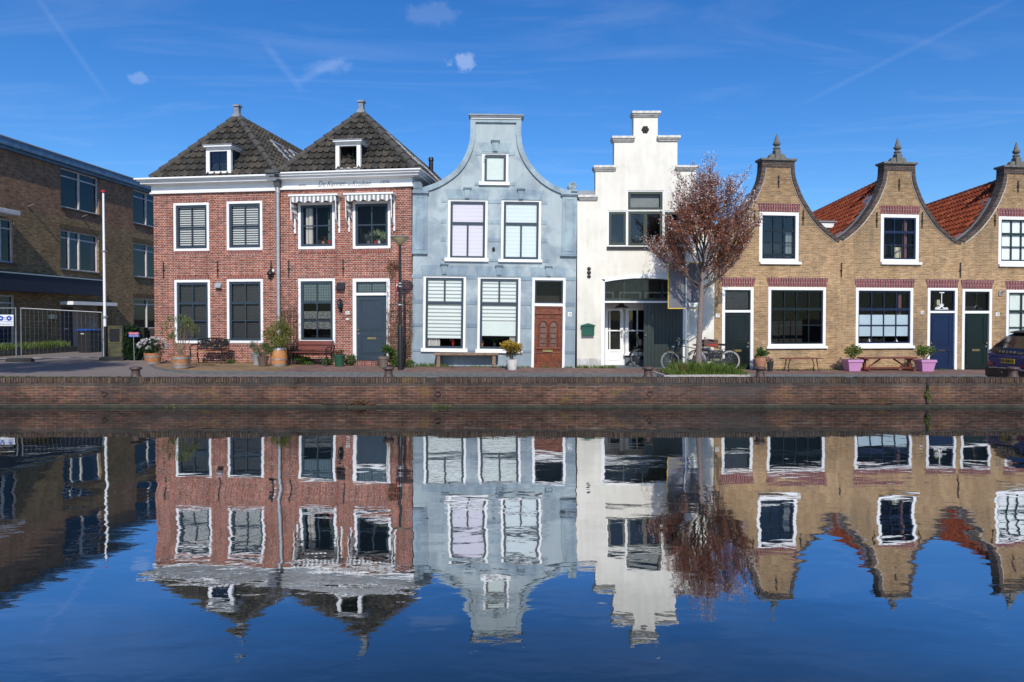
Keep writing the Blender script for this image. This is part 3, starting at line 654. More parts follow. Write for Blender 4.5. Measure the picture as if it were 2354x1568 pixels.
u, z = HB.c(5, 782, 670, -.15); mb = MB(); mb.lathe([(.02,.20),(.05,.16),(.11,.09),(.095,.085)], (u,-.15,z), 6); mb.lathe([(.03,-.16),(.06,-.14),(.07,-.12)], (u,-.15,z), 6)
for k in range(6): t_ = k*pi/3; mb.tube([(u+.09*cos(t_),-.15+.09*sin(t_),z+.09),(u+.065*cos(t_),-.15+.065*sin(t_),z-.13)], .008, 5)
mb.tube([(u,0,z-.05),(u,-.06,z-.24),(u,-.15,z-.16)], .014, 6); mb.box(u-.03,u+.03,-.02,0,z-.3,z+.0); ln = mb.build('wall_lantern', iron, B_); MB().lathe([(.055,-.12),(.08,.08)], (u,-.15,z), 6).build('lantern_glass', glassb, ln)
plate(HB, B_, 5, 842,742,883,780, '20', .12); u0,z0,u1,z1 = HB.rect(5,845,820,882,833); MB().box(u0,u1,-.015,0,z0,z1).build('name_plate', plateW, B_)
zeB = ztB-.06; T = (3, 905, 185); zaB = HB.c(*T, 1.5)[1]; xaB = HB.c(*T, 1.5)[0]
hip_roof(HB, B_, WB, xaB, zeB, zaB, 1.5, 11.5, grey_tile, grey_hip, lo=.02, ro=.2)
roof_post(HB, B_, xaB, 1.5, zaB+.08)
dormer(HB, B_, 3, (632,500,892,782), (605,470,905,500), -.2, .95, 1, dgreen, 2, 2, openin=True)
skylight(HB, B_, WB+.2, xaB, zeB, zaB, 1.5, 2.2, 3.2, .25, .75); skylight(HB, B_, WB+.2, xaB, zeB, zaB, 1.5, 4.6, 5.6, .18, .6)
uf_, zf_ = HB.uv(990.5, 362, 7.6); P_ = Vector((uf_, 7.6, zf_)); MB().tube([P_-Vector((0,0,1.9)), P_-Vector((0,0,.12))], .10, 12).tube([P_-Vector((0,0,.14)), P_], [.13,.10], 12).build('flue', iron, B_, smooth=True)
# awnings on house B
stripe_c = stripes('grey_white_awning_cloth', (.66,.66,.64), (.20,.20,.205), .15, .5, axis=0)
stripe_z = stripes('grey_white_side_cloth', (.66,.66,.64), (.20,.20,.205), .20, .5, axis=2)
for (x0,x1,yt,yv0,yv1,xl0,xl1,yb,xr0,xr1,cl) in ((152,665,1030,1050,1108,165,240,1400,585,668,'left'),(725,1248,1015,1042,1098,738,822,1392,1172,1248,'right')):
    u0,z0,u1,z1 = HB.rect(3, x0, yt, x1, yv1, -.35)
    aw = bpy.data.objects.new('awning', None); C.objects.link(aw); aw.parent = B_; aw['label'] = 'grey and white striped awning over the %s upstairs window' % cl
    u0 += .02; u1 -= .08; z2 = z1-.08
    MB().box(u0-.05, u1+.05, -.40, -.0, z2, z2+.06).build('awning_cassette', whited, aw)
    zb = HB.c(3, 400, yb)[1]
    for uu in (u0, u1-.05): MB().box(uu, uu+.05, -.06, 0, zb-.15, z2).tube([(uu+.02,-.36,z2-.05),(uu+.02,-.32,zb+.28),(uu+.02,-.04,zb)], .018, 6).build('awning_rail', whited, aw)
    n = 48; mb = MB(); wv = u1-u0-.06
    for i in range(n):
        a_, b_ = u0+.03+wv*i/n, u0+.03+wv*(i+1)/n
        za_ = z2-.20+.03*cos(i/n*10*pi); zb_ = z2-.20+.03*cos((i+1)/n*10*pi)
        mb.quad((a_,-.38,za_),(b_,-.38,zb_),(b_,-.37,z2),(a_,-.37,z2))
    mb.build('awning_valance', stripe_c, aw)
    for s_, uu in ((1,u0+.05),(-1,u1-.05)):
        k = 14; mb = MB()
        for i in range(k):
            y0_ = -.04-.33*i/k; y1_ = -.04-.33*(i+1)/k; f0 = (i/k)**.6; f1 = ((i+1)/k)**.6
            L0 = zb+.1+(z2-.55-zb)*f0; L1 = zb+.1+(z2-.55-zb)*f1
            off0 = s_*.17*(1-i/k); off1 = s_*.17*(1-(i+1)/k)
            mb.quad((uu+off0*.6,y0_,L0),(uu+off1*.6,y1_,L1),(uu,y1_,z2),(uu,y0_,z2))
        mb.build('awning_side_cloth', stripe_z, aw)
# ------------------------------------------------------------------ blue bell-gabled house
xb = at(946, 800, YF).x; zBl = .465
HC = Fr((xb, YF, zBl), 0, R(.72))
C_ = HC.thing('bell_gable_house', 'blue grey plastered house with a flat topped bell gable and carved wooden door', 'house')
wid = HC.c(6, 1706, 1200)[0]
def bwin(c, x0,y0,x1,y1, sill, cont, colsets, row, d=.05, sm=slate, **k):
    return window(HC, C_, c, x0, y0, x1, y1, fr=.085, cols=1, rows=(row,), tw=(.085,), sw=.075, mw=.06, colsets=colsets, top=.055, frb=.03, content=cont, sill=sill, sm=sm, prot=-.02, **k)
bwin(6, 460,962,845,1535, (430,1525,855,1560), [('pleated_blind', duo_v, 0,0,1,1,.07)], (1,2), .375)
bwin(6, 975,965,1362,1545, (948,1540,1372,1567), [('pleated_blind', duo_g, 0,0,1,1,.07)], (1,2), .375)
w3, r3 = bwin(7, 262,298,750,1132, (240,1122,772,1163), [('striped_blind', duo, 0,0,1,.885,.07), ('curtain', curtain, 0,.885,.36,1,.12)], (2,1), .345, rdepth=1.0)
w4, r4 = bwin(7, 883,310,1375,1140, (860,1133,1395,1175), [('striped_blind', duo, 0,0,1,.63,.07), ('blind_overlap', shade, 0,.63,1,.835,.07), ('curtain', curtain, .82,.835,1,1,.12)], (2,1), .345, rdepth=1.0)
window(HC, C_, 6, 790,515,1047,800, fr=.085, cols=1, rows=(), sw=.08, top=.04, frb=.02, content=[('shade', shade, 0,0,1,1,.07)], sill=(762,793,1058,825), sm=slate, prot=-.02)
dfc, dr, tr_ = door_frame(HC, C_, 7, 1503,320,1883,1370, 610,642, fr=.085)
transom(dfc, tr_, slate)
# carved door
a,e,b,t = dr; w=b-a; h=t-e; mb = MB(); mb.box(a+.004,b-.004,.06,.10,e+.01,t-.004)
X = lambda f: a+w*f; Z = lambda f: t-h*f
mb.ring(X(.0),X(1),Z(1),Z(0),.07,.035,.06); mb.box(X(.05),X(.95),.03,.06,Z(.975),Z(.915))
mb.box(X(.03),X(.97),.0,.06,Z(.125),Z(.10)); mb.prism([(X(.18),Z(.10)),(X(.82),Z(.10)),(X(.5),Z(.025))], .015, .06); mb.prism([(X(.26),Z(.095)),(X(.74),Z(.095)),(X(.5),Z(.045))], .005, .015)
for f in (.10,.88): mb.lathe([(.035,0),(.04,.02),(.015,.05)], (X(f),.05,Z(.04)), 8)
mb.box(X(.1),X(.9),.04,.06,Z(.19),Z(.135)); 
for i in range(4): mb.torus((X(.25+i*.165),.038,Z(.163)), (0,1,0), .032, .008, 14, 5)
mb.box(X(.06),X(.94),.01,.06,Z(.672),Z(.65))
for f in (.14,.46,.50,.82): mb.tube([(X(f+.02),.035,Z(.64)),(X(f+.02),.035,Z(.30))], .02, 8)
for k in (0,1):
    cx = X(.32+.36*k)
    mb.torus((cx,.04,Z(.285)), (0,1,0), .125, .022, 18, 6, a0=-pi/2, a1=pi/2) if False else mb.prism([(cx+.15*cos(q),Z(.285)+.15*sin(q)) for q in [pi*i/12 for i in range(13)]]+[(cx-.11,Z(.285))]+[(cx+.11*cos(q),Z(.285)+.11*sin(q)) for q in [pi-pi*i/12 for i in range(1,12)]]+[(cx+.11,Z(.285))], .02, .06)
    x0_, x1_ = X(.10+.43*k), X(.47+.43*k); mb.ring(x0_,x1_,Z(.905),Z(.725),.035,.035,.06); mb.box(x0_+.09,x1_-.09,.045,.06,Z(.875),Z(.755))
    for qx in (x0_+.11,x1_-.11):
        for qz in (Z(.775),Z(.86)): mb.lathe([(.015,0),(.012,.012)], (qx,.04,qz), 6)
cd = mb.build('door', wood_d, C_, bevel=.003); cd['label'] = 'carved red brown wooden door with two arched grilles'
gp = MB(); gr = MB()
for k in (0,1):
    cx = X(.32+.36*k); gp.box(cx-.105,cx+.105,.052,.058,Z(.63),Z(.30)); gp.prism([(cx+.105*cos(q),Z(.30)+.10*sin(q)) for q in [pi*i/10 for i in range(11)]], .052,.058)
    for i in range(6): gr.tube([(cx-.09+.036*i,.04,Z(.63)),(cx-.09+.036*i,.04,Z(.262))], .006, 5)
    for f in (.33,.42,.5,.58): gr.tube([(cx-.1,.036,Z(f)),(cx+.1,.036,Z(f))], .007, 5)
gp.build('door_glass', mat('pink_brown_glass',(.22,.13,.11),rough=.2,var=.4,ns=9,bump=0), cd); gr.build('grille', iron, cd)
sl = MB().ring(X(.31),X(.66),Z(.715),Z(.682),.01,.0,.03); sl.box(X(.32),X(.65),.01,.03,Z(.712),Z(.685)); sl.build('letter_slot', brass, cd); MB().tube([(X(.03),.02,Z(.47)),(X(.03),.02,Z(.52))], .02, 8).build('door_handle', chrome, cd)
# lintels with keystones
def bl(c, *q, key): return trap(HC, C_, c, *q, blue_trim, key=key, keym=blue_trim)
bl(6, 430,875,862,462,848,955, key=(612,843,690,952)); bl(6, 945,1392,868,972,1365,963, key=(1130,853,1207,960)); bl(6, 760,1078,413,790,1047,502, key=(877,388,963,498))
bl(7, 222,785,175,260,750,288, key=(460,155,552,278)); bl(7, 848,1413,187,883,1375,300, key=(1085,170,1177,290)); bl(7, 1470,1920,199,1503,1885,303, key=(1650,178,1740,300))
for c, x0,y0,x1,y1 in ((6,395,1147,448,1187),(6,393,1325,448,1362),(6,400,962,455,985),(6,1363,1165,1420,1203),(6,1363,1340,1420,1377),(6,1365,970,1425,1003),(6,848,962,970,997),(6,848,1158,967,1195),(6,848,1332,965,1368),
    (6,728,497,790,530),(6,1050,502,1110,535),(6,720,793,765,822),(6,1060,795,1110,825),(7,136,278,256,318),(7,136,565,256,605),(7,136,835,256,872),(7,140,1128,240,1155),(7,755,290,880,330),(7,757,578,878,618),(7,758,840,876,882),(7,776,1132,858,1160),
    (7,1378,302,1500,348),(7,1378,592,1497,630),(7,1378,852,1497,897),(7,1396,1142,1497,1172),(7,1887,310,2003,350),(7,1885,600,2000,640),(7,1882,868,1998,908),(7,1877,1150,1993,1183),(7,465,88,510,115),(7,1012,100,1118,132),(7,1625,108,1705,138)):
    HC.box(MB(), c, x0,y0,x1,y1, -.018, .004).build('quoin_block', blue_trim, C_)
# pilasters
for (x0,x1,yt,yb,cx0,cx1,cyt,cyb,bx0,bx1,byt,byb,ix0,ix1,iyt,iyb) in ((120,262,908,1473,118,276,882,910,112,264,1472,1485,150,238,935,1445),(1565,1703,922,1493,1552,1722,898,925,1546,1713,1493,1508,1592,1680,955,1462)):
    mb = MB(); HC.box(mb,6,x0,yt,x1,yb,-.05,.004); u0,z0,u1,z1 = HC.rect(6,ix0,iyt,ix1,iyb,-.05); mb.ring(u0,u1,z0,z1,.03,-.065,-.05)
    u0,z0,u1,z1 = HC.rect(6,cx0,cyt,cx1,cyb,-.12); mb.box(u0+.03,u1-.03,-.09,.004,z0,z0+.04); mb.box(u0,u1,-.13,.004,z0+.04,z1)
    HC.box(mb,6,bx0,byt,bx1,byb,-.10,.004); mb.build('pilaster', blue_trim, C_, bevel=.005)
# outline of the gable
L_ = [(680,178),(680,330),(672,400),(655,470),(625,545),(580,620),(520,690),(440,750),(340,806),(205,852),(120,880)]
R_ = [(1172,180),(1168,330),(1180,430),(1205,510),(1250,600),(1310,680),(1390,760),(1480,820),(1580,862),(1650,880),(1706,898)]
def smoothpts(pts, n=4):
    out = []
    for i in range(len(pts)-1):
        p0 = pts[max(i-1,0)]; p1 = pts[i]; p2 = pts[i+1]; p3 = pts[min(i+2,len(pts)-1)]
        for k in range(n):
            t = k/n; out.append(tuple(.5*((2*p1[j])+(-p0[j]+p2[j])*t+(2*p0[j]-5*p1[j]+4*p2[j]-p3[j])*t*t+(-p0[j]+3*p1[j]-3*p2[j]+p3[j])*t**3) for j in (0,1)))
    return out+[pts[-1]]
Lp = [HC.c(6,*p) for p in smoothpts(L_[1:-1])]; Rp = [HC.c(6,*p) for p in smoothpts(R_[1:-1])]
Lp = [HC.c(6,*L_[0])]+Lp; Rp = [HC.c(6,*R_[0])]+Rp; shl = HC.c(6,120,880); shr = HC.c(6,1706,898)
outl = [(0,-.4),(wid,-.4),(wid,shr[1])] + [p for p in Rp[::-1]] + Lp + [(0,shl[1])]
mb = MB().slab(outl, HC.holes, 0, .32)
zrf = HC.c(6,900,620)[1]; body(mb, wid, 9.5, shl[1]-.15, d0=.32)
mb.build('wall', blue_st, C_)
def strip_along(mb, pts, w, y0, y1, side):
    q = []
    for i, p in enumerate(pts):
        a_, b_ = pts[max(i-1,0)], pts[min(i+1,len(pts)-1)]; d = Vector((b_[0]-a_[0], b_[1]-a_[1])).normalized(); n = Vector((-d.y, d.x))*side
        q.append((p[0]+n.x*w, p[1]+n.y*w))
    for i in range(len(pts)-1):
        A0, A1, B0, B1 = pts[i], pts[i+1], q[i], q[i+1]
        vs = [(A0[0],y0,A0[1]),(A1[0],y0,A1[1]),(B1[0],y0,B1[1]),(B0[0],y0,B0[1]),(A0[0],y1,A0[1]),(A1[0],y1,A1[1]),(B1[0],y1,B1[1]),(B0[0],y1,B0[1])]
        mb.add(vs, [(0,1,2,3),(4,5,6,7),(0,1,5,4),(3,2,6,7)] + ([(0,3,7,4)] if i==0 else []) + ([(1,2,6,5)] if i==len(pts)-2 else []))
    return q
mb = MB(); e_ = .0
Lp2 = [(p[0]-.0,p[1]+.004) for p in Lp]; Rp2 = [(p[0]+.0,p[1]+.004) for p in Rp]
strip_along(mb, Lp2, .17, -.07, .325, 1); strip_along(mb, Rp2, .17, -.07, .325, -1)
a1_ = Lp[0]; b1_ = Rp[0]; mb.box(a1_[0]+.17,b1_[0]-.17,-.068,.004,a1_[1]-.14,a1_[1])
mb.build('gable_moulding', blue_trim, C_)
def scroll(px, py, r):
    u, z = HC.c(6, px, py); rr = r/2.412/1.7407/68; mb = MB(); mb.lathe([(rr*.93,-.17),(rr,-.15),(rr,.15),(rr*.93,.17)], (0,0,0), 26)
    mb.v = [(q[0]+u, q[2]+.1, q[1]+z) for q in mb.v]
    pts = [(u+rr*(1-.9*k/40)*.88*cos(k*.36), -.085, z+rr*(1-.9*k/40)*.88*sin(k*.36)) for k in range(40)]; mb.tube(pts, rr*.075, 6); mb.box(u-rr*1.0,u+rr*1.0,-.06,.28,z-rr*1.15,z-rr*.8)
    mb.build('scroll', blue_trim, C_, smooth=True)
scroll(170,830,46); scroll(1662,835,42)
mb = MB(); u0,z0,u1,z1 = HC.rect(6,665,145,1190,180,-.1); mb.box(u0+.07,u1-.07,-.10,.34,z0-.01,z0+.05); mb.box(u0+.02,u1-.02,-.15,.36,z0+.05,z1-.035); cp = mb.build('gable_cap', whited, C_, bevel=.006)
MB().box(u0-.01,u1+.01,-.19,.40,z1-.035,z1+.01).build('cap_slab', lead, C_)
def plain_roof(root, W, z0, z1, y0, y1, m, xr=None, xo=0, tiles=True, back=None):
    xr = W/2 if xr is None else xr; mb = MB(); pantile(mb, (xo,y0,z0),(xo,y1,z0),(xr,y1,z1),(xr,y0,z1)) if False else None
    pantile(mb, (W-xo,y0,z0),(W-xo,y1,z0),(xr,y1,z1),(xr,y0,z1)); pantile(mb, (xo,y1,z0),(xo,y0,z0),(xr,y0,z1),(xr,y1,z1))
    o = mb.build('roof', m, root); h = MB(); hips(h, (xr,y0,z1),(xr,y1,z1),.09); h.build('ridge_tiles', grey_hip if m is grey_tile else orange_tile_r, o, smooth=True)
    MB().add([(xo,y1-.02,z0),(W-xo,y1-.02,z0),(xr,y1-.02,z1)],[(0,1,2)]).build('back_gable', back or side_brick, root)
    return o
orange_tile_r = mat('dark_orange_ridge_tile', (.12,.045,.03), rough=.85, var=.4, ns=6, bump=.1)
plain_roof(C_, wid, shl[1]-.25, zrf, .34, 9.5, grey_tile)
plate(HC, C_, 7, 1912,712,1960,760, '19', .13)
u0,z0,u1,z1 = HC.rect(7,136,1322,1500,1350); MB().box(u0,u1,-.012,.003,-.3,z1).build('plinth', mat('grey_plinth',(.11,.13,.14),rough=.8,var=.25,bump=.05), C_)
u, z = HC.c(6, 903, 1445); mb = MB().box(u-.05,u+.05,-.02,.0,z-.05,z+.05); mb.tube([(u,-.03,z+.08),(u,-.05,z-.03)], .03, 8); mb.build('wall_bracket', iron, C_)
u,z = HC.c(6,818,545,-.06); mb = MB(); mb.torus((u+.01,-.05,z),(0,1,0),.045,.012,14,5,a0=-1.2,a1=2.2); mb.torus((u+.01,-.05,z-.1),(0,1,0),.045,.012,14,5,a0=-1.2,a1=2.2); mb.build('white_window_hook', white, C_)
# ------------------------------------------------------------------ white stepped-gable house
zW = .44; HD = Fr((at(1326.0,700,YF).x, YF, zW), 0)
D_ = HD.thing('step_gable_house', 'white plastered house with a stepped gable, arched doorway and green window frames', 'house')
widD = HD.c(8, 1470, 1100)[0]
# windows
window(HD, D_, 8, 620,872,980,1068, fr=.045, cols=1, rows=(), sw=.085, sm=olive, prot=-.02, frb=.03, content=[('shade', mat('grey_net',(.16,.18,.18),bump=0), 0,.0,1,.95,.16)], rdepth=.8)
window(HD, D_, 8, 435,1066,626,1414, fr=.045, cols=1, rows=(), sw=.085, sm=olive, prot=-.02, g=glassb)
window(HD, D_, 8, 626.5,1068,974,1414, fr=.03, cols=2, rows=(), sw=.085, mw=.13, sm=olive, prot=-.02, g=glassb)
window(HD, D_, 8, 974.5,1066,1166,1414, fr=.045, cols=1, rows=(), sw=.085, sm=olive, prot=-.02, g=glassb)
mb = MB(); HD.box(mb, 8, 428,1414,1172,1445, -.05, .01); mb.build('window_sill', black, D_, bevel=.004)
# arch opening
P9 = lambda x, y: HD.c(9, x, y)
cx9 = 842; ol = P9(355,335); apx = P9(cx9,268)
def arc(xl, yl, yt, n=16):
    (u0,z0),(um,z1) = P9(xl,yl),P9(cx9,yt); hw = um-u0; s = z1-z0; Rr = (hw*hw+s*s)/(2*s); cz = z1-Rr; th = math.asin(hw/Rr)
    return [(um+Rr*sin(-th+2*th*i/n), cz+Rr*cos(-th+2*th*i/n)) for i in range(n+1)]
oa = arc(355,335,270); ia = arc(395,365,322)
HD.holes.append([(oa[0][0],-.02)]+[(oa[-1][0],-.02)]+oa[::-1])
fm = MB(); n = len(oa)
for i in range(n-1):
    q = [oa[i],oa[i+1],ia[i+1],ia[i]]; vs = [(x,y,z) for y in (-.02,.14) for x,z in q]; fm.add(vs, [(3,2,1,0),(4,5,6,7),(0,1,5,4),(2,3,7,6)])
zbar0, zbar1 = P9(842,602)[1], P9(842,582)[1]
fm.box(oa[0][0],ia[0][0],-.02,.14,-.0,oa[0][1]); fm.box(ia[-1][0],oa[-1][0],-.02,.14,-.0,oa[-1][1]); fm.box(ia[0][0],ia[-1][0],-.01,.12,zbar0,zbar1)
fr_ = fm.build('arched_frame', white, D_)
# transom light
ia2 = arc(410,372,338); s = MB()
for i in range(n-1):
    q = [ia[i],ia[i+1],ia2[i+1],ia2[i]]; vs = [(x,y,z) for y in (.04,.1) for x,z in q]; s.add(vs, [(3,2,1,0),(4,5,6,7),(0,1,5,4),(2,3,7,6)])
ztb = P9(842,552)[1]; s.box(ia[0][0],ia[-1][0],.03,.1,zbar1,ztb); s.box(ia[0][0],ia2[0][0],.04,.1,ztb,ia2[0][1]); s.box(ia2[-1][0],ia[-1][0],.04,.1,ztb,ia2[-1][1])
for x in (617,838,1062): 
    u = P9(x,400)[0]; zt_ = P9(x,338)[1]-abs(x-842)*.0003; s.box(u-.02,u+.02,.045,.095,ztb,zt_-.01)
s.build('fanlight_sash', ggreen, fr_)
MB().prism([(ia2[0][0],ztb)]+[(ia2[-1][0],ztb)]+ia2[::-1], .07, .074).build('fanlight_pane', glass, fr_)
mb = MB(); zt9 = apx[1]
mb.add([(ia[0][0],.11,zbar1),(ia[-1][0],.11,zbar1),(ia[-1][0],1.6,zbar1),(ia[0][0],1.6,zbar1),(ia[0][0],1.6,zt9),(ia[-1][0],1.6,zt9),(ia[0][0],.11,zt9),(ia[-1][0],.11,zt9)],[(0,1,2,3),(3,2,5,4),(0,3,4,6),(1,7,5,2),(4,5,7,6)])
mb.build('fanlight_room', roomw, fr_)
mb = MB()
for x0,x1 in ((420,575),(640,905),(950,1280)):
    u0,u1 = P9(x0,500)[0],P9(x1,500)[0]; mb.ring(u0,u1,zbar1,ztb+.28,.05,1.5,1.56,wb=0)
mb.build('hall_door_surround', whited, fr_)
# green boarded door leaf
u0,u1 = P9(843,900)[0],P9(1296,900)[0]; mb = MB(); nb = 11; zt_ = zbar0-.01
for i in range(nb): a_ = u0+(u1-u0)*i/nb; mb.box(a_+.003,a_+(u1-u0)/nb-.003,.02,.06,.02,zt_)
mb.box(u0,u1,.035,.07,.02,zt_); mb.box(u0+.02,u1-.02,.011,.02,zt_-.06,zt_-.02); gd = mb.build('garage_door', ggreen, D_, bevel=.003); gd['label']='grey green boarded door leaf'
u,z = P9(864,977); MB().lathe([(.03,0),(.035,.02),(.01,.04)],(u,.0,z),10).build('door_knob', galv, gd)
# recess behind
ux, uy = ia[0][0], ia[-1][0]; rd = 1.15; mb = MB()
mb.add([(ux-.0,.14,0),(ux,rd,0),(ux,rd,zbar0),(ux,.14,zbar0)],[(0,1,2,3)]); mb.add([(uy,.14,0),(uy,rd,0),(uy,rd,zbar0),(uy,.14,zbar0)],[(3,2,1,0)]); mb.quad((ux,.12,zbar0),(uy,.12,zbar0),(uy,rd,zbar0),(ux,rd,zbar0)); mb.quad((ux,rd+.06,0),(uy,rd+.06,0),(uy,rd+.06,zbar0),(ux,rd+.06,zbar0))
mb.build('porch_walls', whited, D_)
MB().box(ux,uy,.0,rd+.06,-.1,.015).build('porch_step', mat('dark_blue_stone',(.08,.09,.10),rough=.6,var=.3,bump=.05), D_)
Q = lambda x0,y0,x1,y1,d: HD.rect(9,x0,y0,x1,y1,d)
dd = rd
f = MB(); a,e,b,t = Q(397,665,604,1335,dd); e=.02; f.ring(a,b,e,t,.11,dd-.06,dd,wt=.09); wa,we,wb,wt = a+.11, 0, b-.11, t-.09
zmid1 = Q(450,912,460,927,dd)[1]; zp = Q(450,1133,460,1160,dd)[3]
f.box(wa,wb,dd-.055,dd,e+.1,zp); f.ring(wa+.04,wb-.04,e+.18,zp-.05,.03,dd-.07,dd-.055)
xm = Q(445,700,458,900,dd); f.box(xm[0],xm[2],dd-.05,dd-.01,zp,wt); z12 = Q(450,912,460,927,dd); f.box(wa,wb,dd-.052,dd-.012,z12[1],z12[3])
d2 = f.build('door', white, D_, bevel=.003); d2['label']='white glazed door in the recess'
MB().quad((wa,dd-.03,zp),(wb,dd-.03,zp),(wb,dd-.03,wt),(wa,dd-.03,wt)).build('door_pane', glass, d2)
MB().box(b-.085,b-.045,dd-.09,dd-.06,1.0,1.28).tube([(b-.065,dd-.12,1.2),(b-.17,dd-.12,1.2)],.012,6).build('door_handle', chrome, d2)
MB().quad((wa,dd+.03,zp),(wb,dd+.03,zp),(wb,dd+.03,wt),(wa,dd+.03,wt)).build('room_backing', room, d2)
f = MB(); a,e,b,t = Q(628,665,1010,1185,dd); f.ring(a,b,e,t,.12,dd-.06,dd,wt=.07,wb=.07); a_,b_,e_2,t_ = a+.12,b-.12,e+.07,t-.07
f.box(a_,b_,dd-.05,dd-.01,z12[1],z12[3]); xm = Q(757,700,772,900,dd); f.box(xm[0],xm[2],dd-.049,dd-.009,e_2,t_); f.box(a_+(b_-a_)*.68,a_+(b_-a_)*.70,dd-.049,dd-.009,e_2,t_); f.box(a-.05,b,dd-.13,dd,e-.05,e)
w_ = f.build('window', white, D_); w_['label']='white glazed side light in the recess'
MB().quad((a_,dd-.03,e_2),(b_,dd-.03,e_2),(b_,dd-.03,t_),(a_,dd-.03,t_)).build('pane', glassb, w_); MB().quad((a_,dd+.03,e_2),(b_,dd+.03,e_2),(b_,dd+.03,t_),(a_,dd+.03,t_)).build('room_backing', room, w_)
MB().box(a,b,dd-.03,dd,.02,e-.05).build('porch_plinth', mat('blue_grey_plinth',(.10,.115,.14),rough=.7,bump=.04), D_)
# hanging lamp in porch
u,z = HD.c(9,585,650,.5); mb = MB().lathe([(.25,-.03),(.24,.0),(.10,.05),(.08,.10),(.08,.2),(.03,.24)],(u,.5,z),20); mb.tube([(u,.5,z+.2),(u,.5,zbar0)],.012,6)
pl = mb.build('porch_lamp', mat('brown_enamel',(.06,.025,.02),rough=.3,bump=0), D_, smooth=True); MB().lathe([(.05,-.03),(.075,-.09),(.06,-.15),(.02,-.18)],(u,.5,z),14).build('lamp_glass', plateW, pl, smooth=True)
# outline and caps
zof = lambda y, x=800: HD.c(8,x,y)[1]; uof = lambda x, y=600: HD.c(8,x,y)[0]
outl = [(0.002,-.4),(widD,-.4),(widD,zof(966)),(uof(1288),zof(966)),(uof(1288),zof(683)),(uof(1108),zof(683)),(uof(1108),zof(400)),(uof(918),zof(400)),(uof(918),zof(160)),(uof(685),zof(160)),(uof(685),zof(400)),(uof(498),zof(400)),(uof(498),zof(683)),(uof(318),zof(683)),(uof(318),zof(966)),(0.002,zof(966))]
mb = MB().slab(outl, HD.holes, .002, .34)
body(mb, widD, 10, zof(966)-.1, d0=.34); mb.build('wall', white_st, D_)
mb = MB(); dirt = mat('dirty_white_cap', (.60,.58,.53), rough=.8, var=.3, ns=9, bump=.08)
for x0,x1,yt,yb in ((143,342,922,968),(295,518,637,685),(473,697,355,403),(665,942,115,163),(908,1132,350,398),(1087,1310,637,682),(1268,1478,924,968)):
    u0,u1,z1,z0 = uof(x0),uof(x1),zof(yt),zof(yb); h = z1-z0
    x0_, x1_ = max(u0,.01), u1
    mb.box(x0_+.05,x1_-.05,-.06,.35,z0,z0+h*.25); mb.box(x0_+.02,x1_-.02,-.10,.36,z0+h*.25,z0+h*.5); mb.box(x0_,x1_,-.14,.38,z0+h*.5,z1)
mb.build('step_caps', dirt, D_, bevel=.012)
mb = MB(); mb.box(uof(150)-.02,uof(318)-.002,.05,.5,zof(922),zof(872)); mb.build('lead_parapet', lead, D_)
u,z = HD.c(8,798,286); mb = MB()
for k in range(6): mb.lathe([(.055,0),(.05,.03),(.02,.045)],(u+.075*cos(k*pi/3),0,.0),10); mb.v[-30:] = [(q[0],-q[2],q[1]+z+.075*sin(k*pi/3)) for q in mb.v[-30:]]
b0 = len(mb.v); mb.lathe([(.115,0),(.10,.02),(.03,.03),(.03,.06)],(0,0,0),14); mb.v[b0:] = [(q[0]+u,-q[2],q[1]+z) for q in mb.v[b0:]]
mb.build('rosette', iron, D_)
u,z = HD.c(9,216,258); mb = MB()
for dz,rr in ((.13,.07),(0,.075),(-.13,.07)):
    b0=len(mb.v); mb.lathe([(rr,0),(rr*.85,.03),(rr*.3,.04)],(0,0,0),8,rot=.4); mb.v[b0:]=[(q[0]+u,-q[2],q[1]+z+dz) for q in mb.v[b0:]]
mb.build('wall_ornament', iron, D_)
plain_roof(D_, widD, zof(966)-.3, zof(560), .36, 10, grey_tile)
mb = MB(); u0,z0,u1,z1 = HD.rect(9,62,1236,350,1350); MB().box(.012,P9(352,1290)[0],-.02,.01,-.3,z1).build('plinth', stucco('pale_plinth',(.62,.62,.60),(.72,.72,.70),(.42,.41,.38),0,3), D_)
# ------------------------------------------------------------------ three yellow brick neck-gabled houses
PH = R(6.9); je = (at(1642, 800, YF).x, YF)
def ypt(px): return on_line(px, je, cos(PH), sin(PH))
q17, q16, q15 = ypt(1642), ypt(1928.6), ypt(2206.6); W17 = (q16-q17).length; W16 = (q15-q16).length; W15 = W16
H17 = Fr((q17.x,q17.y,.36), PH); H16 = Fr((q16.x,q16.y,.335), PH); H15 = Fr((q15.x,q15.y,.305), PH)
Y17 = H17.thing('neck_gable_house', 'yellow brick house with a blackish door and one big dark window, beside the white house', 'house')
Y16 = H16.thing('neck_gable_house', 'yellow brick house with a blue door and blue framed windows', 'house')
Y15 = H15.thing('neck_gable_house', 'yellow brick house with a green door and white shaded windows behind the blue car', 'house')
rim_r = [(915,412),(918,520),(935,620),(965,700),(1000,790),(1050,880),(1110,975),(1190,1080),(1280,1170),(1360,1235),(1420,1282)]
cen = H17.c(10, 731, 800)[0]; tmpl = []
for p in smoothpts(rim_r, 3):
    u, z = H17.c(10, *p); tmpl.append((u-cen, z+.36))
zcap0, zcap1 = H17.c(10,731,412)[1]+.36, H17.c(10,731,378)[1]+.36
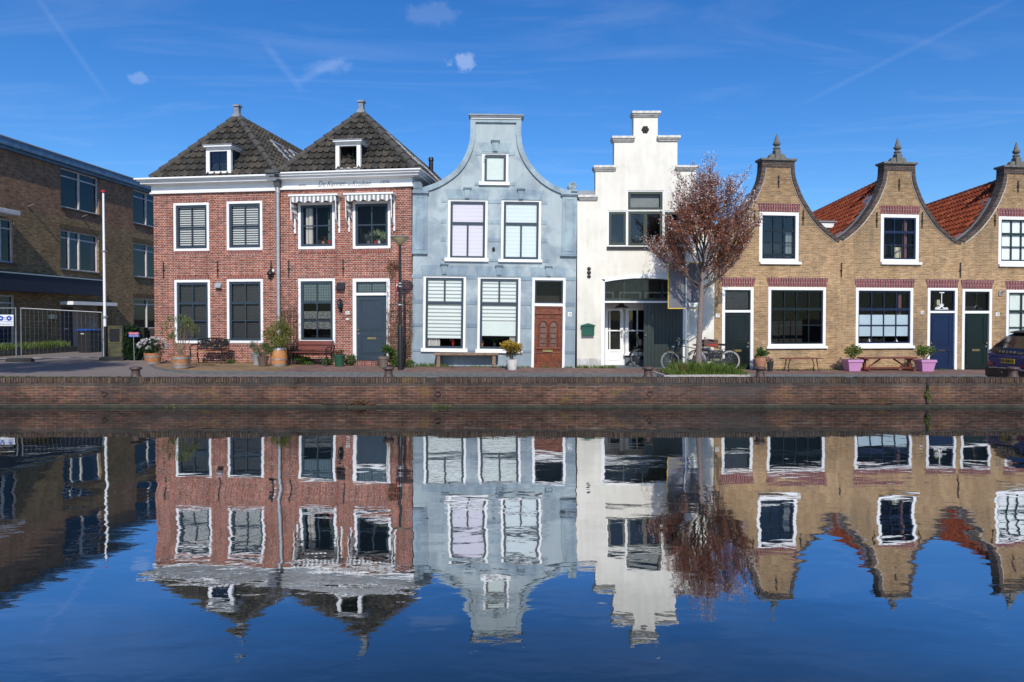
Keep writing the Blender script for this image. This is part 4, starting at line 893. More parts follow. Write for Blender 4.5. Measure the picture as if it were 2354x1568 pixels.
def neck_gable(H, root, uc, W, dz=0):
    zb = H.loc.z; f = lambda z: z-zb+dz
    Rr = [(min(uc+u, W-.0), f(z)) for u, z in tmpl]; Ll = [(max(uc-u, .0), f(z)) for u, z in tmpl]
    zv = Rr[-1][1]; Rr[-1] = (W, zv); Ll[-1] = (0, zv)
    outl = [(0,-.5),(W,-.5)] + Rr[::-1] + Ll
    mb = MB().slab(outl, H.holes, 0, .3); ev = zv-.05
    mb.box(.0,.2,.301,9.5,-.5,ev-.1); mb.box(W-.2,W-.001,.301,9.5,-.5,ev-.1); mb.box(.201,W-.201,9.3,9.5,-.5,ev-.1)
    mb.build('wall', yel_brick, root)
    mb = MB(); strip_along(mb, [(p[0],p[1]+.005) for p in Rr], .125, -.03, .31, -1); strip_along(mb, [(p[0],p[1]+.005) for p in Ll], .125, -.03, .31, 1)
    mb.box(Ll[0][0]+.125, Rr[0][0]-.125, -.028, .005, Ll[0][1]-.2, Ll[0][1]); mb.build('gable_edge', rim_brick, root)
    mb = MB()
    for side, pts in ((-1,Rr),(1,Ll)):
        q = []
        for i, p in enumerate(pts[:-1]):
            a_, b_ = pts[max(i-1,0)], pts[min(i+1,len(pts)-1)]; d = Vector((b_[0]-a_[0], b_[1]-a_[1])).normalized(); n = Vector((-d.y, d.x))*side; q.append((p[0]+n.x*.165, -.012, p[1]+n.y*.165))
        mb.tube(q[2:], .009, 6)
    mb.build('lead_bead', zinc, root)
    # lead flashing on the back of the lower curve
    k = len(tmpl)//2
    for P_, dd_, s_ in ((Ll,.62,1),(Rr,.50,-1)): mb = MB(); strip_along(mb, [(p[0],p[1]+.03) for p in P_[k-4:-1]], .1, .25, dd_, s_); mb.build('lead_flashing', lead, root)
    z0, z1 = f(zcap0), f(zcap1); hw = tmpl[0][0]; mb = MB(); mb.box(uc-hw-.02,uc+hw+.02,-.05,.34,z0,z0+.03); mb.box(uc-hw-.06,uc+hw+.06,-.10,.38,z0+.03,z1); mb.build('cap_stone', stone, root, bevel=.01)
    S_ = lambda y: f(H17.c(10,731,y,.1)[1]+.36)
    mb = MB(); y0_, y1_ = 0, .22
    zt = S_(320); ww = .55
    mb.prism([(uc+s_*x_*.345,z1+z_*.62) for s_,L__ in ((1,((1,0),(.95,.07),(.84,.09),(.80,.19),(.66,.27))),(-1,((.66,.27),(.80,.19),(.84,.09),(.95,.07),(1,0)))) for x_,z_ in L__], .03, .19)
    zb1 = S_(292); mb.box(uc-.10,uc+.10,-.02,.20,z1+.001,zb1)
    prof = [(.21,zb1),(.12,zb1+.05),(.10,S_(280)),(.16,S_(276)),(.20,S_(266)),(.20,S_(260)),(.14,S_(250)),(.09,S_(243)),(.12,S_(238)),(.20,S_(222)),(.21,S_(206)),(.155,S_(203)),(.13,S_(180)),(.03,S_(105)),(.008,S_(98))]
    mb.lathe([(r*.62,z) for r,z in prof], (uc,.10,0), 8, rot=pi/8); mb.build('finial', stone, root)
    return zv
def lint(H, root, c, *q): return trap(H, root, c, *q, maroon_lintel, prot=.006)
# 17
window(H17, Y17, 10, 522,978,962,1535, fr=.11, cols=3, rows=(.335,.635,.935), tw=(.085,.03,.085), sw=.05, mw=.03, sm=mat('blue_black_paint',(.006,.010,.016),rough=.3,bump=.02), sill=(525,1535,985,1562), content=[('curtain', curtain, .80,.3,1,1,.13)], g=glassb, rdepth=.9)
lint(H17, Y17, 10, 500,985,878, 522,966,972)
w5, r5 = window(H17, Y17, 11, 697,310,1418,1058, fr=.10, cols=4, rows=(.345,.66), tw=(.09,.035), sw=.05, mw=.035, sm=dgreen, sill=(668,1050,1430,1080), rdepth=1.2)
lint(H17, Y17, 11, 675,1452,191, 700,1425,302)
df17, dr, tr_ = door_frame(H17, Y17, 11, 117,310,512,1356, 597,628, fr=.105); transom(df17, tr_, dgreen)
MB().box(tr_[0]+.05,tr_[2]-.05,.058,.062,tr_[1]+.05,tr_[3]-.05).build('frosted_pane', mat('speckled_glass',(.008,.008,.008),rough=.25,var=.9,ns=40,bump=.1,col2=(.05,.05,.05)), df17)
door(Y17, dr, dgreen, [(.10,.05,.86,.53),(.10,.62,.86,.93)])
lint(H17, Y17, 11, 102,543,189, 120,516,300)
anchors(H17, Y17, [(10,738,572,705),(10,468,962,1105),(10,1012,962,1125),(11,1612,10,190),(9,1707,150,235)])
plate(H17, Y17, 11, 37,643,88,690, '17', .13)
neck_gable(H17, Y17, cen, W17)
# 16
u16 = H16.c(12,548,800)[0]; dz16 = H16.c(12,548,1290)[1]*0
window(H16, Y16, 12, 342,1003,768,1540, fr=.11, cols=3, rows=(.335,.665), tw=(.085,.03), sw=.05, mw=.03, sm=navy, sill=(340,1538,792,1566), content=[('curtain', pinkc, .70,.0,.84,1,.13)], rdepth=.9)
lint(H16, Y16, 12, 325,790,907, 342,772,996)
window(H16, Y16, 13, 70,318,788,1050, fr=.10, cols=4, rows=(.345,.665), tw=(.09,.035), sw=.05, mw=.035, sm=navy, sill=(60,1045,796,1078), content=[('frosted_film', film, 0,.455,1,.885,.06), ('curtain', pinkc, .84,.03,.90,.46,.13)], rdepth=1.2)
lint(H16, Y16, 13, 48,822,205, 75,793,315)
df16, dr, tr_ = door_frame(H16, Y16, 13, 968,320,1343,1350, 608,635, fr=.10); transom(df16, tr_, navy)
def ornament(par, tr_, m, sc_=1):
    a,e,b,t = tr_; x = (a+b)/2; mb = MB(); mb.tube([(x,.045,t-.08),(x,.045,e+.14)], .016*sc_, 6); mb.tube([(x-.09,.045,t-.07),(x,.045,t-.08),(x+.09,.045,t-.07)], .02*sc_, 6)
    for k in (-1,1):
        mb.tube([(x,.045,e+.17),(x+k*.07,.045,e+.11),(x+k*.16,.045,e+.085),(x+k*.24,.045,e+.075)], .022*sc_, 6)
        mb.torus((x+k*.2,.045,e+.09),(0,1,0),.03,.012*sc_,12,5); mb.torus((x+k*.05,.045,e+.21),(0,1,0),.03,.012*sc_,12,5); mb.torus((x+k*.1,.045,e+.09),(0,1,0),.025,.012*sc_,12,5)
    mb.box(x-.26,x+.26,.035,.05,e+.05,e+.07); mb.build('fanlight_ornament', m, par)
ornament(df16, tr_, white)
MB().box(tr_[0]+.5,tr_[0]+.62,.3,.42,tr_[1]+.22,tr_[1]+.4).box(tr_[0]+.52,tr_[0]+.62,.32,.42,tr_[1]+.1,tr_[1]+.19).build('hall_lantern', mat('parchment',(.4,.38,.28),bump=0), df16)
door(Y16, dr, navyd, [(.10,.05,.84,.57),(.10,.66,.84,.95)], knob=-1, slotm=mat('dark_bronze',(.05,.04,.045),bump=0))
lint(H16, Y16, 13, 945,1368,211, 970,1345,320)
anchors(H16, Y16, [(12,547,610,740),(12,297,985,1155),(12,805,985,1160),(13,1380,10,195)])
plate(H16, Y16, 13, 883,608,925,650, '16', .13)
neck_gable(H16, Y16, u16, W16)
# 15
u15 = H15.c(12,1882,800)[0]; eg = mat('deep_green_paint',(.012,.028,.022),rough=.3,bump=.02)
window(H15, Y15, 12, 1660,1028,2082,1560, fr=.11, cols=3, rows=(.335,.665), tw=(.085,.035), sw=.05, mw=.035, sm=eg, sill=(1656,1560,2106,1590), content=[('shade', whiteshade, 0,0,1,1,.09)])
lint(H15, Y15, 12, 1645,2105,936, 1658,2086,1026)
window(H15, Y15, 13, 1957,345,2672,1075, fr=.10, cols=4, rows=(.345,.665), tw=(.09,.035), sw=.05, mw=.045, sm=eg, sill=(1945,1070,2682,1105), content=[('shade', shade, 0,0,1,.9,.09)])
lint(H15, Y15, 13, 1938,2700,232, 1960,2675,342)
df15, dr, tr_ = door_frame(H15, Y15, 13, 1403,333,1775,1342, 608,640, fr=.10); transom(df15, tr_, dgreen); ornament(df15, tr_, iron)
door(Y15, dr, mat('bottle_green_paint',(.004,.011,.009),rough=.3,bump=.02), [(.08,.05,.84,.57),(.08,.66,.84,.95)])
lint(H15, Y15, 13, 1385,1808,221, 1408,1775,330)
anchors(H15, Y15, [(12,1878,630,760),(12,1620,1005,1140)])
plate(H15, Y15, 13, 1825,628,1873,675, '15', .14)
u,z = H15.c(13,1878,385); mb = MB().box(u-.06,u+.05,-.05,0,z-.09,z+.06); mb.tube([(u,-.05,z),(u+.05,-.2,z+.08)],.03,8); mb.build('wall_lamp', zinc, Y15)
neck_gable(H15, Y15, u15, W15)
# tiled roofs, ridges leaning with the plots
def yroof(H, root, W, uc, zr, sk=.24, dep=9.5, ev=4.62):
    y0 = .31; s = sk; A0, A1 = (.0,y0,ev-.0), (0+(dep-y0)*s,dep,ev); B0, B1 = (W,y0,ev), (W+(dep-y0)*s,dep,ev); Rr0, Rr1 = (uc-.12,y0,zr), (uc-.12+(dep-y0)*s,dep,zr)
    mb = MB(); pantile(mb, A1, A0, Rr0, Rr1, tw=.22, th=.29); pantile(mb, B0, B1, Rr1, Rr0, tw=.22, th=.29); mb.build('roof', orange_tile, root)
    h = MB(); hips(h, Rr0, Rr1, .10, .35); h.build('ridge_tiles', orange_tile_r, root, smooth=True)
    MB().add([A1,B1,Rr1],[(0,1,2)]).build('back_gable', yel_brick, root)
zr = H17.c(10,731,560)[1]
zvl = tmpl[-1][1]
yroof(H17, Y17, W17, cen, 6.15, ev=zvl-.36-.12); yroof(H16, Y16, W16, u16, 6.75, ev=zvl-.335-.12); yroof(H15, Y15, W15, u15, 6.85, ev=zvl-.305-.12)
# white dormer in the valley between 17 and 16
u0,z0,u1,z1 = H16.rect(10,1150,1080,1500,1300,2.2)
mb = MB(); mb.box(u0-1.2,u1-.15,2.2,4.4,z0-.4,z1-.25); dm = mb.build('side_dormer', white, Y16); MB().box(u0-1.3,u1+.02,2.1,4.5,z1-.25,z1-.05).build('dormer_fascia', whited, dm); MB().box(u0-1.35,u1+.05,2.05,4.55,z1-.05,z1).build('dormer_roof', lead, dm)
# ------------------------------------------------------------------ brown side building on the left
th = R(4.5); HS = Fr((-20.75, 31.4, .6), pi/2-th)
S_B = HS.thing('apartment_building', 'three storey brown brick building with a blue roof edge, running back from the left edge', 'building')
def srect(xl, yl0, yl1, xr): 
    u0 = HS.c(1,xl,(yl0+yl1)/2)[0]; u1 = HS.c(1,xr,(yl0+yl1)/2+ (xr-xl)*.1)[0]; return u0, HS.c(1,xl,yl1)[1], u1, HS.c(1,xl,yl0)[1]
navy_g = glassm('dark_blue_glass', (.40,.5,.7), refl=1.1)
wpaint = mat('greyed_white_frame', (.52,.51,.50), rough=.6, var=.2, ns=5, bump=.05)
def swin(u0,z0,u1,z1,v=(.5,),top=.22,content=None, sill=True, name='window'):
    HS.holes.append((u0+.006,z0+.006,u1-.006,z1-.006)); y=.10
    f = MB().ring(u0,u1,z0,z1,.07,y-.03,y+.07); h=z1-z0
    for q in v: x=u0+(u1-u0)*q; f.box(x-.04,x+.04,y-.04,y+.06,z0+.07,z1-.07)
    f.box(u0+.07,u1-.07,y-.02,y+.05,z1-h*top-.03,z1-h*top+.03); o=f.build(name, wpaint, S_B)
    MB().quad((u0+.07,y+.03,z0+.07),(u1-.07,y+.03,z0+.07),(u1-.07,y+.03,z1-.07),(u0+.07,y+.03,z1-.07)).build('pane', navy_g, o)
    a,b=u0,u1; MB().add([(a,.2,z0),(b,.2,z0),(b,.2,z1),(a,.2,z1),(a,1.2,z0),(b,1.2,z0),(b,1.2,z1),(a,1.2,z1)], [(4,5,6,7),(0,4,7,3),(1,2,6,5),(3,7,6,2),(0,1,5,4)]).build('room_backing', room, o)
    for (nm,mm,l,bo,r_,to) in (content or []): MB().box(u0+(u1-u0)*l,u0+(u1-u0)*r_,.18,.19,z1-h*to,z1-h*bo).build(nm, mm, o)
    if sill: MB().box(u0-.04,u1+.04,-.08,.1,z0-.05,z0).build('sill', mat('dark_tile_sill',(.05,.045,.04),rough=.5,bump=.03), o)
    return o
r3a = srect(380,262,512,620); r2a = srect(380,652,905,620); Wn = r3a[2]-r3a[0]
# next bay: start u from x=835
u3b = HS.c(1,833,480)[0]; step = u3b-r3a[0]
zz3 = (HS.c(1,379,512)[1], HS.c(1,379,262)[1]); zz2 = (HS.c(1,379,905)[1], HS.c(1,379,652)[1]); zz1 = (HS.c(1,838,1262)[1], HS.c(1,838,1085)[1])
swin(r3a[0],zz3[0],r3a[2],zz3[1],(.49,),.2); swin(r2a[0],zz2[0],r2a[2],zz2[1],(.24,.5),.2,[('curtain',curtain,.28,.22,.48,.98),('curtain',curtain,.86,.22,.98,.98)])
for k in (1,2,3):
    u = r3a[0]+step*k; swin(u,zz3[0],u+Wn,zz3[1],(.49,),.2); swin(u,zz2[0],u+Wn,zz2[1],(.49,),.2); swin(u,zz1[0]-.15,u+Wn,zz1[1],(.49,),.2)
ur = HS.c(1,88,750)[0]
swin(ur-3.2,zz2[0]+.05,ur,zz2[1]+.02,(.4,.8),.22,[('curtain',curtain,.1,.2,.3,.98)]); swin(ur-3.4,HS.c(1,90,1375)[1],ur+.03,HS.c(1,90,1068)[1],(.45,),.16,[('net_curtain',curtain,.5,.2,1,1)])
# entrance recess
ue0, ue1 = HS.c(1,388,1300)[0], HS.c(1,652,1300)[0]; zt = HS.c(1,388,1128)[1]; HS.holes.append((ue0,.0,ue1,zt))
ztop = HS.c(1,139,100)[1]; y0s, y1s = -14.0, 24.0
ztopf = HS.c(1,400,262)[1]
zwall = zz3[1]+.05
upz = zz2[1]+.55
hl = [h for h in HS.holes if h[3] < upz]; hu = [h for h in HS.holes if h[3] >= upz]
mb = MB().slab([(y0s,-.6),(y1s,-.6),(y1s,upz),(y0s,upz)], hl, 0, .35); mb.box(y0s,y0s+.3,.351,11,-.6,upz); mb.box(y1s-.3,y1s,.351,11,-.6,upz); mb.box(y0s,y1s,10.7,11,-.6,upz); mb.build('wall', side_brick, S_B)
mb = MB().slab([(y0s,upz),(y1s,upz),(y1s,zwall),(y0s,zwall)], hu, 0, .35); mb.box(y0s,y0s+.3,.351,11,upz,zwall); mb.box(y1s-.3,y1s,.351,11,upz,zwall); mb.box(y0s,y1s,10.7,11,upz,zwall); mb.build('upper_wall', side_brick_up, S_B)
bluef = mat('faded_blue_fascia', (.085,.17,.27), rough=.5, var=.35, ns=3, bump=.05)
mb = MB(); mb.box(y0s-.3,y1s+.3,-.12,11.2,zwall-.03,zwall+.10); mb.box(y0s-.4,y1s+.4,-.26,11.3,zwall+.10,zwall+.40); mb.build('roof_fascia', bluef, S_B)
MB().box(y0s-.42,y1s+.42,-.29,11.35,zwall+.40,zwall+.44).build('flat_roof', concrete, S_B)
# dark shop fascia
uf = HS.c(1,645,1020,-.45)[0]; z1 = HS.c(1,300,950,-.45)[1]; z0 = HS.c(1,300,1053,-.45)[1]
fs = MB().box(y0s,uf,-.45,-.0,z0,z1).build('shop_fascia', mat('dark_navy_panel',(.014,.018,.035),rough=.6,var=.15,ns=2,bump=.02), S_B); MB().box(y0s,uf+.03,-.5,.0,z1,z1+.05).build('fascia_edge', galv, fs)
# canopy on the first floor at far left
u1_ = HS.c(1,130,565,-.8)[0]; zc = HS.c(1,130,572,-.8)[1]; MB().box(u1_-4,u1_,-.8,.0,zc,zc+.2).build('balcony_canopy', wpaint, S_B, bevel=.02)
# entrance
MB().box(ue0-.1,ue1+.1,-.65,.05,zt,zt+.16).build('entrance_canopy', white, S_B)
mb = MB(); mb.add([(ue0,.35,0),(ue0,1.0,0),(ue0,1.0,zt),(ue0,.35,zt)],[(0,1,2,3)]); mb.quad((ue0,1.0,0),(ue1,1.0,0),(ue1,1.0,zt),(ue0,1.0,zt)); mb.add([(ue1,.35,0),(ue1,1.0,0),(ue1,1.0,zt),(ue1,.35,zt)],[(3,2,1,0)]); mb.build('entrance_recess', wpaint, S_B)
w=(ue1-ue0); 
for i,(a,b) in enumerate(((.03,.30),(.42,.68))):
    o = MB().box(ue0+w*a,ue0+w*b,.92,.98,.05,zt-.1).build('door', mat('dark_indigo_door',(.02,.02,.045),rough=.4,bump=.02), S_B); MB().box(ue0+w*a+.12,ue0+w*a+.4,.9,.92,1.0,1.05).build('letter_slot', galv, o)
for k,(x,y) in enumerate(((175,512),(510,578))):
    u,z = HS.c(1,x,y); MB().tube([(u,0,z),(u,-.30,z+.10)],.03,8).build('flag_holder', stone, S_B)
u0,z0,u1,z1 = HS.rect(1,303,1190,342,1217); p=MB().box(u0,u1,-.14,0,z0,z1).build('number_plate', mat('cream_box',(.55,.52,.38),bump=0), S_B); text('25','numerals',.26,ink,p,((u0+u1)/2+.12,-.145,(z0+z1)/2),sx=.9)
# soldier courses over the windows
mb = MB()
for k in range(-1,4):
    if k==-1: continue
    u = r3a[0]+step*k; mb.box(u-.1,u+Wn+.1,-.004,.02,zz2[1]+.0,zz2[1]+.24)
    if k: mb.box(u-.1,u+Wn+.1,-.004,.02,zz1[1],zz1[1]+.24)
mb.build('soldier_course', brick('brown_soldier_brick',(.20,.13,.065),(.14,.09,.05),(.09,.07,.05),bw=.26,bh=.065,ms=.01,swap=True,squash=1,var=.35,stain=.2), S_B)
SUN_E = 4.3; SKY_E = .15; SKY_SAT = 1.32; SKY_HUE = .503
# ------------------------------------------------------------------ canal, quay, streets
def waterm():
    m, nt, P, N, L = nodes('canal_water'); nt.nodes.remove(P); out = nt.nodes['Material Output']; tc = N('ShaderNodeTexCoord')
    def nz(sx, sy, scale, det, dist, rough=.5):
        mp = N('ShaderNodeMapping'); mp.inputs['Scale'].default_value = (sx, sy, 1); L(tc.outputs['Object'], mp.inputs['Vector'])
        n = N('ShaderNodeTexNoise'); n.inputs['Scale'].default_value = scale; n.inputs['Detail'].default_value = det; n.inputs['Distortion'].default_value = dist; n.inputs['Roughness'].default_value = rough; L(mp.outputs[0], n.inputs['Vector']); return n.outputs['Fac']
    a = nz(.35, 1, .55, 1, .3); b = nz(.6, 1.0, 2.0, 2, .4); c = nz(.4, 1, 9, 3, .3); g = nz(.12, .5, .6, 4, .8)
    # amplitude: ripples grow away from the sheltered quay
    sp = N('ShaderNodeSeparateXYZ'); L(tc.outputs['Object'], sp.inputs[0])
    mr = N('ShaderNodeMapRange'); mr.inputs[1].default_value = 16; mr.inputs[2].default_value = 9; mr.inputs[3].default_value = .25; mr.inputs[4].default_value = 1; L(sp.outputs[1], mr.inputs[0])
    gr = ramp(nt, [(.42, .25), (.62, 1)]); L(g, gr.inputs['Fac'])
    def MA(x, k, y=None):
        n = N('ShaderNodeMath', operation='MULTIPLY_ADD'); L(x, n.inputs[0]); n.inputs[1].default_value = k
        if y: L(y, n.inputs[2])
        else: n.inputs[2].default_value = 0
        return n.outputs[0]
    def MU(x, y): n = N('ShaderNodeMath', operation='MULTIPLY'); L(x, n.inputs[0]); L(y, n.inputs[1]); return n.outputs[0]
    h = MA(a, WA_, MA(b, WB_, MU(MA(c, WC_), gr.outputs[0]))); h = MU(h, mr.outputs[0])
    bp = N('ShaderNodeBump'); bp.inputs['Strength'].default_value = 1; bp.inputs['Distance'].default_value = 1; L(h, bp.inputs['Height'])
    gl = N('ShaderNodeBsdfGlossy'); gl.inputs['Roughness'].default_value = .012; gl.inputs['Color'].default_value = (.90,.92,.95,1); L(bp.outputs[0], gl.inputs['Normal'])
    df = N('ShaderNodeBsdfDiffuse'); df.inputs['Color'].default_value = (.010,.014,.012,1)
    fr = N('ShaderNodeFresnel'); fr.inputs['IOR'].default_value = 1.33; L(bp.outputs[0], fr.inputs['Normal'])
    r = ramp(nt, [(.045, .08), (.085, .36), (.13, .64), (.26, .76), (.36, .62), (1, .62)]); L(fr.outputs[0], r.inputs['Fac'])
    mx = N('ShaderNodeMixShader'); L(r.outputs[0], mx.inputs[0]); L(df.outputs[0], mx.inputs[1]); L(gl.outputs[0], mx.inputs[2]); L(mx.outputs[0], out.inputs[0]); return m
WA_, WB_, WC_ = .017, .0030, .00085
YQ = 16.1
tag(MB().quad((-150,-2.5,0),(150,-2.5,0),(150,YQ+.3,0),(-150,YQ+.3,0)).build('canal_water', waterm()), kind='structure')
tag(MB().box(-150,150,-2.9,-2.5,-1,.7).build('near_bank_wall', quay_brick), 'brown brick wall of the near canal bank', 'wall')
asph = mat('asphalt', (.19,.155,.14), rough=.9, var=.30, ns=28, bump=.2, col2=(.26,.215,.19), det=8)
gm = mat('far_ground', (.12,.11,.09), rough=.95, var=.3, ns=1.2, bump=.1)
# everything beyond the street, out to the horizon
mb = MB(); mb.quad((-2500,-2600,.52),(2500,-2600,.52),(2500,-2.9,.52),(-2500,-2.9,.52)); mb.quad((-2500,60,.1),(2500,60,.1),(2500,2500,.1),(-2500,2500,.1)); tag(mb.build('far_ground', gm), kind='structure')
mb = MB(); xs = [-150,-60,-40,-30,-25]+[-22+.5*i for i in range(101)]+[35,45,60,150]; ys = [YQ+.24,16.6,17,17.6,18.2,18.8,19.4,20,20.4,20.8,21.5,22.5,24,26,29,33,40,60.5]
for y in ys:
    for x in xs: mb.v.append((x,y,zroad(x,y) + (.012*sin(x*1.3)*sin(y*2.1) if 17<y<20 else 0)))
n=len(xs)
for j in range(len(ys)-1):
    for i in range(n-1): mb.f.append([j*n+i,j*n+i+1,(j+1)*n+i+1,(j+1)*n+i]); mb.m.append(0)
tag(mb.build('street', asph, smooth=True), kind='structure')
# pavement (raised) with a curved corner by the first house
cor = [(-12.3,25.2),(-12.25,24.0),(-12.1,22.9),(-11.75,22.0),(-11.1,21.15),(-10.35,20.45),(-9.6,20.05),(-8.8,19.96)]
edge = cor + [(x, yk(x)) for x in [-8,-7,-6,-5,-4,-3,-2,-1,0,1,2,3,4,5,6,7,8,9,10,12,14,18,24,30,45,80]]
KW = .14
def offs(pts, w):
    q = []
    for i, p in enumerate(pts):
        a, b = pts[max(i-1,0)], pts[min(i+1,len(pts)-1)]; d = Vector((b[0]-a[0], b[1]-a[1])).normalized(); q.append((p[0]-d.y*w, p[1]+d.x*w))
    return q
inn = offs(edge, KW); mb = MB()
for i in range(len(edge)-1):
    A, B, a, b = edge[i], edge[i+1], inn[i], inn[i+1]; zA_, zB_ = zs(A[0])+.004, zs(B[0])+.004
    mb.add([(A[0],A[1],zA_-.3),(B[0],B[1],zB_-.3),(B[0],B[1],zB_-.012),(A[0],A[1],zA_-.012),(A[0]*.0+(A[0]+a[0]*.1-A[0]*.1),(A[1]+(a[1]-A[1])*.1),zA_),((B[0]+(b[0]-B[0])*.1),(B[1]+(b[1]-B[1])*.1),zB_),(b[0],b[1],zB_),(a[0],a[1],zA_),(b[0],b[1],zB_-.3),(a[0],a[1],zA_-.3)],[(0,1,2,3),(3,2,5,4),(4,5,6,7),(7,6,8,9)])
tag(mb.build('kerb', mat('grey_kerbstone',(.10,.105,.105),rough=.85,var=.25,ns=9,bump=.12)), kind='structure')
def pave(name, m, lo, hi):
    mb = MB()
    for i in range(len(inn)-1):
        A, B = inn[i], inn[i+1]
        if not (lo <= (A[0]+B[0])/2 < hi): continue
        yb_ = 60.4 if A[0] > -12 else 60.4
        mb.add([(A[0],A[1],zs(A[0])),(B[0],B[1],zs(B[0])),(B[0],max(B[1]+.01,28),zs(B[0])),(A[0],max(A[1]+.01,28),zs(A[0]))],[(0,1,2,3)])
    tag(mb.build(name, m), kind='structure')
pave('yellow_pavement', pave_yel, -13, -7.4); pave('pavement', pave_brick, -7.4, 100)
# quay wall
q = thing('quay_wall', 'low canal wall of dark red brown brick with upright coping bricks', 'wall', (0,YQ,0)); XE = 150
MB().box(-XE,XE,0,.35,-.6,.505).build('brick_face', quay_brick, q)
MB().box(-XE,XE,-.012,.35,.505,.575).build('band_course', band_brick, q)
mb = MB(); random.seed(3)
x = -22.0
gaps = [(-8.95,.10),(-1.95,.12),(8.05,.10)]; cops = MB()
while x < 22:
    w = .0535+random.uniform(-.003,.003)
    if not any(abs(x-g) < hw for g, hw in gaps):
        dy = random.uniform(-.008,.006); dzz = random.uniform(-.006,.005); M = Matrix.Translation((x+w/2,0,.575)) @ Matrix.Rotation(random.gauss(0,.012),4,'Y')
        cops.box(-w/2,w/2,-.02+dy,.24,0.0,.128+dzz,M)
    x += w+.009
cops.build('coping_bricks', cop_brick, q)
mb = MB(); mb.box(-22,22,-.004,.242,.574,.690); mb.box(-XE,-22,-.02,.24,.575,.705); mb.box(22,XE,-.02,.24,.575,.705); mb.build('coping_mortar', mat('dark_joint',(.035,.030,.024),rough=.95,var=.4,ns=9,bump=.1), q)
mossm = mat('mossy_timber', (.012,.011,.006), rough=.8, var=.5, ns=5, bump=.2, col2=(.040,.036,.020))
mb = MB(); x=-24
while x < 24:
    w = random.uniform(2.2,4.6); mb.box(x+.004,x+w-.004,-.07,.0,-.3,.055+random.uniform(-.006,.006)); x += w
mb.box(-XE,-24,-.07,0,-.3,.05); mb.box(x,XE,-.07,0,-.3,.05); mb.build('waling_timber', mossm, q)
mb = MB(); 
for x,w in ((-13.5,9),(-3.2,4.3),(2,5.5),(9,6)): mb.box(x,x+w,-.02,.0,.056,.068)
mb.build('concrete_ledge', mat('stained_ledge',(.10,.095,.075),rough=.9,var=.6,ns=3,bump=.1), q)
MB().box(9.80-.02,9.80+.02,-.028,.0,.06,.70).build('expansion_joint', black, q)

# rusty mooring rings on the quay face
rg0 = thing('mooring_ring','','mooring ring'); MB().torus((0,-.045,-.05),(0,1,.15),.065,.012,20,6).tube([(0,0,0),(0,-.05,0)],.018,6).build('ring', bollard_m, rg0)
MB().box(-.04,.04,-.02,0,-.04,.04).build('ring_plate', bollard_m, rg0)
for i,(px,lab) in enumerate(((1493,'rusty mooring ring on the quay face left of the grassy tree bed'),(1007,'rusty mooring ring on the quay face below the plank bench'),(240,'rusty mooring ring on the quay face below the flagpole'))):
    if i == 0: o_ = rg0
    else:
        o_ = rg0.copy(); C.objects.link(o_)
        for ch in list(rg0.children): c__ = ch.copy(); C.objects.link(c__); c__.parent = o_
    o_.location = (at(px,905,YQ-.01).x, YQ-.012, .40); o_['label'] = lab; o_['group'] = 'mooring rings on the quay face'
# ------------------------------------------------------------------ plants
lf_green = leafm('mid_green_leaf', (.045,.10,.018), (.10,.17,.04))
lf_dark = leafm('dark_green_leaf', (.012,.035,.010), (.035,.075,.022))
lf_olive = leafm('yellow_green_leaf', (.09,.13,.025), (.20,.22,.05))
lf_grey = leafm('grey_green_leaf', (.09,.13,.08), (.16,.21,.14))
lf_gold = leafm('golden_variegated_leaf', (.30,.17,.015), (.50,.36,.06))
lf_red = leafm('copper_leaf', (.24,.085,.05), (.48,.21,.13), .5)
lf_dry = leafm('dry_brown_leaf', (.12,.06,.03), (.22,.12,.06))
petal = leafm('white_petal', (.60,.56,.56), (.80,.77,.78), .3)
pinkpetal = leafm('pink_petal', (.6,.2,.3), (.75,.4,.5), .3)
lf_grass = leafm('grass_blade', (.05,.10,.012), (.20,.27,.06))
def rs(): 
    while True:
        v = Vector((random.uniform(-1,1),random.uniform(-1,1),random.uniform(-1,1)))
        if v.length <= 1: return v
def cloud(mb, n, c, r, size, asp=.45, clumps=14, spread=.38, up=.3):
    cs = [Vector(c)+Vector((v.x*r[0],v.y*r[1],v.z*r[2]))*.8 for v in (rs().normalized()*random.uniform(.35,1) for _ in range(clumps))]
    for i in range(n):
        k = cs[i % clumps]; v = rs()*spread; p = k+Vector((v.x*r[0],v.y*r[1],v.z*r[2])); d = (p-Vector(c)).normalized()+Vector((random.gauss(0,.6),random.gauss(0,.6),random.gauss(up,.5)))
        mb.leaf(p, size*random.uniform(.6,1.3), asp, d)
def bush(root, name, n, c, r, size, m, **k):
    mb = MB(); cloud(mb, n, c, r, size, **k); return mb.build(name, m, root)
def stems(mb, c, n, h, spread, r=.012, up=None):
    out = []
    for i in range(n):
        a = random.uniform(0,2*pi); s = spread*random.uniform(.3,1); p0 = Vector(c); p2 = p0+Vector((cos(a)*s, sin(a)*s*.7, h*random.uniform(.7,1)))
        p1 = p0.lerp(p2,.5)+Vector((random.uniform(-.05,.05),0,.04)); mb.tube([p0,p1,p2],[r,r*.7,r*.35],5); out.append((p1,p2))
    return out
def pot_lathe(root, prof, m, soilr, soilz, name='pot', n=24, bands=()):
    o = MB().lathe(prof, n=n).build(name, m, root, smooth=True)
    for z0,z1,r0,r1 in bands: MB().lathe([(r0*.98,z0),(r0+.006,z0),(r1+.006,z1),(r1*.98,z1)], n=n).build('metal_hoop', galv, o, smooth=True)
    MB().lathe([(soilr,soilz-.02),(soilr,soilz)], n=n).build('soil', soil, root); return o
def scaleY(Y): return FPX/Y
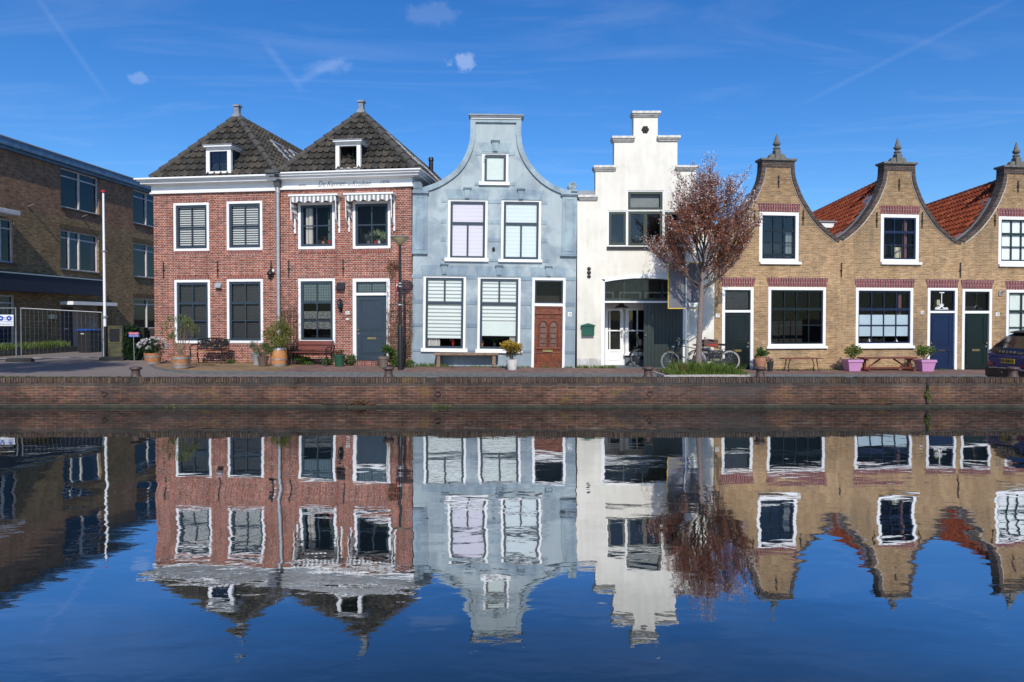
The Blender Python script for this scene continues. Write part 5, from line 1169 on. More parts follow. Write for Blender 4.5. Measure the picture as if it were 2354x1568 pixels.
def infront(p, m):
    for H,w in ((HA,WA),(HB,WB),(HC,wid),(HD,widD),(H17,W17),(H16,W16),(H15,W15)):
        q = H.Mi @ Vector(p)
        if -.05 <= q.x <= w+.05 and q.y > -m and q.y < 4: q.y = -m; r_ = H.M @ q; return Vector((r_.x, r_.y, zs(r_.x)))
    return Vector(p)
def pot_thing(px, py, label, name='potted_plant', cat='potted plant', group=None):
    p = infront(GP(px, py), .27); return thing(name, label, cat, (p.x, p.y, p.z+.004), 0, group), p
def barrelp(r0, rm, r1, h, wall=.03):
    return [(r0*.9,0),(r0,.0),((r0+rm)/2+.01,h*.25),(rm,h*.5),((r1+rm)/2+.01,h*.78),(r1,h),(r1-wall,h),(r1-wall,h-.06)]
# half barrel with white flowers
t,p = pot_thing(351.5, 836, 'half oak barrel full of white flowers at the corner of the brick house'); k = 1/scaleY(p.y); r1 = 19*k; h = 25*k
pot_lathe(t, [(r1*.8,0),(r1*.86,h*.2),(r1*.95,h*.6),(r1,h),(r1-.03,h),(r1-.03,h-.07)], wood_o, r1-.03, h-.05, 'barrel', bands=((.0,.05,r1*.80,r1*.83),(h*.60,h*.74,r1*.95,r1*.97)))
bush(t,'foliage',1500,(0,0,h+.18),(.44,.38,.26),.06,lf_dark,clumps=20)
mb = MB()
for _ in range(75):
    v = rs().normalized(); v.z = abs(v.z); q_ = Vector((v.x*.46,v.y*.40,h+.16+v.z*.34))
    if v.y > .5: continue
    for j in range(12): mb.leaf(q_+rs()*.022,.062,.7,Vector((v.x,v.y-.4,v.z))+rs()*.9)
mb.build('flowers', petal, t)
# half barrel with oleander
t,p = pot_thing(415, 847, 'half oak barrel with a thin leggy oleander in front of the iron bench'); k = 1/scaleY(p.y); r1 = 20*k; h = 30*k
pot_lathe(t, [(r1*.83,0),(r1*.88,h*.25),(r1*.97,h*.7),(r1*.98,h),(r1*.98-.03,h),(r1*.98-.03,h-.07)], wood_o, r1-.04, h-.05, 'barrel', bands=((.02,.09,r1*.84,r1*.87),(.12,.16,r1*.88,r1*.89),(h*.74,h*.88,r1*.97,r1*.98)))
mb = MB(); lm_ = MB()
for (dx,dz,r_) in ((-.42,.80,.17),(-.36,1.05,.10),(-.12,.70,.12),(.0,1.08,.15),(.10,.82,.18),(.30,.85,.16),(.44,.72,.12),(.22,1.0,.12),(-.25,.55,.08)):
    e_ = Vector((dx,random.uniform(-.1,.1),h+dz)); mb.tube([(dx*.1,0,h-.05),(dx*.45,0,h+dz*.42),e_],[.014,.011,.006],5)
    for _ in range(70):
        q_ = e_+rs()*r_; lm_.leaf(q_,.11,.2,(q_-e_).normalized()+Vector((0,0,.9)))
mb.build('stems', twigm, t); lm_.build('foliage', leafm('oleander_leaf',(.10,.14,.04),(.20,.22,.07)), t)
# zinc pot + brown pot
t,p = pot_thing(590, 839, 'tall zinc pot with grey lavender beside a brown pot'); k=1/scaleY(p.y); h=27*k
pot_lathe(t,[(7.5*k,0),(11*k,h),(11.6*k,h+.01),(10.5*k,h-.02)],zinc,10*k,h-.03); bush(t,'foliage',650,(0,0,h+.18),(.26,.22,.22),.07,lf_grey,asp=.2,up=1)
t,p = pot_thing(604.5, 842, 'brown plastic pot with bushy green herbs left of the oak barrel'); k=1/scaleY(p.y); h=23*k
pot_lathe(t,[(8.5*k,0),(12*k,h*.9),(12.8*k,h*.9),(12.8*k,h),(11.5*k,h),(11.3*k,h-.05)],mat('brown_plastic',(.11,.075,.06),rough=.5,bump=.02),11*k,h-.05); bush(t,'foliage',900,(0.02,0,h+.22),(.30,.26,.26),.06,lf_green,asp=.3,up=.8)
# barrel with big bush
t,p = pot_thing(641, 841, 'tall oak barrel with a big yellow green bush by the downpipe'); k=1/scaleY(p.y); h=41*k; r=18.5*k
pot_lathe(t,[(r*.86,0),(r*.97,h*.3),(r*1.0,h*.5),(r*.97,h*.75),(r*.88,h),(r*.8,h),(r*.8,h-.08)],mat('orange_oak',(.46,.20,.07),rough=.5,var=.25,ns=8,bump=.06),r*.8,h-.06,'barrel',bands=((.0,.07,r*.86,r*.9),(h*.34,h*.41,r*.985,r*.99),(h*.9,h,r*.91,r*.885)))
bush(t,'foliage',2600,(0,.02,h+.50),(.46,.38,.52),.10,leafm('bamboo_leaf',(.09,.12,.02),(.24,.24,.06)),asp=.2,clumps=30,up=-.2); bush(t,'trailing_foliage',250,(0,-.15,h+.02),(.28,.18,.10),.06,lf_green)
MB().tube([(0,0,h-.1),(.03,0,h+.4)],[.03,.01],6).build('stems', twigm, t)
# green pot
t,p = pot_thing(780, 842, 'dark green plastic pot at the end of the red brown bench'); k=1/scaleY(p.y); h=27*k; r=14*k
pot_lathe(t,[(r*.7,0),(r*.9,h*.85),(r,h*.85),(r,h),(r*.9,h),(r*.9,h-.05)],mat('green_plastic',(.018,.075,.04),rough=.4,bump=.02),r*.88,h-.05); bush(t,'foliage',200,(0,0,h+.05),(.15,.15,.08),.06,lf_dry)
t,p = pot_thing(881.5, 845, 'taupe flower pot standing on the step of the slate blue door'); k=1/scaleY(p.y); h=26*k; r=13.5*k
pot_lathe(t,[(r*.7,0),(r*.9,h*.75),(r,h*.75),(r,h),(r*.9,h),(r*.9,h-.05)],mat('taupe_plastic',(.14,.11,.09),rough=.5,bump=.02),r*.88,h-.05); bush(t,'foliage',420,(.14,0,h+.16),(.18,.16,.20),.08,lf_green,up=.7)
# white pot with golden shrub
t,p = pot_thing(1177, 850.5, 'white pot with a golden leaved shrub beside the wooden bench'); k=1/scaleY(p.y); h=24.5*k; r=14.5*k
pot_lathe(t,[(r*.68,0),(r*.74,.02),(r*.97,h*.92),(r,h*.93),(r,h),(r*.92,h),(r*.92,h-.05)],mat('white_ceramic',(.62,.61,.58),rough=.5,var=.12,ns=9,bump=.05),r*.9,h-.05,n=28)
bush(t,'foliage',420,(0,0,h+.22),(.26,.22,.20),.09,lf_dark,asp=.3,up=.9); bush(t,'golden_foliage',750,(0,0,h+.36),(.37,.30,.22),.10,lf_gold,asp=.38,clumps=20,up=.8)
mb=MB(); stems(mb,(0,0,h-.05),14,.42,.26,.008); mb.build('stems', twigm, t)
# terracotta pot + black pot
t,p = pot_thing(1747, 852, 'round terracotta pot with a green shrub behind a bollard'); k=1/scaleY(p.y); h=33*k; r=14*k
pot_lathe(t,[(r*.55,0),(r*.62,h*.1),(r*.9,h*.5),(r*.94,h*.8),(r*.88,h*.9),(r,h*.94),(r,h),(r*.85,h),(r*.85,h-.05)],terra,r*.84,h-.05); bush(t,'foliage',600,(0,0,h+.13),(.28,.22,.17),.07,lf_green,asp=.6)
t,p = pot_thing(1769.5, 853, 'small black pot of pink flowers next to the terracotta pot'); k=1/scaleY(p.y); h=21*k; r=7.5*k
pot_lathe(t,[(r*.75,0),(r,h),(r*.9,h),(r*.9,h-.04)],rubber,r*.88,h-.04); bush(t,'foliage',260,(0,0,h+.06),(.14,.12,.10),.05,lf_green); bush(t,'flowers',50,(0,-.05,h+.1),(.10,.08,.08),.04,pinkpetal,asp=.9)
# pink square pots
pinkm = mat('pink_plastic', (.50,.24,.44), rough=.45, var=.05, ns=3, bump=.02)
for (x,y,lab,sx) in ((1958,853,'pink square pot with a small shrub at the left end of the trestle bench',1),(2125,853.5,'pink square pot with a bent shrub beside the bright blue door',-1)):
    t,p = pot_thing(x,y,lab,group='pink square pots'); k=1/scaleY(p.y); h=27*k; r=15*k*1.15
    mb=MB(); q4=lambda r_,z: [(-r_,-r_,z),(r_,-r_,z),(r_,r_,z),(-r_,r_,z)]
    v=q4(r*.72,0)+q4(r*.92,h*.78)+q4(r*1.02,h*.78)+q4(r*1.02,h)+q4(r*.90,h)+q4(r*.90,h-.06)
    mb.add(v,[(0,3,2,1)]+[(a*4+i,a*4+(i+1)%4,(a+1)*4+(i+1)%4,(a+1)*4+i) for a in range(5) for i in range(4)]); mb.build('pot', pinkm, t, bevel=.008)
    MB().box(-r*.9,r*.9,-r*.9,r*.9,h-.08,h-.06).build('soil', soil, t)
    mb=MB(); es=stems(mb,(0,0,h-.06),7,.42,.26,.016); mb.build('stems', bark, t); mb=MB()
    for a,b in es:
        for _ in range(60): mb.leaf(b.lerp(a,random.random()*.5)+rs()*.13,.07,.6)
    cloud(mb,220,(.06*sx,0,h+.34),(.26,.22,.20),.07,.6); mb.build('foliage', lf_olive if sx>0 else leafm('fresh_leaf',(.08,.14,.02),(.18,.26,.06)), t)
# ------------------------------------------------------------------ benches
def bench_iron():
    p0 = GP(440, 834); p1 = GP(519, 834.5); k = 1/scaleY(p0.y); L_ = (p1-p0).length; ang = -THR
    c = infront(GP(478,836), .46); t = thing('iron_bench','black ornate iron bench with a curly back between the downstairs windows','bench',(c.x+.05,c.y+.02,c.z+.004),ang)
    w=1.20; ir=iron
    st=MB()
    for i in range(4): st.box(-w/2+.03,w/2-.03,-.20+.1*i,-.13+.1*i,.40,.42)
    st.build('seat', wood_o, t)
    bk=MB(); hb=lambda x: .80+.06*(1-(x/(w/2))**2)
    pts=[(-w/2+.02+(w-.04)*i/20,.24,hb(-w/2+.02+(w-.04)*i/20)) for i in range(21)]; bk.tube(pts,.022,6); bk.tube([(-w/2+.02,.22,.50),(w/2-.02,.22,.50)],.02,6); bk.tube([(-w/2+.03,.20,.42),(-w/2+.03,.25,.82)],.018,6); bk.tube([(w/2-.03,.20,.42),(w/2-.03,.25,.82)],.018,6)
    random.seed(5)
    for i in range(130):
        x=-w/2+.09+(w-.18)*random.random(); z=.55+random.random()*(hb(x)-.60); r_=random.uniform(.035,.07); a0=random.uniform(0,6); bk.torus((x,.225,z),(0,1,0),r_,.014,12,4,a0=a0,a1=a0+random.uniform(2.5,5))
    bk.build('backrest', ir, t)
    for s in (-1,1):
        l=MB(); l.tube([(s*(w/2-.03),-.26,0),(s*(w/2-.03),-.20,.25),(s*(w/2-.03),-.22,.42)],.022,6); l.build('leg', ir, t)
        l=MB(); l.tube([(s*(w/2-.03),.28,0),(s*(w/2-.03),.20,.25),(s*(w/2-.03),.20,.45)],.022,6); l.build('leg', ir, t)
        l=MB(); l.tube([(s*(w/2-.03),-.22,.42),(s*(w/2-.03),-.24,.58),(s*(w/2-.03),-.12,.64),(s*(w/2-.03),.22,.64)],.02,6); l.build('armrest', ir, t)
bench_iron()
c = infront(GP(724, 838), .50); t = thing('park_bench','red brown slatted bench with black iron ends under the curtained ground floor window','bench',(c.x,c.y+.02,c.z+.004),-THR); w=1.34
mb=MB()
for i in range(4): mb.box(-w/2,w/2,-.22+.10*i,-.14+.10*i,.42,.45)
mb.build('seat', wood_r, t, bevel=.004); mb=MB(); M=Matrix.Translation((0,.21,.46))@Matrix.Rotation(R(-12),4,'X')
mb.box(-w/2,w/2,0,.025,.06,.19,M); mb.box(-w/2,w/2,0,.025,.22,.36,M); mb.build('backrest', wood_r, t, bevel=.004)
for s in (-1,1):
    x=s*(w/2-.05); MB().tube([(x,-.26,0),(x,-.20,.2),(x,-.22,.42),(x,-.24,.56),(x,-.1,.62),(x,.22,.60)],.02,6).build('leg', iron, t); MB().tube([(x,.26,0),(x,.18,.22),(x,.20,.45),(x,.30,.82)],.02,6).build('leg', iron, t)
# rustic bench
a,b = HC.M@Vector((*[HC.c(7,390,1197,-.45)[0]],-.45,0)), HC.M@Vector((HC.c(7,1125,1197,-.45)[0],-.45,0)); zb_ = zs(a.x); ztp = at(*D(7,757,1178),a.y).z; L_=b.x-a.x; hh=ztp-zb_
t = thing('wooden_bench','long weathered plank bench under the striped blinds of the blue house','bench',((a.x+b.x)/2,a.y+.2,zb_+.004)); o=MB().box(-L_/2,L_/2,-.2,-.005,hh-.075,hh).box(-L_/2+.01,L_/2-.01,.005,.2,hh-.078,hh-.002).build('seat', wood_w, t, bevel=.008)
for x in (-L_/2+.14,L_/2-.15): MB().prism([(x-.07,0),(x+.06,0),(x+.05,hh-.08),(x-.05,hh-.08)],-.17,.17).build('leg', wood_w, t, bevel=.005)
# small red bench
c0=GP(1795,853); c1=GP(1880,853); Lw=(c1-c0).length; c=infront((c0+c1)/2,.36); t=thing('slatted_bench','small red topped bench on curved black iron legs below the big dark window','bench',(c.x+.03,c.y-.05,c.z+.004),PH); Lw=1.36; hh=.44
mb=MB()
for i in range(3): mb.box(-Lw/2,Lw/2,-.17+.12*i,-.06+.12*i,hh-.035,hh)
mb.build('seat', wood_r, t, bevel=.005)
for s in (-1,1):
    for yy in (-1,1): x=s*(Lw/2-.22); MB().tube([(x+.09*s,yy*.17,.0),(x+.05*s,yy*.15,.05),(x+.05*s,yy*.10,.2),(x+.01*s,yy*.12,.34),(x,yy*.14,hh-.035)],[.03,.016,.016,.016,.022],6).build('leg', iron, t)
# trestle bench
c0=GP(1980,853); c1=GP(2103,853.5); c=infront((c0+c1)/2-Vector((0,-.12,0)),.33)-Vector((0,.12,0)); t=thing('trestle_bench','long red brown trestle bench between the two pink pots','bench',(c.x,c.y+.12,c.z+.004),PH); Lw=(c1-c0).length+.02; hh=.47
MB().box(-Lw/2,Lw/2,-.22,-.02,hh-.05,hh).box(-Lw/2,Lw/2,0,.2,hh-.05,hh-.001).build('seat', wood_r, t, bevel=.006)
for s in (-1,1):
    x=s*(Lw/2-.14); MB().box(x-.04,x+.04,-.28,.26,0,.07).box(x-.035,x+.035,-.06,.04,.071,hh-.051).box(x-.03,x+.03,-.20,.18,hh-.11,hh-.0515).build('leg', wood_r, t, bevel=.005)
MB().box(-Lw/2+.18,Lw/2-.18,-.03,.01,.07,.13).tube([(-Lw/2+.22,-.01,.10),(-Lw/2+.72,-.01,hh-.06)],.028,4).tube([(Lw/2-.22,-.01,.10),(Lw/2-.72,-.01,hh-.06)],.028,4).build('brace', wood_r, t)
# ------------------------------------------------------------------ bollards
def bollard(): 
    t=thing('mooring_bollard','','bollard'); MB().lathe([(.20,-.02),(.19,.0),(.14,.05),(.105,.12),(.092,.20),(.10,.25)],n=22).build('post', bollard_m, t, smooth=True); MB().lathe([(.10,.25),(.135,.262),(.145,.285),(.135,.312),(.08,.325)],n=22).build('cap', bollard_m, t, smooth=True); return t
b0=bollard()
def copytree(o, par=None):
    c_=o.copy(); C.objects.link(c_); c_.parent=par
    for ch in list(o.children): copytree(ch,c_)
    return c_
for i,(px,lab) in enumerate(((312,'rusty iron mooring bollard at the quay edge near the street corner, leftmost of the five'),(893,'dark mooring bollard at the quay edge in front of the slate blue door'),(1489,'mooring bollard at the quay edge left of the grassy planter'),(1747,'mooring bollard at the quay edge in front of the terracotta pot'),(2328,'mooring bollard at the quay edge in front of the blue car'))):
    o=b0 if i==0 else copytree(b0); Yb=16.62; q_=at(px,860,Yb); o.location=(q_.x,Yb,.60); o['label']=lab; o['group']='mooring bollards along the quay'
# ------------------------------------------------------------------ street lamp
p=GP(920,850.5); k=1/scaleY(p.y); H_=(850.5-563)*k
t=thing('street_lamp','tall black street lamp with a cream bowl head in front of the brick house','street lamp',(p.x,p.y,p.z))
MB().lathe([(.085,0),(.085,(850-690)*k*.62),(.08,(850-690)*k*.63),(.075,(850-690)*k*.64)],n=16).tube([(0,0,(850-690)*k*.63),(0,0,H_)],[.06,.042],12).build('pole', black, t, smooth=True)
zr_=H_; MB().lathe([(.045,zr_),(.07,zr_+.01),(.09,zr_+.03),(.26,zr_+.17),(.285,zr_+.215),(.27,zr_+.22)],n=28).build('lamp_bowl', mat('cream_lamp_bowl',(.42,.36,.20),rough=.35,var=.15,ns=3,bump=0), t, smooth=True)
MB().lathe([(.295,zr_+.213),(.305,zr_+.225),(.28,zr_+.25),(.15,zr_+.27),(.02,zr_+.275)],n=28).build('lamp_cap', mat('grey_lamp_cap',(.16,.16,.155),rough=.5,bump=.03), t, smooth=True)
for z in ((850-700)*k,(850-658)*k,(850-651)*k): MB().lathe([(.092 if z<2.3 else .066,z-.02),(.096 if z<2.3 else .07,z),(.092 if z<2.3 else .066,z+.02)],n=14).build('clamp', galv, t)
rsg=thing('round_sign','round red rimmed traffic sign seen edge on, clamped to the lamp pole','sign',(p.x-.13,p.y,p.z+(850.5-664)*k),R(12))
mb=MB(); mb.lathe([(.30,-.008),(.30,.008)],n=30); mb.v=[(q[2],q[0],q[1]) for q in mb.v]; mb.build('sign_disc', galv, rsg); mb=MB(); mb.torus((-.008,0,0),(1,0,0),.295,.014,30,6); mb.build('sign_rim', redp, rsg)
MB().box(.0,.07,-.02,.02,.10,.14).box(.0,.07,-.02,.02,-.14,-.10).build('bracket', galv, rsg)
# ------------------------------------------------------------------ big sign seen from behind
Yg=21.55; zg=.44
t=thing('road_sign','large grey sign board with a yellow rim, seen from behind on a steel pole','sign',(at(1576,800,Yg).x,Yg,zg)); 
k=1/scaleY(Yg); zt_=at(1576,602,Yg).z-zg; zb_=at(1576,710,Yg).z-zg; xl=at(1535.5,650,Yg).x-at(1576,800,Yg).x; xr=at(1615,650,Yg).x-at(1576,800,Yg).x
MB().box(xl+.02,xr-.02,.05,.06,zb_+.02,zt_-.02).build('board', mat('grey_board_back',(.12,.12,.145),rough=.6,var=.12,ns=2,bump=.01), t)
MB().ring(xl,xr,zb_,zt_,.03,.045,.068).build('rim', mat('yellow_paint',(.62,.42,.015),rough=.4,bump=0), t, bevel=.01)
MB().tube([(0,0,0),(0,0,zt_-.05)],.034,12).build('pole', galv, t, smooth=True)
MB().tube([(.075,.03,0),(.075,.03,zb_)],.014,8).build('cable_pipe', galv, t); MB().box(-.09,.09,-.045,.05,zb_+.0,zb_+.04).build('clamp', chrome, t)
s_=MB().box(xr-.42,xr-.13,.044,.049,zb_+.05,zb_+.2).build('sticker', plateW, t); text('Ver-hoeven','sticker_lettering',.06,mat('olive_ink',(.2,.25,.02),bump=0),s_,(xr-.275,.042,zb_+.14)).name='sticker_lettering'
# ------------------------------------------------------------------ tree
random.seed(21)
tb=Vector((at(1604,845,20.75).x,20.75,.42)); t=thing('copper_tree','young tree with copper leaves and white blossom growing in the grassy planter','tree',tb)
k=1/scaleY(20.75); fz=(842-648)*k; trunk=MB(); leaves=MB(); bl_=MB()
fork=Vector((.10,0,fz)); trunk.tube([(0,0,-.1),(0,0,.05),(.025,0,.9),(.06,0,1.8),tuple(fork)],[.125,.105,.088,.076,.068],12)
lead_top=Vector((.20,.05,fz+1.5)); trunk.tube([tuple(fork),(.13,.02,fz+.6),tuple(lead_top)],[.060,.045,.025],8)
twigs=MB()
def grow(p, d, L_, r, lev):
    n=3; pts=[p]; q_=p; dd_=d.copy()
    for i in range(n):
        dd_=(dd_+rs()*.22+Vector((0,0,.08))).normalized(); q_=q_+dd_*L_/n; pts.append(q_)
    twigs.tube(pts,[r,r*.8,r*.62,r*.45],6 if lev<2 else 4)
    if lev>=2:
        for i in range(int(6+L_*12)):
            a=random.random(); j=min(2,int(a*3)); c_=pts[j].lerp(pts[j+1],a*3-j); pp=c_+rs()*.095
            if pp.z < fz+.34 and pp.x < .3: continue
            outer = (pp-Vector((.15,0,fz+1.7))).length
            pb = .05 + max(0,(outer-1.15))*.45 + (.12 if pp.z>fz+2.5 else 0)
            if random.random()<pb: 
                for _ in range(2): bl_.leaf(pp+rs()*.03,.05,.55)
            else: leaves.leaf(pp,random.uniform(.05,.10),.42)
    if lev<3:
        m_=[5,5,4][lev] if lev<3 else 0
        for i in range(m_):
            f=random.uniform(.30,1.0) if i else 1.0; j=min(2,int(f*3)); c_=pts[j].lerp(pts[min(3,j+1)],f*3-j if j<3 else 1) if f<1 else pts[3]
            nd=(dd_+rs()*.75+Vector((0,0,.25))).normalized(); grow(c_,nd,L_*random.uniform(.50,.72),r*.5,lev+1)
mains=[(-1.0,0,.55,.1,1.1),(-.75,.5,.85,.0,1.3),(-.55,-.55,.9,.2,1.35),(-.25,.3,1.2,.5,1.4),(.15,-.35,1.3,.7,1.5),(.45,.25,1.15,.5,1.5),(.75,-.3,.95,.25,1.45),(1.0,.2,.75,.05,1.35),(.85,.5,.55,.6,1.1),(-.9,-.3,.7,.7,1.0),(.05,.5,1.2,1.3,1.2),(-.35,-.1,1.2,1.25,1.25),(.55,-.1,1.2,1.2,1.25),(.1,0,1.4,1.5,1.3),(1.05,-.35,.35,.0,1.15),(-.2,-.6,1.0,.9,1.25),(.3,-.6,1.0,1.1,1.2),(0,-.8,.7,.5,1.0),(-.5,.0,1.2,.9,1.3),(.5,-.6,.6,.6,1.0)]
for (x,y,z,h0,L_) in mains:
    p=fork.lerp(lead_top,min(1,h0/1.5)) if h0>.0 else fork; grow(Vector(p),Vector((x,y,z)).normalized(),L_*.93,.030,0)
# low side shoots
for (z,x) in ((fz-.25,.5),(fz-.1,-.55)): grow(Vector((.09,0,z)),Vector((x,-.1,.55)).normalized(),.9,.02,1)
tr_o=trunk.build('trunk', bark, t, smooth=True); twigs.build('branches', mat('dark_twig_bark',(.07,.05,.045),rough=.85,bump=.1), t); leaves.build('crown', lf_red, t); bl_.build('blossom', petal, t)
print('LEAVES', len(leaves.f), len(bl_.f))
# planter kerb + grass
zk_=.445; pk=[GP(1498,854),GP(1526,866.5),GP(1724,866.5)]
P0=Vector((6.35,21.5,0)); P1=at(1526,864,19.95); P2=at(1724,864,20.15); P0=at(1498,852,21.4); P3=Vector((P2.x+.12,21.35,0))
mb=MB()
def kerbseg(A,B,w=.13,z0=.2,z1=.452):
    d=Vector((B.x-A.x,B.y-A.y,0)); L_=d.length; ang=math.atan2(d.y,d.x); M=Matrix.Translation((A.x,A.y,0))@Matrix.Rotation(ang,4,'Z'); n=max(1,round(L_/.95))
    for i in range(n): mb.box(L_*i/n+.003,L_*(i+1)/n-.003,0,w,z0,z1,M)
kerbseg(P0,P1); kerbseg(P1,P2); kerbseg(P2,P3)
pl_=mb.build('planter_kerb', concrete); tag(pl_,'low pale stone edging around the grassy tree bed','planter')
mb=MB(); pts=[P0+Vector((.1,.05,0)),P1+Vector((.08,.1,0)),P2+Vector((-.05,.1,0)),P3+Vector((-.05,-.02,0)),Vector((P3.x,21.5,0)),Vector((P0.x,21.5,0))]
mb.add([(q.x,q.y,.455 if i<4 else .45) for i,q in enumerate(pts)],[tuple(range(6))]); tag(mb.build('planter_soil', soil), kind='structure')
def grass(mb, n, x0,x1,y0,y1, h, zf, w=.012, lean=.35, taper=None):
    for _ in range(n):
        x=random.uniform(x0,x1); y=random.uniform(y0,y1); hh_=h*random.uniform(.4,1.15)*(taper(x,y) if taper else 1)
        if hh_<.02: continue
        z=zf(x,y); a=random.uniform(0,2*pi); lx,ly=cos(a)*lean*hh_*random.random(),sin(a)*lean*hh_*random.random(); b=random.uniform(0,pi); wx,wy=cos(b)*w,sin(b)*w
        mb.add([(x-wx,y-wy,z),(x+wx,y+wy,z),(x+lx*.45+wx*.7,y+ly*.45+wy*.7,z+hh_*.6),(x+lx*1.3,y+ly*1.3,z+hh_),(x+lx*.45-wx*.7,y+ly*.45-wy*.7,z+hh_*.6)],[(0,1,2,3,4)])
mb=MB(); xa_,xb_=P0.x+.25,P3.x-.15
def tp(x,y): 
    u=(x-xa_)/(xb_-xa_); lim = P1.y+.12+(P0.y-P1.y)*max(0,1-(x-P0.x)/max(.01,(P1.x-P0.x)))
    if y<lim: return 0
    return (.35+.9*math.sin(max(0,min(1,u*1.08))*pi)**.6*(.6+.5*(u>.35)))
grass(mb,6500,xa_,xb_,20.1,21.45,.22,lambda x,y:.455,taper=tp,w=.009,lean=.7)
for _ in range(60):
    x=random.uniform(xa_+.3,xb_-.2); y=random.uniform(20.2,21.3)
    if tp(x,y): grass(mb,38,x-.09,x+.09,y-.09,y+.09,random.uniform(.18,.42),lambda x,y:.455,w=.007,lean=1.0)
o=mb.build('planter_grass', lf_grass); tag(o,'long tufty green grass growing in the tree bed','grass',kind='stuff')
mb=MB(); grass(mb,60,xa_+.3,xb_-1.8,20.2,20.8,.30,lambda x,y:.455,w=.008,lean=.3); tag(mb.build('dry_grass', lf_dry),'dry straw stalks standing in the tree bed','grass',kind='stuff')
# weeds along walls and joints
mb=MB(); random.seed(11)
def wl(H,u0,u1,n,h,d0=-.02,d1=-.16):
    for _ in range(n):
        u=random.uniform(u0,u1); q_=H.M@Vector((u,random.uniform(d1,d0),0)); z=zs(q_.x)+.0
        grass(mb,5,q_.x-.03,q_.x+.03,q_.y-.03,q_.y+.0,h,lambda x,y:z,w=.008,lean=.8)
wl(HC,.1,wid-.1,90,.07); wl(HC,.2,1.2,40,.14); wl(HD,.0,1.3,70,.12); wl(H17,1.3,W17,60,.05); wl(H16,0,W16,70,.05); wl(HA,.3,WA,50,.06); wl(HB,0,WB,80,.06)
for _ in range(420):
    x=random.choice((random.uniform(-15,-3),random.uniform(-15,-9),random.uniform(-3,14))); grass(mb,4,x-.04,x+.04,YQ+.25,YQ+.42,.055 if x<-3 else .03,lambda x_,y_:zroad(x_,y_),w=.012,lean=1)
tag(mb.build('weeds', lf_grass),'thin green weeds in the joints of paving and quay','weeds',kind='stuff')
def weedclump(px,py,w,h,n,lab,m=lf_green,size=.07,dy=0):
    p=infront(GP(px,py),.16); t=thing('weed_clump',lab,'plant',(p.x,p.y+dy,p.z),0,None); bush(t,'foliage',n,(0,0,h*.5),(w/2,.14,h*.5),size,m,asp=.6,up=.4,clumps=16); return t
weedclump(697,838,.75,.30,500,'green weeds at the left foot of the red brown bench'); weedclump(752,840,.35,.28,200,'green weeds between the red brown bench and the green pot'); weedclump(806,840,.50,.36,360,'round leaved mallow growing between the green pot and the door step')
weedclump(905,844,.42,.55,480,'tall green weeds behind the foot of the street lamp'); weedclump(940,845,.40,.26,260,'low green weeds at the seam of the brick and blue houses'); weedclump(530,836,.25,.12,80,'small weed tuft right of the iron bench')
# ------------------------------------------------------------------ climbers
def climber(H,name,lab,c,x0,y0,x1,y1,n,leaves_n,trellis=True,lm=lf_dry):
    u0,z0,u1,z1=H.rect(c,x0,y0,x1,y1); t=H.thing(name,lab,'climbing plant'); mb=MB(); lv=MB()
    for i in range(n):
        u=random.uniform(u0+(u1-u0)*.2,u1-(u1-u0)*.2); z=z0; pts=[(u,-.05,z)]; ang=random.uniform(-.3,.3)
        for j in range(12):
            ang+=random.gauss(0,.45); ang*=.85; u+=sin(ang)*(z1-z0)/14; z+=abs(cos(ang))*(z1-z0)/12*random.uniform(.5,1.15); u=min(max(u,u0),u1); pts.append((u,-.04-random.random()*.07,min(z,z1)))
            if random.random()<.5: a=random.uniform(-1.4,1.4); mb.tube([pts[-1],(u+sin(a)*.2,-.08,min(z+abs(cos(a))*.16,z1+.1))],[.005,.002],4)
        k_=random.randint(5,12); pts=pts[:k_+1]; mb.tube(pts,[.011*(1-.7*i_/len(pts)) for i_ in range(len(pts))],4)
        for _ in range(leaves_n//n): q_=random.choice(pts); lv.leaf(Vector(q_)+rs()*.09,.055,.45)
    mb.build('stems', twigm, t); lv.build('foliage', lm, t)
    if trellis:
        g=MB(); zt_=z0+(z1-z0)*.55; 
        for i in range(6): x=u0+.05+(u1-u0-.1)*i/5; g.tube([(x,-.025,z0),(x,-.025,zt_)],.006,4)
        for i in range(9): z=z0+.1+(zt_-z0-.1)*i/8; g.tube([(u0+.03,-.028,z),(u1-.03,-.028,z)],.006,4)
        g.build('trellis', iron, t)
climber(HB,'climbing_plant','bare climbing plant on a trellis between the downpipe and the ground floor window',5,165,330,345,1240,26,260)
climber(HB,'climbing_plant','dry climbing plant behind the street lamp at the edge of the brick house',5,1290,200,1530,1240,34,420)
t=HB.thing('dry_creeper_tuft','clump of dry brown creeper beside the shadow of the lamp head','climbing plant'); u,z=HB.c(5,1345,300); bush(t,'foliage',380,(u,-.1,z),(.28,.12,.40),.09,lf_dry,asp=.2); 
# ------------------------------------------------------------------ mailbox
u0,z0,u1,z1=HD.rect(9,136,868,278,975,-.14); t=HD.thing('mailbox','dark green metal mailbox numbered 18 on the white wall','mailbox'); mgm=mat('mailbox_green',(.010,.085,.055),rough=.35,var=.1,bump=.01)
MB().box(u0,u1,-.14,-.0,z0,z1).build('box', mgm, t, bevel=.006); um=(u0+u1)/2
MB().prism([(u0-.03,z1+.001),(u1+.03,z1+.001),(u1+.03,z1+.03),(um,z1+.10),(u0-.03,z1+.03)],-.17,0).build('lid', mgm, t, bevel=.004); MB().box(u0+.02,u1-.02,-.146,-.14,z1-.07,z1-.062).build('slot', black, t); text('18','numerals',.075,ink,t,(u1-.09,-.143,z1-.13),sx=.8); MB().lathe([(.012,0),(.012,.012)],(u0+.05,-.15,z0+.16),8).build('lock', chrome, t)
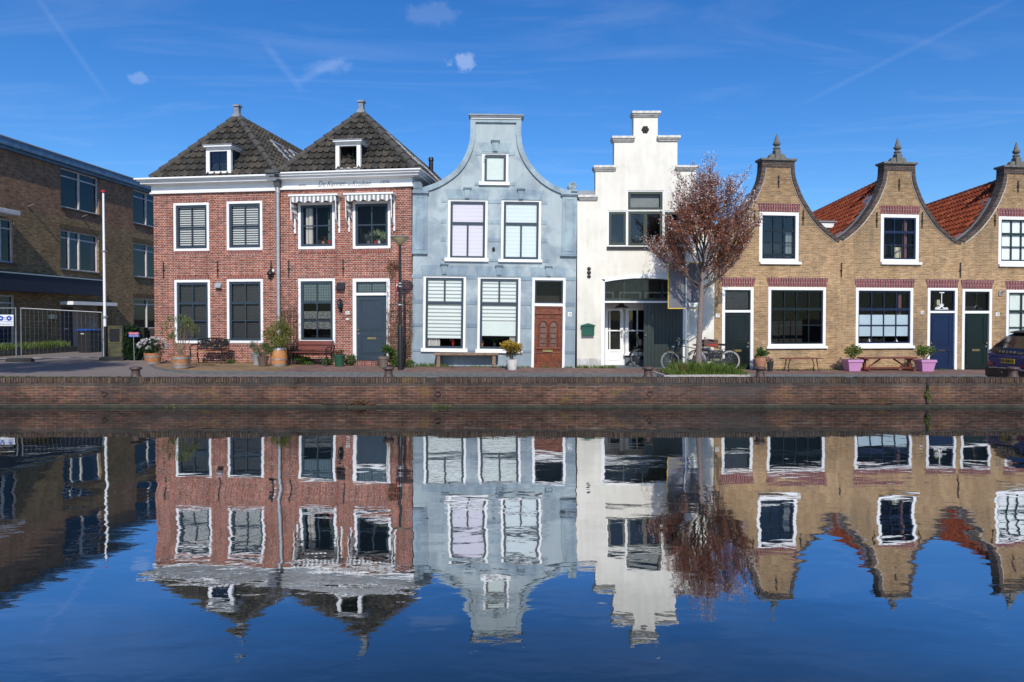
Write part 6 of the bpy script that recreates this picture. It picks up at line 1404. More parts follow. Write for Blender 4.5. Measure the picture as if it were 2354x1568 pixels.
# ------------------------------------------------------------------ bicycles
def wheel(root, x, z, r, tm, n=20, steer=0, spokes=True):
    w=bpy.data.objects.new('wheel',None); C.objects.link(w); w.parent=root; w.location=(x,0,z); w.rotation_euler=(0,0,steer); w.empty_display_size=.1
    MB().torus((0,0,0),(0,1,0),r-.02,.020,36,8).build('tyre', tm, w, smooth=True); MB().torus((0,0,0),(0,1,0),r-.045,.010,36,6).build('rim', galv, w, smooth=True)
    s=MB(); 
    for i in range(n): a=2*pi*i/n; s.tube([(0.02*cos(a+1.3),(.02 if i%2 else -.02),0.02*sin(a+1.3)),((r-.045)*cos(a),0,(r-.045)*sin(a))],.0022,3,cap=False)
    s.build('spokes', galv, w); MB().tube([(0,-.045,0),(0,.045,0)],.018,8).build('hub', chrome, w); return w
def bicycle(label, loc, rz, lean=R(-6), fw=black, tm=rubber, wb=1.10, r=.335, seat=True, barm=chrome, high=.0, step=False, childseat=False, steer=0):
    t=thing('bicycle',label,'bicycle',loc,rz); t.rotation_euler=(lean,0,rz)
    # faces -x (front wheel left)
    xf,xr=-wb/2,wb/2; wheel(t,xf,r,r,tm,steer=steer); wheel(t,xr,r,r,tm)
    hx,hz=xf+.30,.98+high; bb=(xf+.66,0,.29); sx,sz=xf+.84,.80
    f=MB(); ht0=Vector((xf+.19,0,.66)); ht1=Vector((xf+.26,0,.86)); 
    f.tube([ht0,ht1],.019,8); f.tube([bb,(sx,0,sz)],.016,8); f.tube([(xr,.05,r),bb],.011,6); f.tube([(xr,-.05,r),bb],.011,6); f.tube([(xr,.05,r),(sx-.02,0,sz-.08)],.008,6); f.tube([(xr,-.05,r),(sx-.02,0,sz-.08)],.008,6); f.tube([ht0,bb],.016,8)
    if step: f.tube([ht1,(xf+.45,0,.55),(sx-.06,0,.50)],.014,8)
    else: f.tube([ht1,(sx-.015,0,sz-.05)],.014,8)
    f.build('frame', fw, t, smooth=True)
    fk=MB()
    for s in (-1,1): fk.tube([(xf+.0,s*.05,r),(xf+.10,s*.05,.50),(xf+.19,s*.03,.70)],.010,6)
    fk.build('fork', fw, t, smooth=True)
    hb=MB(); hb.tube([ht1,(xf+.29,0,.99+high)],.012,8); hb.tube([(xf+.29,0,.99+high),(xf+.22,-.12,1.03+high),(xf+.27,-.27,1.02+high),(xf+.46,-.30,.98+high)],.011,6); hb.tube([(xf+.29,0,.99+high),(xf+.22,.12,1.03+high),(xf+.27,.27,1.02+high),(xf+.46,.30,.98+high)],.011,6); h_=hb.build('handlebar', barm, t, smooth=True)
    for s in (-1,1): MB().tube([(xf+.36,s*.285,1.0+high),(xf+.50,s*.305,.975+high)],.018,8).build('grip', rubber, h_)
    MB().lathe([(.03,0),(.035,.02),(.02,.04)],(xf+.25,-.15,1.05+high),10).build('bell', chrome, h_, smooth=True)
    s=MB(); s.add([(sx+.16,-.10,sz+.09),(sx+.16,.10,sz+.09),(sx+.02,.07,sz+.10),(sx+.02,-.07,sz+.10),(sx-.14,-.02,sz+.09),(sx-.14,.02,sz+.09),(sx+.14,-.06,sz+.03),(sx+.14,.06,sz+.03),(sx-.1,0,sz+.05)],[(0,1,2,3),(3,2,5,4),(6,8,7),(0,3,4,8,6),(1,7,8,5,2),(0,6,7,1),(4,5,8)]); s.tube([(sx,0,sz-.05),(sx,0,sz+.06)],.013,6); s.build('saddle', rubber, t, bevel=.012)
    g=MB(); g.torus((xr,0,r),(0,1,0),r+.02,.022,24,6,a0=.2,a1=pi*.95); g.build('mudguard', fw, t, smooth=True); g=MB(); g.torus((xf,0,r),(0,1,0),r+.018,.02,20,6,a0=.7,a1=pi*.95); g.build('mudguard', fw, t, smooth=True)
    c=MB(); c.prism([(bb[0]-.10,bb[2]+.10),(bb[0]-.12,bb[2]-.02),(bb[0]-.06,bb[2]-.11),(xr+.05,r-.06),(xr+.07,r+.03),(bb[0]+.05,bb[2]+.12)],-.07,-.045); c.build('chain_case', fw, t)
    cr=MB(); cr.tube([bb,(bb[0],-.09,bb[2]),(bb[0]+.02,-.10,bb[2]-.16),(bb[0]+.02,-.19,bb[2]-.16)],.010,6); cr.tube([bb,(bb[0],.09,bb[2]),(bb[0]-.02,.10,bb[2]+.16),(bb[0]-.02,.19,bb[2]+.16)],.010,6); cr.box(bb[0]-.03,bb[0]+.07,-.21,-.12,bb[2]-.17,bb[2]-.15); cr.build('crank', chrome, t)
    k_=MB(); k_.tube([(xr-.25,.0,.72),(xr+.22,0,.71)],.007,5); k_.tube([(xr-.25,-.06,.72),(xr+.22,-.06,.71)],.007,5); k_.tube([(xr-.25,.06,.72),(xr+.22,.06,.71)],.007,5); k_.tube([(xr,.06,r),(xr+.12,.06,.71)],.006,5); k_.tube([(xr,-.06,r),(xr+.12,-.06,.71)],.006,5); k_.build('rear_rack', fw, t)
    l=MB(); l.tube([(xf+.05,0,.80),(xf+.13,0,.80)],[.045,.03],12); l.build('headlight', chrome, t); return t,xf,xr
Yb=22.15; xA=at(1539,830,Yb).x; kb=1/scaleY(Yb)
bikA,xf,xr=bicycle('black bicycle with a chrome headlight leaning at the dark green doors',(xA+.55,Yb-.15,zs(8)+.004),R(-4),fw=black,tm=tyre_g,wb=1.10,r=.335,steer=R(14))
mb=MB(); mb.tube([(xf-.16,-.1,.66),(xf+.2,-.1,.66)],.008,5); mb.tube([(xf-.16,.1,.66),(xf+.2,.1,.66)],.008,5); mb.tube([(xf-.16,-.1,.66),(xf-.16,.1,.66)],.008,5); mb.tube([(xf-.1,-.1,.66),(xf-.02,-.05,.36)],.006,5); mb.tube([(xf-.1,.1,.66),(xf-.02,.05,.36)],.006,5); mb.build('front_rack', black, bikA)
xB=at(1633,830,22.5).x
bikB,xf,xr=bicycle('black bicycle with cream tyres parked behind the tree trunk against the white wall',(xB+.12,22.55,zs(9)+.004),R(5),fw=black,tm=mat('cream_tyre',(.36,.31,.25),rough=.7,bump=.03),wb=1.14,r=.335,barm=mat('red_brown_grip',(.12,.04,.035),rough=.6,bump=.02),high=.02)
# panniers
cc_=at(1634.5,808,22.2); t=thing('bicycle_bag','shiny black and grey pannier bag hanging from the rear rack of the cream tyred bicycle','bag',(cc_.x,21.78,zs(9)+.36),R(5))
MB().box(-.20,.22,-.08,.08,.10,.33).build('bag_body', mat('black_vinyl',(.02,.02,.024),rough=.22,var=.3,bump=.3,ns=5,bd=.04), t, bevel=.03); MB().box(-.215,.235,-.10,.06,.26,.37).build('flap', mat('grey_vinyl',(.06,.06,.07),rough=.2,var=.3,bump=.3,ns=4,bd=.04), t, bevel=.02); MB().box(-.19,.2,-.085,.07,.02,.099).build('bag_bottom', mat('khaki_canvas',(.17,.15,.11),rough=.8,bump=.05), t, bevel=.02)
for x in (-.12,.13): MB().box(x-.015,x+.015,-.115,-.102,.05,.34).build('strap', rubber, t)
# crate on the rack
cc_=at(1629,797,22.5); t=thing('wooden_crate','old wooden crate with worn red lettering on the rear rack of the cream tyred bicycle','crate',(cc_.x+.03,22.55,cc_.z+.0),R(5))
Lc=.48; mb=MB()
for z0,z1 in ((0,.115),(.125,.235)):
    mb.box(-Lc/2,Lc/2,-.16,-.145,z0,z1); mb.box(-Lc/2,Lc/2,.145,.16,z0,z1); mb.box(-Lc/2,-Lc/2+.015,-.144,.144,z0,z1); mb.box(Lc/2-.015,Lc/2,-.144,.144,z0,z1)
mb.box(-Lc/2+.016,Lc/2-.016,-.144,.144,0,.012); mb.build('crate_boards', crate_w, t, bevel=.003)
MB().box(-.10,.20,-.1635,-.1605,.025,.10).build('red_lettering', mat('worn_red_print',(.30,.03,.015),rough=.8,var=.7,ns=25,bump=.1), t)
# bicycle in the porch
q_=at(*D(9,803,1240),YF+.55); bikC,xf,xr=bicycle('black bicycle with a child seat half hidden behind the boarded door leaf',(q_.x+.50,YF+.62,zs(6)+.016),R(180),fw=black,tm=rubber,wb=1.06,r=.335)
cs=MB(); cs.box(xr-.30,xr+.02,-.15,.15,.76,.80); cs.build('child_seat', rubber, bikC, bevel=.02); mb=MB(); M=Matrix.Translation((xr+.02,0,.78))@Matrix.Rotation(R(14),4,'Y'); mb.box(-.02,.03,-.15,.15,0,.42,M); mb.box(-.16,.03,-.17,-.145,.0,.20,M); mb.box(-.16,.03,.145,.17,.0,.20,M); mb.build('child_seat_back', rubber, bikC, bevel=.02)
# ------------------------------------------------------------------ left side: fence, bins, pole, ivy
fpos=[(43,23.4,706.8),(238,24.25,716.8)]
fp=[at(x,833,y) for x,y,_ in fpos]
def fpanel(A,B,lab,hl,hr,gx):
    d=Vector((B[0]-A[0],B[1]-A[1],0)); L_=d.length; ang=math.atan2(d.y,d.x); t=thing('wire_fence',lab,'fence',(A[0],A[1],.62),ang,'temporary wire fence panels')
    MB().tube([(0.03,0,.02),(0.03,0,hl)],.021,8).tube([(L_-.03,0,.02),(L_-.03,0,hr)],.021,8).tube([(0.03,0,hl-.02),(L_-.03,0,hr-.02)],.019,8).tube([(.03,0,.12),(L_-.03,0,.12)],.019,8).build('fence_frame', mat('dull_zinc_tube',(.20,.21,.22),rough=.5,metal=.4,var=.2,bump=.02), t, smooth=True)
    mb=MB(); n=int(L_/.13)
    for i in range(1,n): x=.03+(L_-.06)*i/n; mb.tube([(x,0,.12),(x,0,hl+(hr-hl)*i/n-.02)],.0018,3,cap=False)
    for i in range(1,8): z=.12+(hl-.14)*i/8; mb.tube([(.03,.004,z),(L_-.03,.004,z+(hr-hl)*i/8)],.0018,3,cap=False)
    mb.build('wire_mesh', MATS['dull_zinc_tube'], t); return t
X0,X1=fp[0],fp[1]; h0=at(43,706.8,23.4).z-.62; h1=at(238,716.8,24.25).z-.62
f2=fpanel((X0.x+.06,23.4),(X1.x,24.25),'wire fence panel in front of the entrance and the blue lidded bin',h0,h1,.1); f1=fpanel((X0.x-3.5,23.05),(X0.x-.02,23.36),'wire fence panel with the white warning banner at the left edge',h0-.02,h0,.1)
for (P_,lab) in ((fp[0],'black block foot under the joint of the two fence panels'),(fp[1],'black block foot beside the flagpole')):
    t=thing('ballast_block',lab,'block',(P_.x+(.05 if P_ is fp[0] else .32),P_.y,.605),R(4),'black feet of the temporary fence'); MB().prism([(-.42,0),(.42,0),(.42,.10),(.36,.15),(-.36,.15),(-.42,.10)],-.11,.11).build('block', rubber, t, bevel=.01)
# banner
q0=at(-60,778,23.0); q1=at(*D(17,160,185),23.2); q2=at(*D(17,160,325),23.2)
t=thing('banner','white warning banner with blue safety symbols on the left fence panel','banner',(q1.x-.95,23.17,q2.z),R(4)); hB=q1.z-q2.z; MB().box(-.95,.95,-.004,.0,0,hB).build('banner_sheet', plateW, t)
for i in range(7): x=.95-.14-.27*i; mb=MB(); mb.lathe([(.085,0),(.085,.003)],n=18); mb.v=[(q[0]+x,-.005-q[2],q[1]+hB-.12) for q in mb.v]; sg_=mb.build('safety_symbol', mat('symbol_blue',(.01,.06,.42),rough=.5,bump=0), t); MB().box(x-.03,x+.03,-.010,-.0085,hB-.14,hB-.10).build('symbol_mark', plateW, sg_)
for s_,z,sz in (('TOEGANG VOOR ONBEVOEGDEN',.30,.055),('ART. 461 WETB. VAN STRAFRECHT',.235,.05),('MELDEN BIJ UITVOERDER',.15,.07),('BETREDEN OP EIGEN RISICO',.05,.07)): text(s_,'banner_lettering',sz,blue_ink,t,(.93,-.006,z*hB/.42+.01),align='RIGHT')
# flagpole
pf=at(242,822,25.4); t=thing('flagpole','tall white flagpole in front of the brown building','flagpole',(pf.x,25.4,.6)); zt_=at(240.7,443,25.4).z-.6
MB().tube([(0,0,0),(-.01,0,zt_)],[.058,.036],14).build('pole', white, t, smooth=True); MB().lathe([(.03,zt_),(.09,zt_+.02),(.09,zt_+.07),(.03,zt_+.10)],(-.01,0,0),14).build('finial', redp, t); MB().lathe([(.10,1.55),(.10,1.62)],n=12).lathe([(.09,4.0),(.09,4.05)],n=12).build('collar', galv, t)
# wheelie bins
for (px,Y,lidm,lab,w_) in ((202,30.2,mat('blue_lid',(.012,.07,.30),rough=.4,bump=0),'dark wheelie bin with a bright blue lid by the entrance',.62),(222,31.0,mat('grey_lid',(.03,.03,.033),rough=.5,bump=0),'dark wheelie bin with a dark lid behind the blue lidded one',.55)):
    p=at(px,809,Y); t=thing('wheelie_bin',lab,'wheelie bin',(p.x,Y,.6),R(-8)); h_=.98; a,b=w_/2*.84,w_/2
    MB().add([(-a,-a,.03),(a,-a,.03),(a,a,.03),(-a,a,.03),(-b,-b,h_),(b,-b,h_),(b,b,h_),(-b,b,h_)],[(0,3,2,1),(4,5,6,7),(0,1,5,4),(1,2,6,5),(2,3,7,6),(3,0,4,7)]).build('bin_body', mat('anthracite_plastic',(.018,.018,.022),rough=.5,bump=.02), t, bevel=.015)
    MB().prism([(-b-.03,h_+.001),(b+.03,h_+.001),(b+.03,h_+.04),(0,h_+.09),(-b-.03,h_+.04)],-b-.04,b+.02).build('lid', lidm, t, bevel=.01)
    for s in (-1,1): MB().tube([(s*(a+.01)-.02,a-.02,.1),(s*(a+.01)+.02,a-.02,.1)],.1,12).build('wheel', rubber, t)
    MB().box(-.08,.08,-b-.012,-b-.002,h_-.14,h_-.11).build('label', plateW, t)
# small cabinet + dark garden fence + ivy
Yc=24.6; p=at(264,828,Yc); k=1/scaleY(Yc); t=thing('utility_cabinet','grey green weathered wooden cabinet left of the ivy','cabinet',(p.x,Yc,.6)); w_=35*k; h_=77*k; cm=mat('mossy_grey_boards',(.05,.055,.048),rough=.85,var=.4,ns=3,bump=.08,col2=(.11,.10,.035))
mb=MB(); 
for i in range(4): mb.box(-w_/2,w_/2,0,.5,h_*i/4+.005,h_*(i+1)/4-.005)
mb.box(-w_/2-.03,w_/2+.03,-.02,.53,h_,h_+.04); mb.build('cabinet_boards', cm, t); MB().box(-w_/2+.1,w_/2-.1,-.03,-.001,h_*.58,h_*.95).build('cabinet_plate', iron, t); MB().box(w_/2+.01,w_/2+.07,-.03,.03,0,h_+.02).build('post', black, t)
MB().box(-w_/2-.1,-w_/2-.01,-.03,.03,0,h_+.02).build('post', black, t)
p0=at(284,828,25.0); p1=at(357,828,25.0); t=thing('garden_fence','dark board fence behind the ivy at the corner of the brick house','fence',(p0.x,25.0,.6)); mb=MB(); Lf=p1.x-p0.x+.5
for i in range(6): mb.box(0,Lf,0,.03,.02+.19*i,.19+.19*i)
mb.build('fence_boards', mat('dark_boards',(.02,.022,.022),rough=.8,bump=.05), t); MB().box(.4,.46,-.02,-.001,0,1.2).box(Lf-.5,Lf-.44,-.02,-.001,0,1.2).build('post', black, t)
p=at(308,828,24.5); k=1/scaleY(24.5); t=thing('ivy_bush','dense dark ivy hedge behind the small red and blue sign','ivy',(p.x,24.6,.6)); random.seed(4)
mb=MB()
for _ in range(3800):
    v=rs(); x=v.x*23*k; z=(v.z+1)*.5*84*k; e=1-abs(v.x)**6*.5; mb.leaf((x+random.gauss(0,.015),-.14*random.random()-.02-.08*random.random(),z*e),.07,.75,Vector((random.gauss(0,.5),-1,random.gauss(-.3,.5))))
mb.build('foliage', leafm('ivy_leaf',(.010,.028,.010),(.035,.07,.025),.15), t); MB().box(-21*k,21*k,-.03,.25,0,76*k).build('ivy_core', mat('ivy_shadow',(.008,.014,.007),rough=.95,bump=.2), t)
p=at(308.5,829,24.1); k=1/scaleY(24.1); t=thing('private_ground_sign','small red and blue sign on a thin stake in front of the ivy','sign',(p.x,24.1,.6)); zt_=(829-762)*k; MB().tube([(0,0,0),(-.02,0,zt_-.05)],.011,6).build('stake', galv, t); 
sg_=MB().box(-.19,.19,-.012,-.002,zt_-.17,zt_).build('sign_board', mat('sign_blue',(.02,.06,.35),rough=.4,bump=0), t); MB().box(-.185,.185,-.015,-.012,zt_-.08,zt_-.005).build('red_panel', redp, sg_); text('EIGEN TERREIN','sign_lettering',.062,plateW,sg_,(0,-.017,zt_-.042),sx=.72); text('VERBODEN TOEGANG','sign_lettering',.035,plateW,sg_,(0,-.014,zt_-.105),sx=.9); text('VOOR ONBEVOEGDEN','sign_lettering',.032,plateW,sg_,(0,-.014,zt_-.142),sx=.9)
# raised bed by the side building
a=HS.M@Vector((HS.c(1,360,1425)[0],0,0)); b=HS.M@Vector((-9,0,0)); t=thing('raised_bed','low raised bed with grass along the foot of the brown building','planter',(a.x,a.y,.6),math.atan2(b.y-a.y,b.x-a.x)); Lb=(b-a).length
MB().box(0,Lb,.9,1.02,-.05,.26).box(0,.14,.0,.9,-.05,.25).build('bed_edge', mat('dark_mossy_stone',(.045,.045,.035),rough=.9,var=.4,ns=5,bump=.15), t); MB().box(.14,Lb,0.01,.9,0,.2).build('soil', soil, t)
mb=MB(); grass(mb,2600,.3,Lb-.1,.3,.88,.34,lambda x,y:.2,w=.016,lean=.5); mb.build('grass', lf_grass, t)
# ------------------------------------------------------------------ small things on window sills
def sillpot(H,u,z,y,potm,lab,plantm,h=.12,r=.05,ph=.15,pr=.10,n=60,ls=.06,name='house_plant',asp=.3):
    t=thing(name,lab,'house plant',H.M@Vector((u,y,z)),H.rz); MB().lathe([(r*.7,0),(r,h*.9),(r*1.1,h),(r*.9,h)],n=14).build('pot', potm, t); bush(t,'foliage',n,(0,0,h+ph*.5),(pr,pr*.6,ph*.5),ls,plantm,asp=asp,up=.9); return t
a,e,b,t_=rB; zS=e+.0
sillpot(HB,a+.17,zS,.30,redp,'red pot with a small aloe on the curtained upstairs sill',lf_green); sillpot(HB,a+.60,zS,.30,terra,'pinkish pot in the middle of the curtained upstairs sill',lf_dry,n=20); t2=sillpot(HB,b-.14,zS,.30,redp,'red pot with a tall candle cactus in the curtained upstairs window',lf_grey,h=.14,r=.07,ph=.3,n=30)
mb=MB()
for i in range(6): x=random.uniform(-.08,.08); mb.tube([(x*.5,0,.12),(x,0,.12+random.uniform(.6,1.05))],[.022,.016],6)
mb.build('cactus', lf_grey, t2)
a,e,b,t_=rB2
sillpot(HB,a+.28,e,.28,stone,'grey pot with a leafy plant in the upstairs window by the lamp',lf_grey,ph=.25,pr=.16,n=120); sillpot(HB,a+.52,e,.30,redp,'red pot with dark leaves in the upstairs window by the lamp',lf_dark,ph=.25,pr=.14,n=90); sillpot(HB,b-.32,e,.28,plateW,'white pot with a drooping spider plant in the upstairs window by the lamp',leafm('spider_plant_leaf',(.25,.32,.16),(.4,.48,.28)),ph=.3,pr=.26,n=170,ls=.16,asp=.12)
MB().box(0,0,0,0,0,0) if False else None
a,e,b,t_=r3
q_=HC.M@Vector((HC.c(7,605,1050,.3)[0],.30,e+.0)); t=thing('parrot_figurine','red parrot shaped ornament on the sill of the left striped blind window','ornament',q_)
MB().lathe([(.02,0),(.05,.05),(.075,.14),(.06,.24),(.03,.29)],n=12,sq=(.8,.8)).build('body', redp, t, smooth=True); MB().torus((.02,0,.20),(0,1,0),.10,.028,14,6,a0=-.4,a1=2.2).build('wing', redp, t, smooth=True); MB().tube([(.10,0,.26),(.14,0,.24),(.145,0,.20)],[.02,.014,.003],6).build('beak', ink, t)
sillpot(HC,HC.c(7,708,1070,.3)[0],e,.26,mat('orange_pot',(.5,.13,.04),bump=0),'orange pot with a cactus right of the red parrot ornament',lf_dry,n=30,ph=.06,pr=.05)
a,e,b,t_=r4
sillpot(HC,HC.c(7,937,1070,.3)[0],e,.26,MATS['orange_pot'],'orange pot with a cactus in the window behind the golden shrub',lf_dry,n=30,ph=.08,pr=.05); sillpot(HC,HC.c(7,1078,1070,.3)[0],e,.28,rubber,'black pot with a thin dark plant in the window behind the golden shrub',lf_dark,n=50,ph=.22,pr=.12)
# lamp and chest in the middle yellow house upstairs
u,z=H16.c(12,552,1500,.4); t=thing('table_lamp','cream lampshade shining behind the upstairs pane of the middle yellow house','lamp',H16.M@Vector((u,.45,z-.12))); MB().lathe([(.21,.0),(.22,.02),(.19,.50),(.17,.52)],n=20).build('lamp_shade', mat('cream_shade',(.66,.64,.44),rough=.8,var=.04,bump=0), t, smooth=True); MB().lathe([(.08,-.15),(.02,-.12),(.02,.1)],n=10).build('lamp_base', brass, t)
# white bottles on the sill
for (x,lab) in ((243,'white bottle ornament on the blue framed sill, left one'),(580,'white bottle ornament on the blue framed sill, right one')):
    u,z=H16.c(13,x,1004,.2); t=thing('vase',lab,'vase',H16.M@Vector((u,.22,z)),0,'white bottles on the blue framed sill'); MB().lathe([(.06,0),(.065,.03),(.02,.13),(.015,.17),(.03,.18)],n=12).build('vase_body', plateW, t, smooth=True)
# wooden cutting board by upstairs window
# ------------------------------------------------------------------ near bank tree casting the soft shadow on the street (behind the viewer, left)
random.seed(9); t=thing('bank_tree','leafy tree on the near bank of the canal, left of and behind the viewer','tree',(-12.9,-4.0,.52)); mb=MB().tube([(0,0,0),(.1,0,6),(0,0,16)],[.2,.15,.06],8); lv=MB()
for i in range(26):
    z=random.uniform(17.0,19.5); a=random.uniform(0,6.28); q_=Vector((cos(a)*random.uniform(.8,2.0)*1.1,sin(a)*1.6,z+1.2)); mb.tube([(0,0,min(15,z-2)),q_],[.05,.02],5); cloud(lv,150,q_,(.9,.9,1.2),.28,.6,clumps=8,spread=.6)
mb.build('trunk', bark, t); lv.build('crown', lf_green, t)

# ferns and moss growing out of the quay wall
for (px,py,lab,w_,h_) in ((2133,905,'strip of moss and fern growing down the wall joint below the blue door',.07,.40),(818,925,'small dry fern on the quay wall at the waterline below the slate blue door',.26,.16),(1010,938,'low green moss tuft at the waterline near the middle mooring ring',.30,.06),(405,941,'low yellow green moss tuft at the waterline below the oleander barrel',.40,.05)):
    p = at(px, py, YQ-.03); t = thing('wall_fern', lab, 'fern', (p.x, YQ-.03, max(p.z,.03))); bush(t, 'foliage', 130, (0,-.02,0), (w_,.04,h_/2), .05, lf_olive if px != 818 else lf_dry, asp=.5)
# ------------------------------------------------------------------ blue hatchback, rear towards the left
def car():
    xr_=at(2262,840,18.35).x; yc=17.5; g=zroad(13.5,17.5)
    t=thing('parked_car','dark blue hatchback parked on the quay at the right edge, seen from behind','car',(xr_+2.15,yc,g+.0))
    paint=mat('metallic_blue_paint',(.012,.028,.16),rough=.22,var=.08,bump=0,metal=.35,spec=.6); blk=mat('black_bumper',(.012,.012,.013),rough=.5,bump=.02); gl_=mat('dark_car_glass',(.010,.011,.013),rough=.06,var=.1,bump=0,spec=.8)
    # cross sections along the length (x from rear -2.15 to front 2.15): (x, half width low, half width belt, z_low, z_belt, z_roof, half width roof)
    secs=[(-2.15,.62,.70,.42,.72,.74,.60),(-2.11,.80,.80,.26,.86,.90,.72),(-2.02,.87,.86,.24,.93,.985,.74),(-1.93,.89,.885,.22,.96,1.06,.72),(-1.70,.90,.90,.20,.97,1.27,.64),(-1.45,.90,.90,.20,.97,1.40,.60),(-.9,.90,.90,.20,.96,1.455,.62),(-.2,.90,.90,.20,.95,1.46,.62),(.35,.90,.90,.20,.94,1.40,.60),(.85,.90,.89,.20,.93,1.12,.68),(1.15,.89,.88,.20,.90,.97,.74),(1.6,.87,.84,.20,.82,.86,.66),(1.95,.80,.76,.22,.72,.75,.56),(2.12,.62,.60,.30,.58,.60,.44)]
    mb=MB(); n=14; rings=[]
    for (x,wl_,wb_,z0,zb,zr_,wr) in secs:
        half=[(wl_*.80,z0),(wl_*.96,z0+.05),(wl_,z0+.16),(wl_*1.0,(z0+zb)/2+.03),(wb_,zb-.04),(wb_*.97,zb),(wr+.03,zr_-.05),(wr*.9,zr_-.008),(wr*.5,zr_+.006)]
        ring_=[(x,-y,z) for y,z in half]+[(x,0,zr_+.01)]+[(x,y,z) for y,z in half[::-1]]; rings.append(ring_)
    m_=len(rings[0]); vs=[v for r_ in rings for v in r_]; fs=[]; mi=[]
    for i in range(len(rings)-1):
        for j in range(m_-1):
            fs.append((i*m_+j,(i+1)*m_+j,(i+1)*m_+j+1,i*m_+j+1))
            glassy = (j in (5,m_-7)) and 4<=i<=9
            mi.append(1 if glassy else 0)
        fs.append((i*m_+m_-1,(i+1)*m_+m_-1,(i+1)*m_,i*m_)); mi.append(0)
    fs.append(tuple(range(m_))[::-1]); mi.append(0); fs.append(tuple((len(rings)-1)*m_+j for j in range(m_))); mi.append(0)
    mb.v=vs; mb.f=[list(f) for f in fs]; mb.m=mi
    o=mb.build('body', [paint,gl_], t, smooth=True); 
    # dark hatch glass and black tailgate panel: follow the rear slope
    def rear(y0,y1,pts,nm,mm,off=.012,par=t):
        m2=MB(); P=[]
        for (x,z,hw) in pts: P.append([(x-off,-hw,z+off*.4),(x-off-.006,-hw*.5,z+off*.4),(x-off-.008,0,z+off*.4),(x-off-.006,hw*.5,z+off*.4),(x-off,hw,z+off*.4)])
        for i in range(len(P)-1):
            for j in range(4): m2.quad(P[i][j],P[i][j+1],P[i+1][j+1],P[i+1][j])
        return m2.build(nm,mm,par,smooth=True)
    rear(0,0,[(-2.025,.985,.66),(-1.93,1.065,.68),(-1.70,1.28,.60),(-1.52,1.385,.56)],'rear_window',gl_,.02)
    rear(0,0,[(-2.125,.84,.52),(-2.10,.905,.64),(-2.03,.985,.68)],'tailgate_panel',mat('gloss_black',(.012,.012,.014),rough=.12,bump=0),.022)
    MB().add([(-1.66,-.60,1.405),(-1.66,.60,1.405),(-1.20,.62,1.475),(-1.20,-.62,1.475),(-1.68,-.58,1.37),(-1.68,.58,1.37),(-1.3,.6,1.42),(-1.3,-.6,1.42)],[(0,1,2,3),(4,7,6,5),(0,4,5,1),(1,5,6,2),(0,3,7,4)]).build('spoiler', blk, t, bevel=.01)
    # bumper lower skirt
    mb=MB(); pr=[(-2.19,.24),(-2.20,.46),(-2.13,.52),(-1.9,.50),(-1.9,.20),(-2.12,.19)]
    mb.prism(pr,-.78,.78); mb.build('rear_bumper', blk, t, bevel=.03)
    MB().tube([(-2.02,-.875,.52),(-2.15,-.78,.44),(-2.205,-.5,.47),(-2.215,0,.48),(-2.205,.5,.47),(-2.15,.78,.44),(-2.02,.875,.52)],.014,6).build('silver_trim', galv, t, smooth=True)
    # tail lights
    red=mat('red_lamp_glass',(.38,.008,.012),rough=.12,bump=0)
    for s in (-1,1):
        L_=MB().add([(-2.115,s*.66,.80),(-1.93,s*.895,.82),(-1.86,s*.90,1.00),(-1.80,s*.79,1.12),(-1.62,s*.685,1.30),(-1.70,s*.645,1.29),(-1.93,s*.70,1.08),(-2.05,s*.66,.97)],[(0,1,2,3,7),(3,4,5,6,7)] if s>0 else [(7,3,2,1,0),(7,6,5,4,3)])
        for i in range(8): x,y,z=L_.v[i]; L_.v[i]=(x-.02,y+s*.012,z)
        lo=L_.build('tail_light', red, t); MB().box(-2.12,-2.08,s*.70-.05,s*.70+.05,.83,.87).build('reversing_light', plateW, lo)
        MB().box(-2.175,-2.15,s*.58-.09,s*.58+.09,.54,.59).build('reflector', red, t)
    # plate
    p_=MB().box(-2.17,-2.15,-.27,.27,.60,.72).build('number_plate', mat('plate_yellow',(.55,.36,.02),rough=.4,bump=0), t, bevel=.004); text('NK-808-N','plate_lettering',.115,ink,p_,(-2.173,0,.66),rot=(pi/2,0,-pi/2),sx=.9)
    MB().box(-2.171,-2.149,.225,.268,.605,.715).build('plate_band', mat('band_blue',(.01,.04,.4),bump=0), p_)
    for i,ch in enumerate('VOLVO'): text(ch,'tailgate_lettering',.075,galv,t,(-2.163+.012*i*0,.26-.13*i,.895),rot=(pi/2-.35,0,-pi/2),sx=1.2)
    text('T2','tailgate_lettering',.05,galv,t,(-2.16,-.52,.80),rot=(pi/2,0,-pi/2))
    MB().tube([(-1.97,0,1.06),(-1.93,.15,1.10),(-1.90,.42,1.13)],.011,6).build('wiper', blk, t); MB().tube([(-2.16,.06,.40),(-2.28,.06,.36),(-2.31,.06,.46)],.018,8).lathe([(.02,0),(.028,.02),(.02,.045)],(-2.31,.06,.45),10).build('tow_hook', blk, t)
    for x in (-1.33,1.30):
        for s in (-1,1):
            w=bpy.data.objects.new('wheel',None); C.objects.link(w); w.parent=t; w.location=(x,s*.80,.315)
            MB().lathe([(.20,-.10),(.30,-.105),(.318,-.07),(.318,.07),(.30,.105),(.20,.10)],n=28).build('tyre', rubber, w, smooth=True).rotation_euler=(pi/2,0,0)
            MB().lathe([(.205,-.09),(.06,-.05),(.05,.05),(.205,.09)],n=20).build('rim', galv, w, smooth=True).rotation_euler=(pi/2,0,0)
    # dark underside and wheel arches
    MB().box(-1.75,1.75,-.70,.70,.16,.24).build('underbody', blk, t)
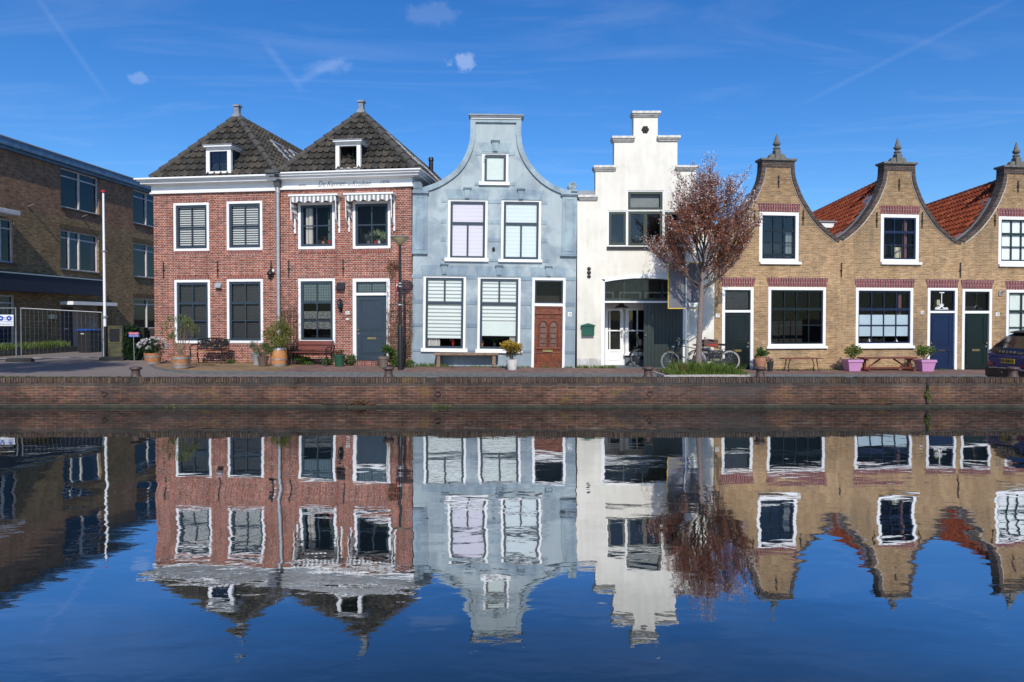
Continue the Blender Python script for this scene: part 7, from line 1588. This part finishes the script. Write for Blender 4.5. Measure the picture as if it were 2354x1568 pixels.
    # side windows are painted sections; mirrors and handles
    for s in (-1,1):
        MB().box(.52,.72,s*.90,s*1.03,.92,1.05).build('mirror', paint, t, bevel=.02)
        MB().box(-.75,-.55,s*.895,s*.925,.80,.83).build('door_handle', paint, t)
    MB().box(2.05,2.13,-.55,.55,.30,.5).build('front_grille', blk, t)
    for s in (-1,1): MB().box(1.98,2.10,s*.62-.12,s*.62+.12,.58,.68).build('headlight', plateW, t, bevel=.02)
car()
# ------------------------------------------------------------------ camera, sky, sun, render
cam = bpy.data.cameras.new('camera'); co = bpy.data.objects.new('camera', cam); C.objects.link(co); S.camera = co
cam.lens = 24; cam.sensor_width = 36; cam.sensor_fit = 'HORIZONTAL'; cam.clip_end = 3000; cam.clip_start = .05
co.location = (0,0,CAMZ); co.rotation_euler = (pi/2-PITCH, 0, 0); cam.shift_y = SHW/2353
EL, AZ = R(38), .085      # sun behind the camera, a touch to the right
sv = Vector((AZ, -1, 0)).normalized()*cos(EL) + Vector((0,0,sin(EL)))
sun = bpy.data.lights.new('sun', 'SUN'); sun.energy = SUN_E; sun.angle = R(.5); sun.color = (1,.94,.85)
so = bpy.data.objects.new('sun', sun); C.objects.link(so); so.rotation_euler = sv.to_track_quat('Z','Y').to_euler()
W = bpy.data.worlds.new('World'); S.world = W; W.use_nodes = True; nt = W.node_tree; bg = nt.nodes['Background']; L = nt.links.new
N = lambda t, **k: mk(nt, t, **k)
sky = N('ShaderNodeTexSky'); sky.sky_type = 'NISHITA'; sky.sun_disc = False; sky.sun_elevation = EL; sky.sun_rotation = math.atan2(sv.x, sv.y)
sky.altitude = 0; sky.air_density = 1.0; sky.dust_density = .6; sky.ozone_density = 3.0
# deepen the blue a little, keep the horizon pale
hs = N('ShaderNodeHueSaturation'); hs.inputs['Saturation'].default_value = SKY_SAT; hs.inputs['Hue'].default_value = SKY_HUE; L(sky.outputs[0], hs.inputs['Color'])
gn = N('ShaderNodeMix', data_type='RGBA', blend_type='MULTIPLY'); gn.inputs['Factor'].default_value = 1; L(hs.outputs[0], gn.inputs[6]); gn.inputs[7].default_value = (.63,.80,.98,1)
tc = N('ShaderNodeTexCoord'); sp = N('ShaderNodeSeparateXYZ'); L(tc.outputs['Generated'], sp.inputs[0])
# flat cloud layer coordinates (direction projected on a high plane)
mx = N('ShaderNodeMath', operation='MAXIMUM'); mx.inputs[1].default_value = .03; L(sp.outputs[2], mx.inputs[0])
dv = N('ShaderNodeVectorMath', operation='DIVIDE'); cb = N('ShaderNodeCombineXYZ'); L(mx.outputs[0], cb.inputs[0]); L(mx.outputs[0], cb.inputs[1]); cb.inputs[2].default_value = 1
L(tc.outputs['Generated'], dv.inputs[0]); L(cb.outputs[0], dv.inputs[1])
def cloudfac(scale, rot, stretch, lo, hi, amt, det=8, dist=1.5):
    mp = N('ShaderNodeMapping'); mp.inputs['Rotation'].default_value = (0,0,rot); mp.inputs['Scale'].default_value = stretch; L(dv.outputs[0], mp.inputs['Vector'])
    nz = N('ShaderNodeTexNoise'); nz.inputs['Scale'].default_value = scale; nz.inputs['Detail'].default_value = det; nz.inputs['Roughness'].default_value = .62; nz.inputs['Distortion'].default_value = dist; L(mp.outputs[0], nz.inputs['Vector'])
    r = ramp(nt, [(lo, 0), (hi, amt)]); L(nz.outputs['Fac'], r.inputs['Fac']); return r.outputs[0]
col = gn.outputs[2]
cirr = cloudfac(.55, .5, (1,3.2,1), .50, .85, .09)
def blend(col, fac, c):
    m = N('ShaderNodeMix', data_type='RGBA'); L(fac, m.inputs['Factor']); L(col, m.inputs[6]); m.inputs[7].default_value = c; return m.outputs[2]
CW = (7.2, 7.6, 8.4, 1)
fd = N('ShaderNodeMapRange'); fd.inputs[1].default_value = .06; fd.inputs[2].default_value = .22; L(sp.outputs[2], fd.inputs[0]); fm_ = N('ShaderNodeMath', operation='MULTIPLY'); L(cirr, fm_.inputs[0]); L(fd.outputs[0], fm_.inputs[1])
col = blend(col, fm_.outputs[0], CW)
# single small cumulus puffs and vapour trails: soft spots around chosen sky directions
def spot(px, py, rx, ry, amt, ns):
    o_, d = ray(px, py); d.normalize(); 
    sb = N('ShaderNodeVectorMath', operation='SUBTRACT'); L(tc.outputs['Generated'], sb.inputs[0]); sb.inputs[1].default_value = d
    ml = N('ShaderNodeVectorMath', operation='MULTIPLY'); L(sb.outputs[0], ml.inputs[0]); ml.inputs[1].default_value = (1/rx,1/ry,1/ry)
    ln = N('ShaderNodeVectorMath', operation='LENGTH'); 
    nz = N('ShaderNodeTexNoise'); nz.inputs['Scale'].default_value = ns; nz.inputs['Detail'].default_value = 7; nz.inputs['Roughness'].default_value=.65; L(tc.outputs['Generated'], nz.inputs['Vector'])
    L(ml.outputs[0], ln.inputs[0])
    ad = N('ShaderNodeMath', operation='MULTIPLY_ADD'); L(nz.outputs['Fac'], ad.inputs[0]); ad.inputs[1].default_value = -3.6; L(ln.outputs['Value'], ad.inputs[2])
    r = ramp(nt, [(0, amt), (.9, 0)]); r.color_ramp.interpolation = 'EASE'; a2 = N('ShaderNodeMath', operation='ADD'); L(ad.outputs[0], a2.inputs[0]); a2.inputs[1].default_value = 1.25; L(a2.outputs[0], r.inputs['Fac']); return r.outputs[0]
for q in ((1063,142,.015,.010,.20,70),(320,182,.018,.006,.11,70),(990,35,.030,.012,.06,40),(760,150,.04,.009,.07,30)): col = blend(col, spot(*q), CW)
def trail(p, q, w, amt):
    a = ray(*p)[1].normalized(); b = ray(*q)[1].normalized(); n = a.cross(b).normalized(); m_ = (a+b).normalized(); half = (a-b).length*.5
    dt = N('ShaderNodeVectorMath', operation='DOT_PRODUCT'); L(tc.outputs['Generated'], dt.inputs[0]); dt.inputs[1].default_value = n
    ab = N('ShaderNodeMath', operation='ABSOLUTE'); L(dt.outputs['Value'], ab.inputs[0])
    mr = N('ShaderNodeMapRange'); mr.inputs[1].default_value = 0; mr.inputs[2].default_value = w; mr.inputs[3].default_value = amt; mr.inputs[4].default_value = 0; mr.interpolation_type='SMOOTHSTEP'; L(ab.outputs[0], mr.inputs[0])
    sb = N('ShaderNodeVectorMath', operation='DISTANCE'); L(tc.outputs['Generated'], sb.inputs[0]); sb.inputs[1].default_value = m_
    m2 = N('ShaderNodeMapRange'); m2.inputs[1].default_value = half*.6; m2.inputs[2].default_value = half*1.05; m2.inputs[3].default_value = 1; m2.inputs[4].default_value = 0; L(sb.outputs['Value'], m2.inputs[0])
    mu = N('ShaderNodeMath', operation='MULTIPLY'); L(mr.outputs[0], mu.inputs[0]); L(m2.outputs[0], mu.inputs[1]); return mu.outputs[0]
for q in (((60,-40),(260,240),.005,.03),((1820,250),(2400,-40),.005,.028),((600,90),(700,215),.008,.04),((680,190),(800,130),.008,.06)): col = blend(col, trail(*q), CW)
L(col, bg.inputs['Color']); bg.inputs['Strength'].default_value = SKY_E
S.view_settings.view_transform = 'Standard'; S.view_settings.look = 'None'; S.view_settings.exposure = 0
S.render.engine = 'CYCLES'; S.render.resolution_x = 1024; S.render.resolution_y = 682
S.cycles.max_bounces = 8; S.cycles.transparent_max_bounces = 12
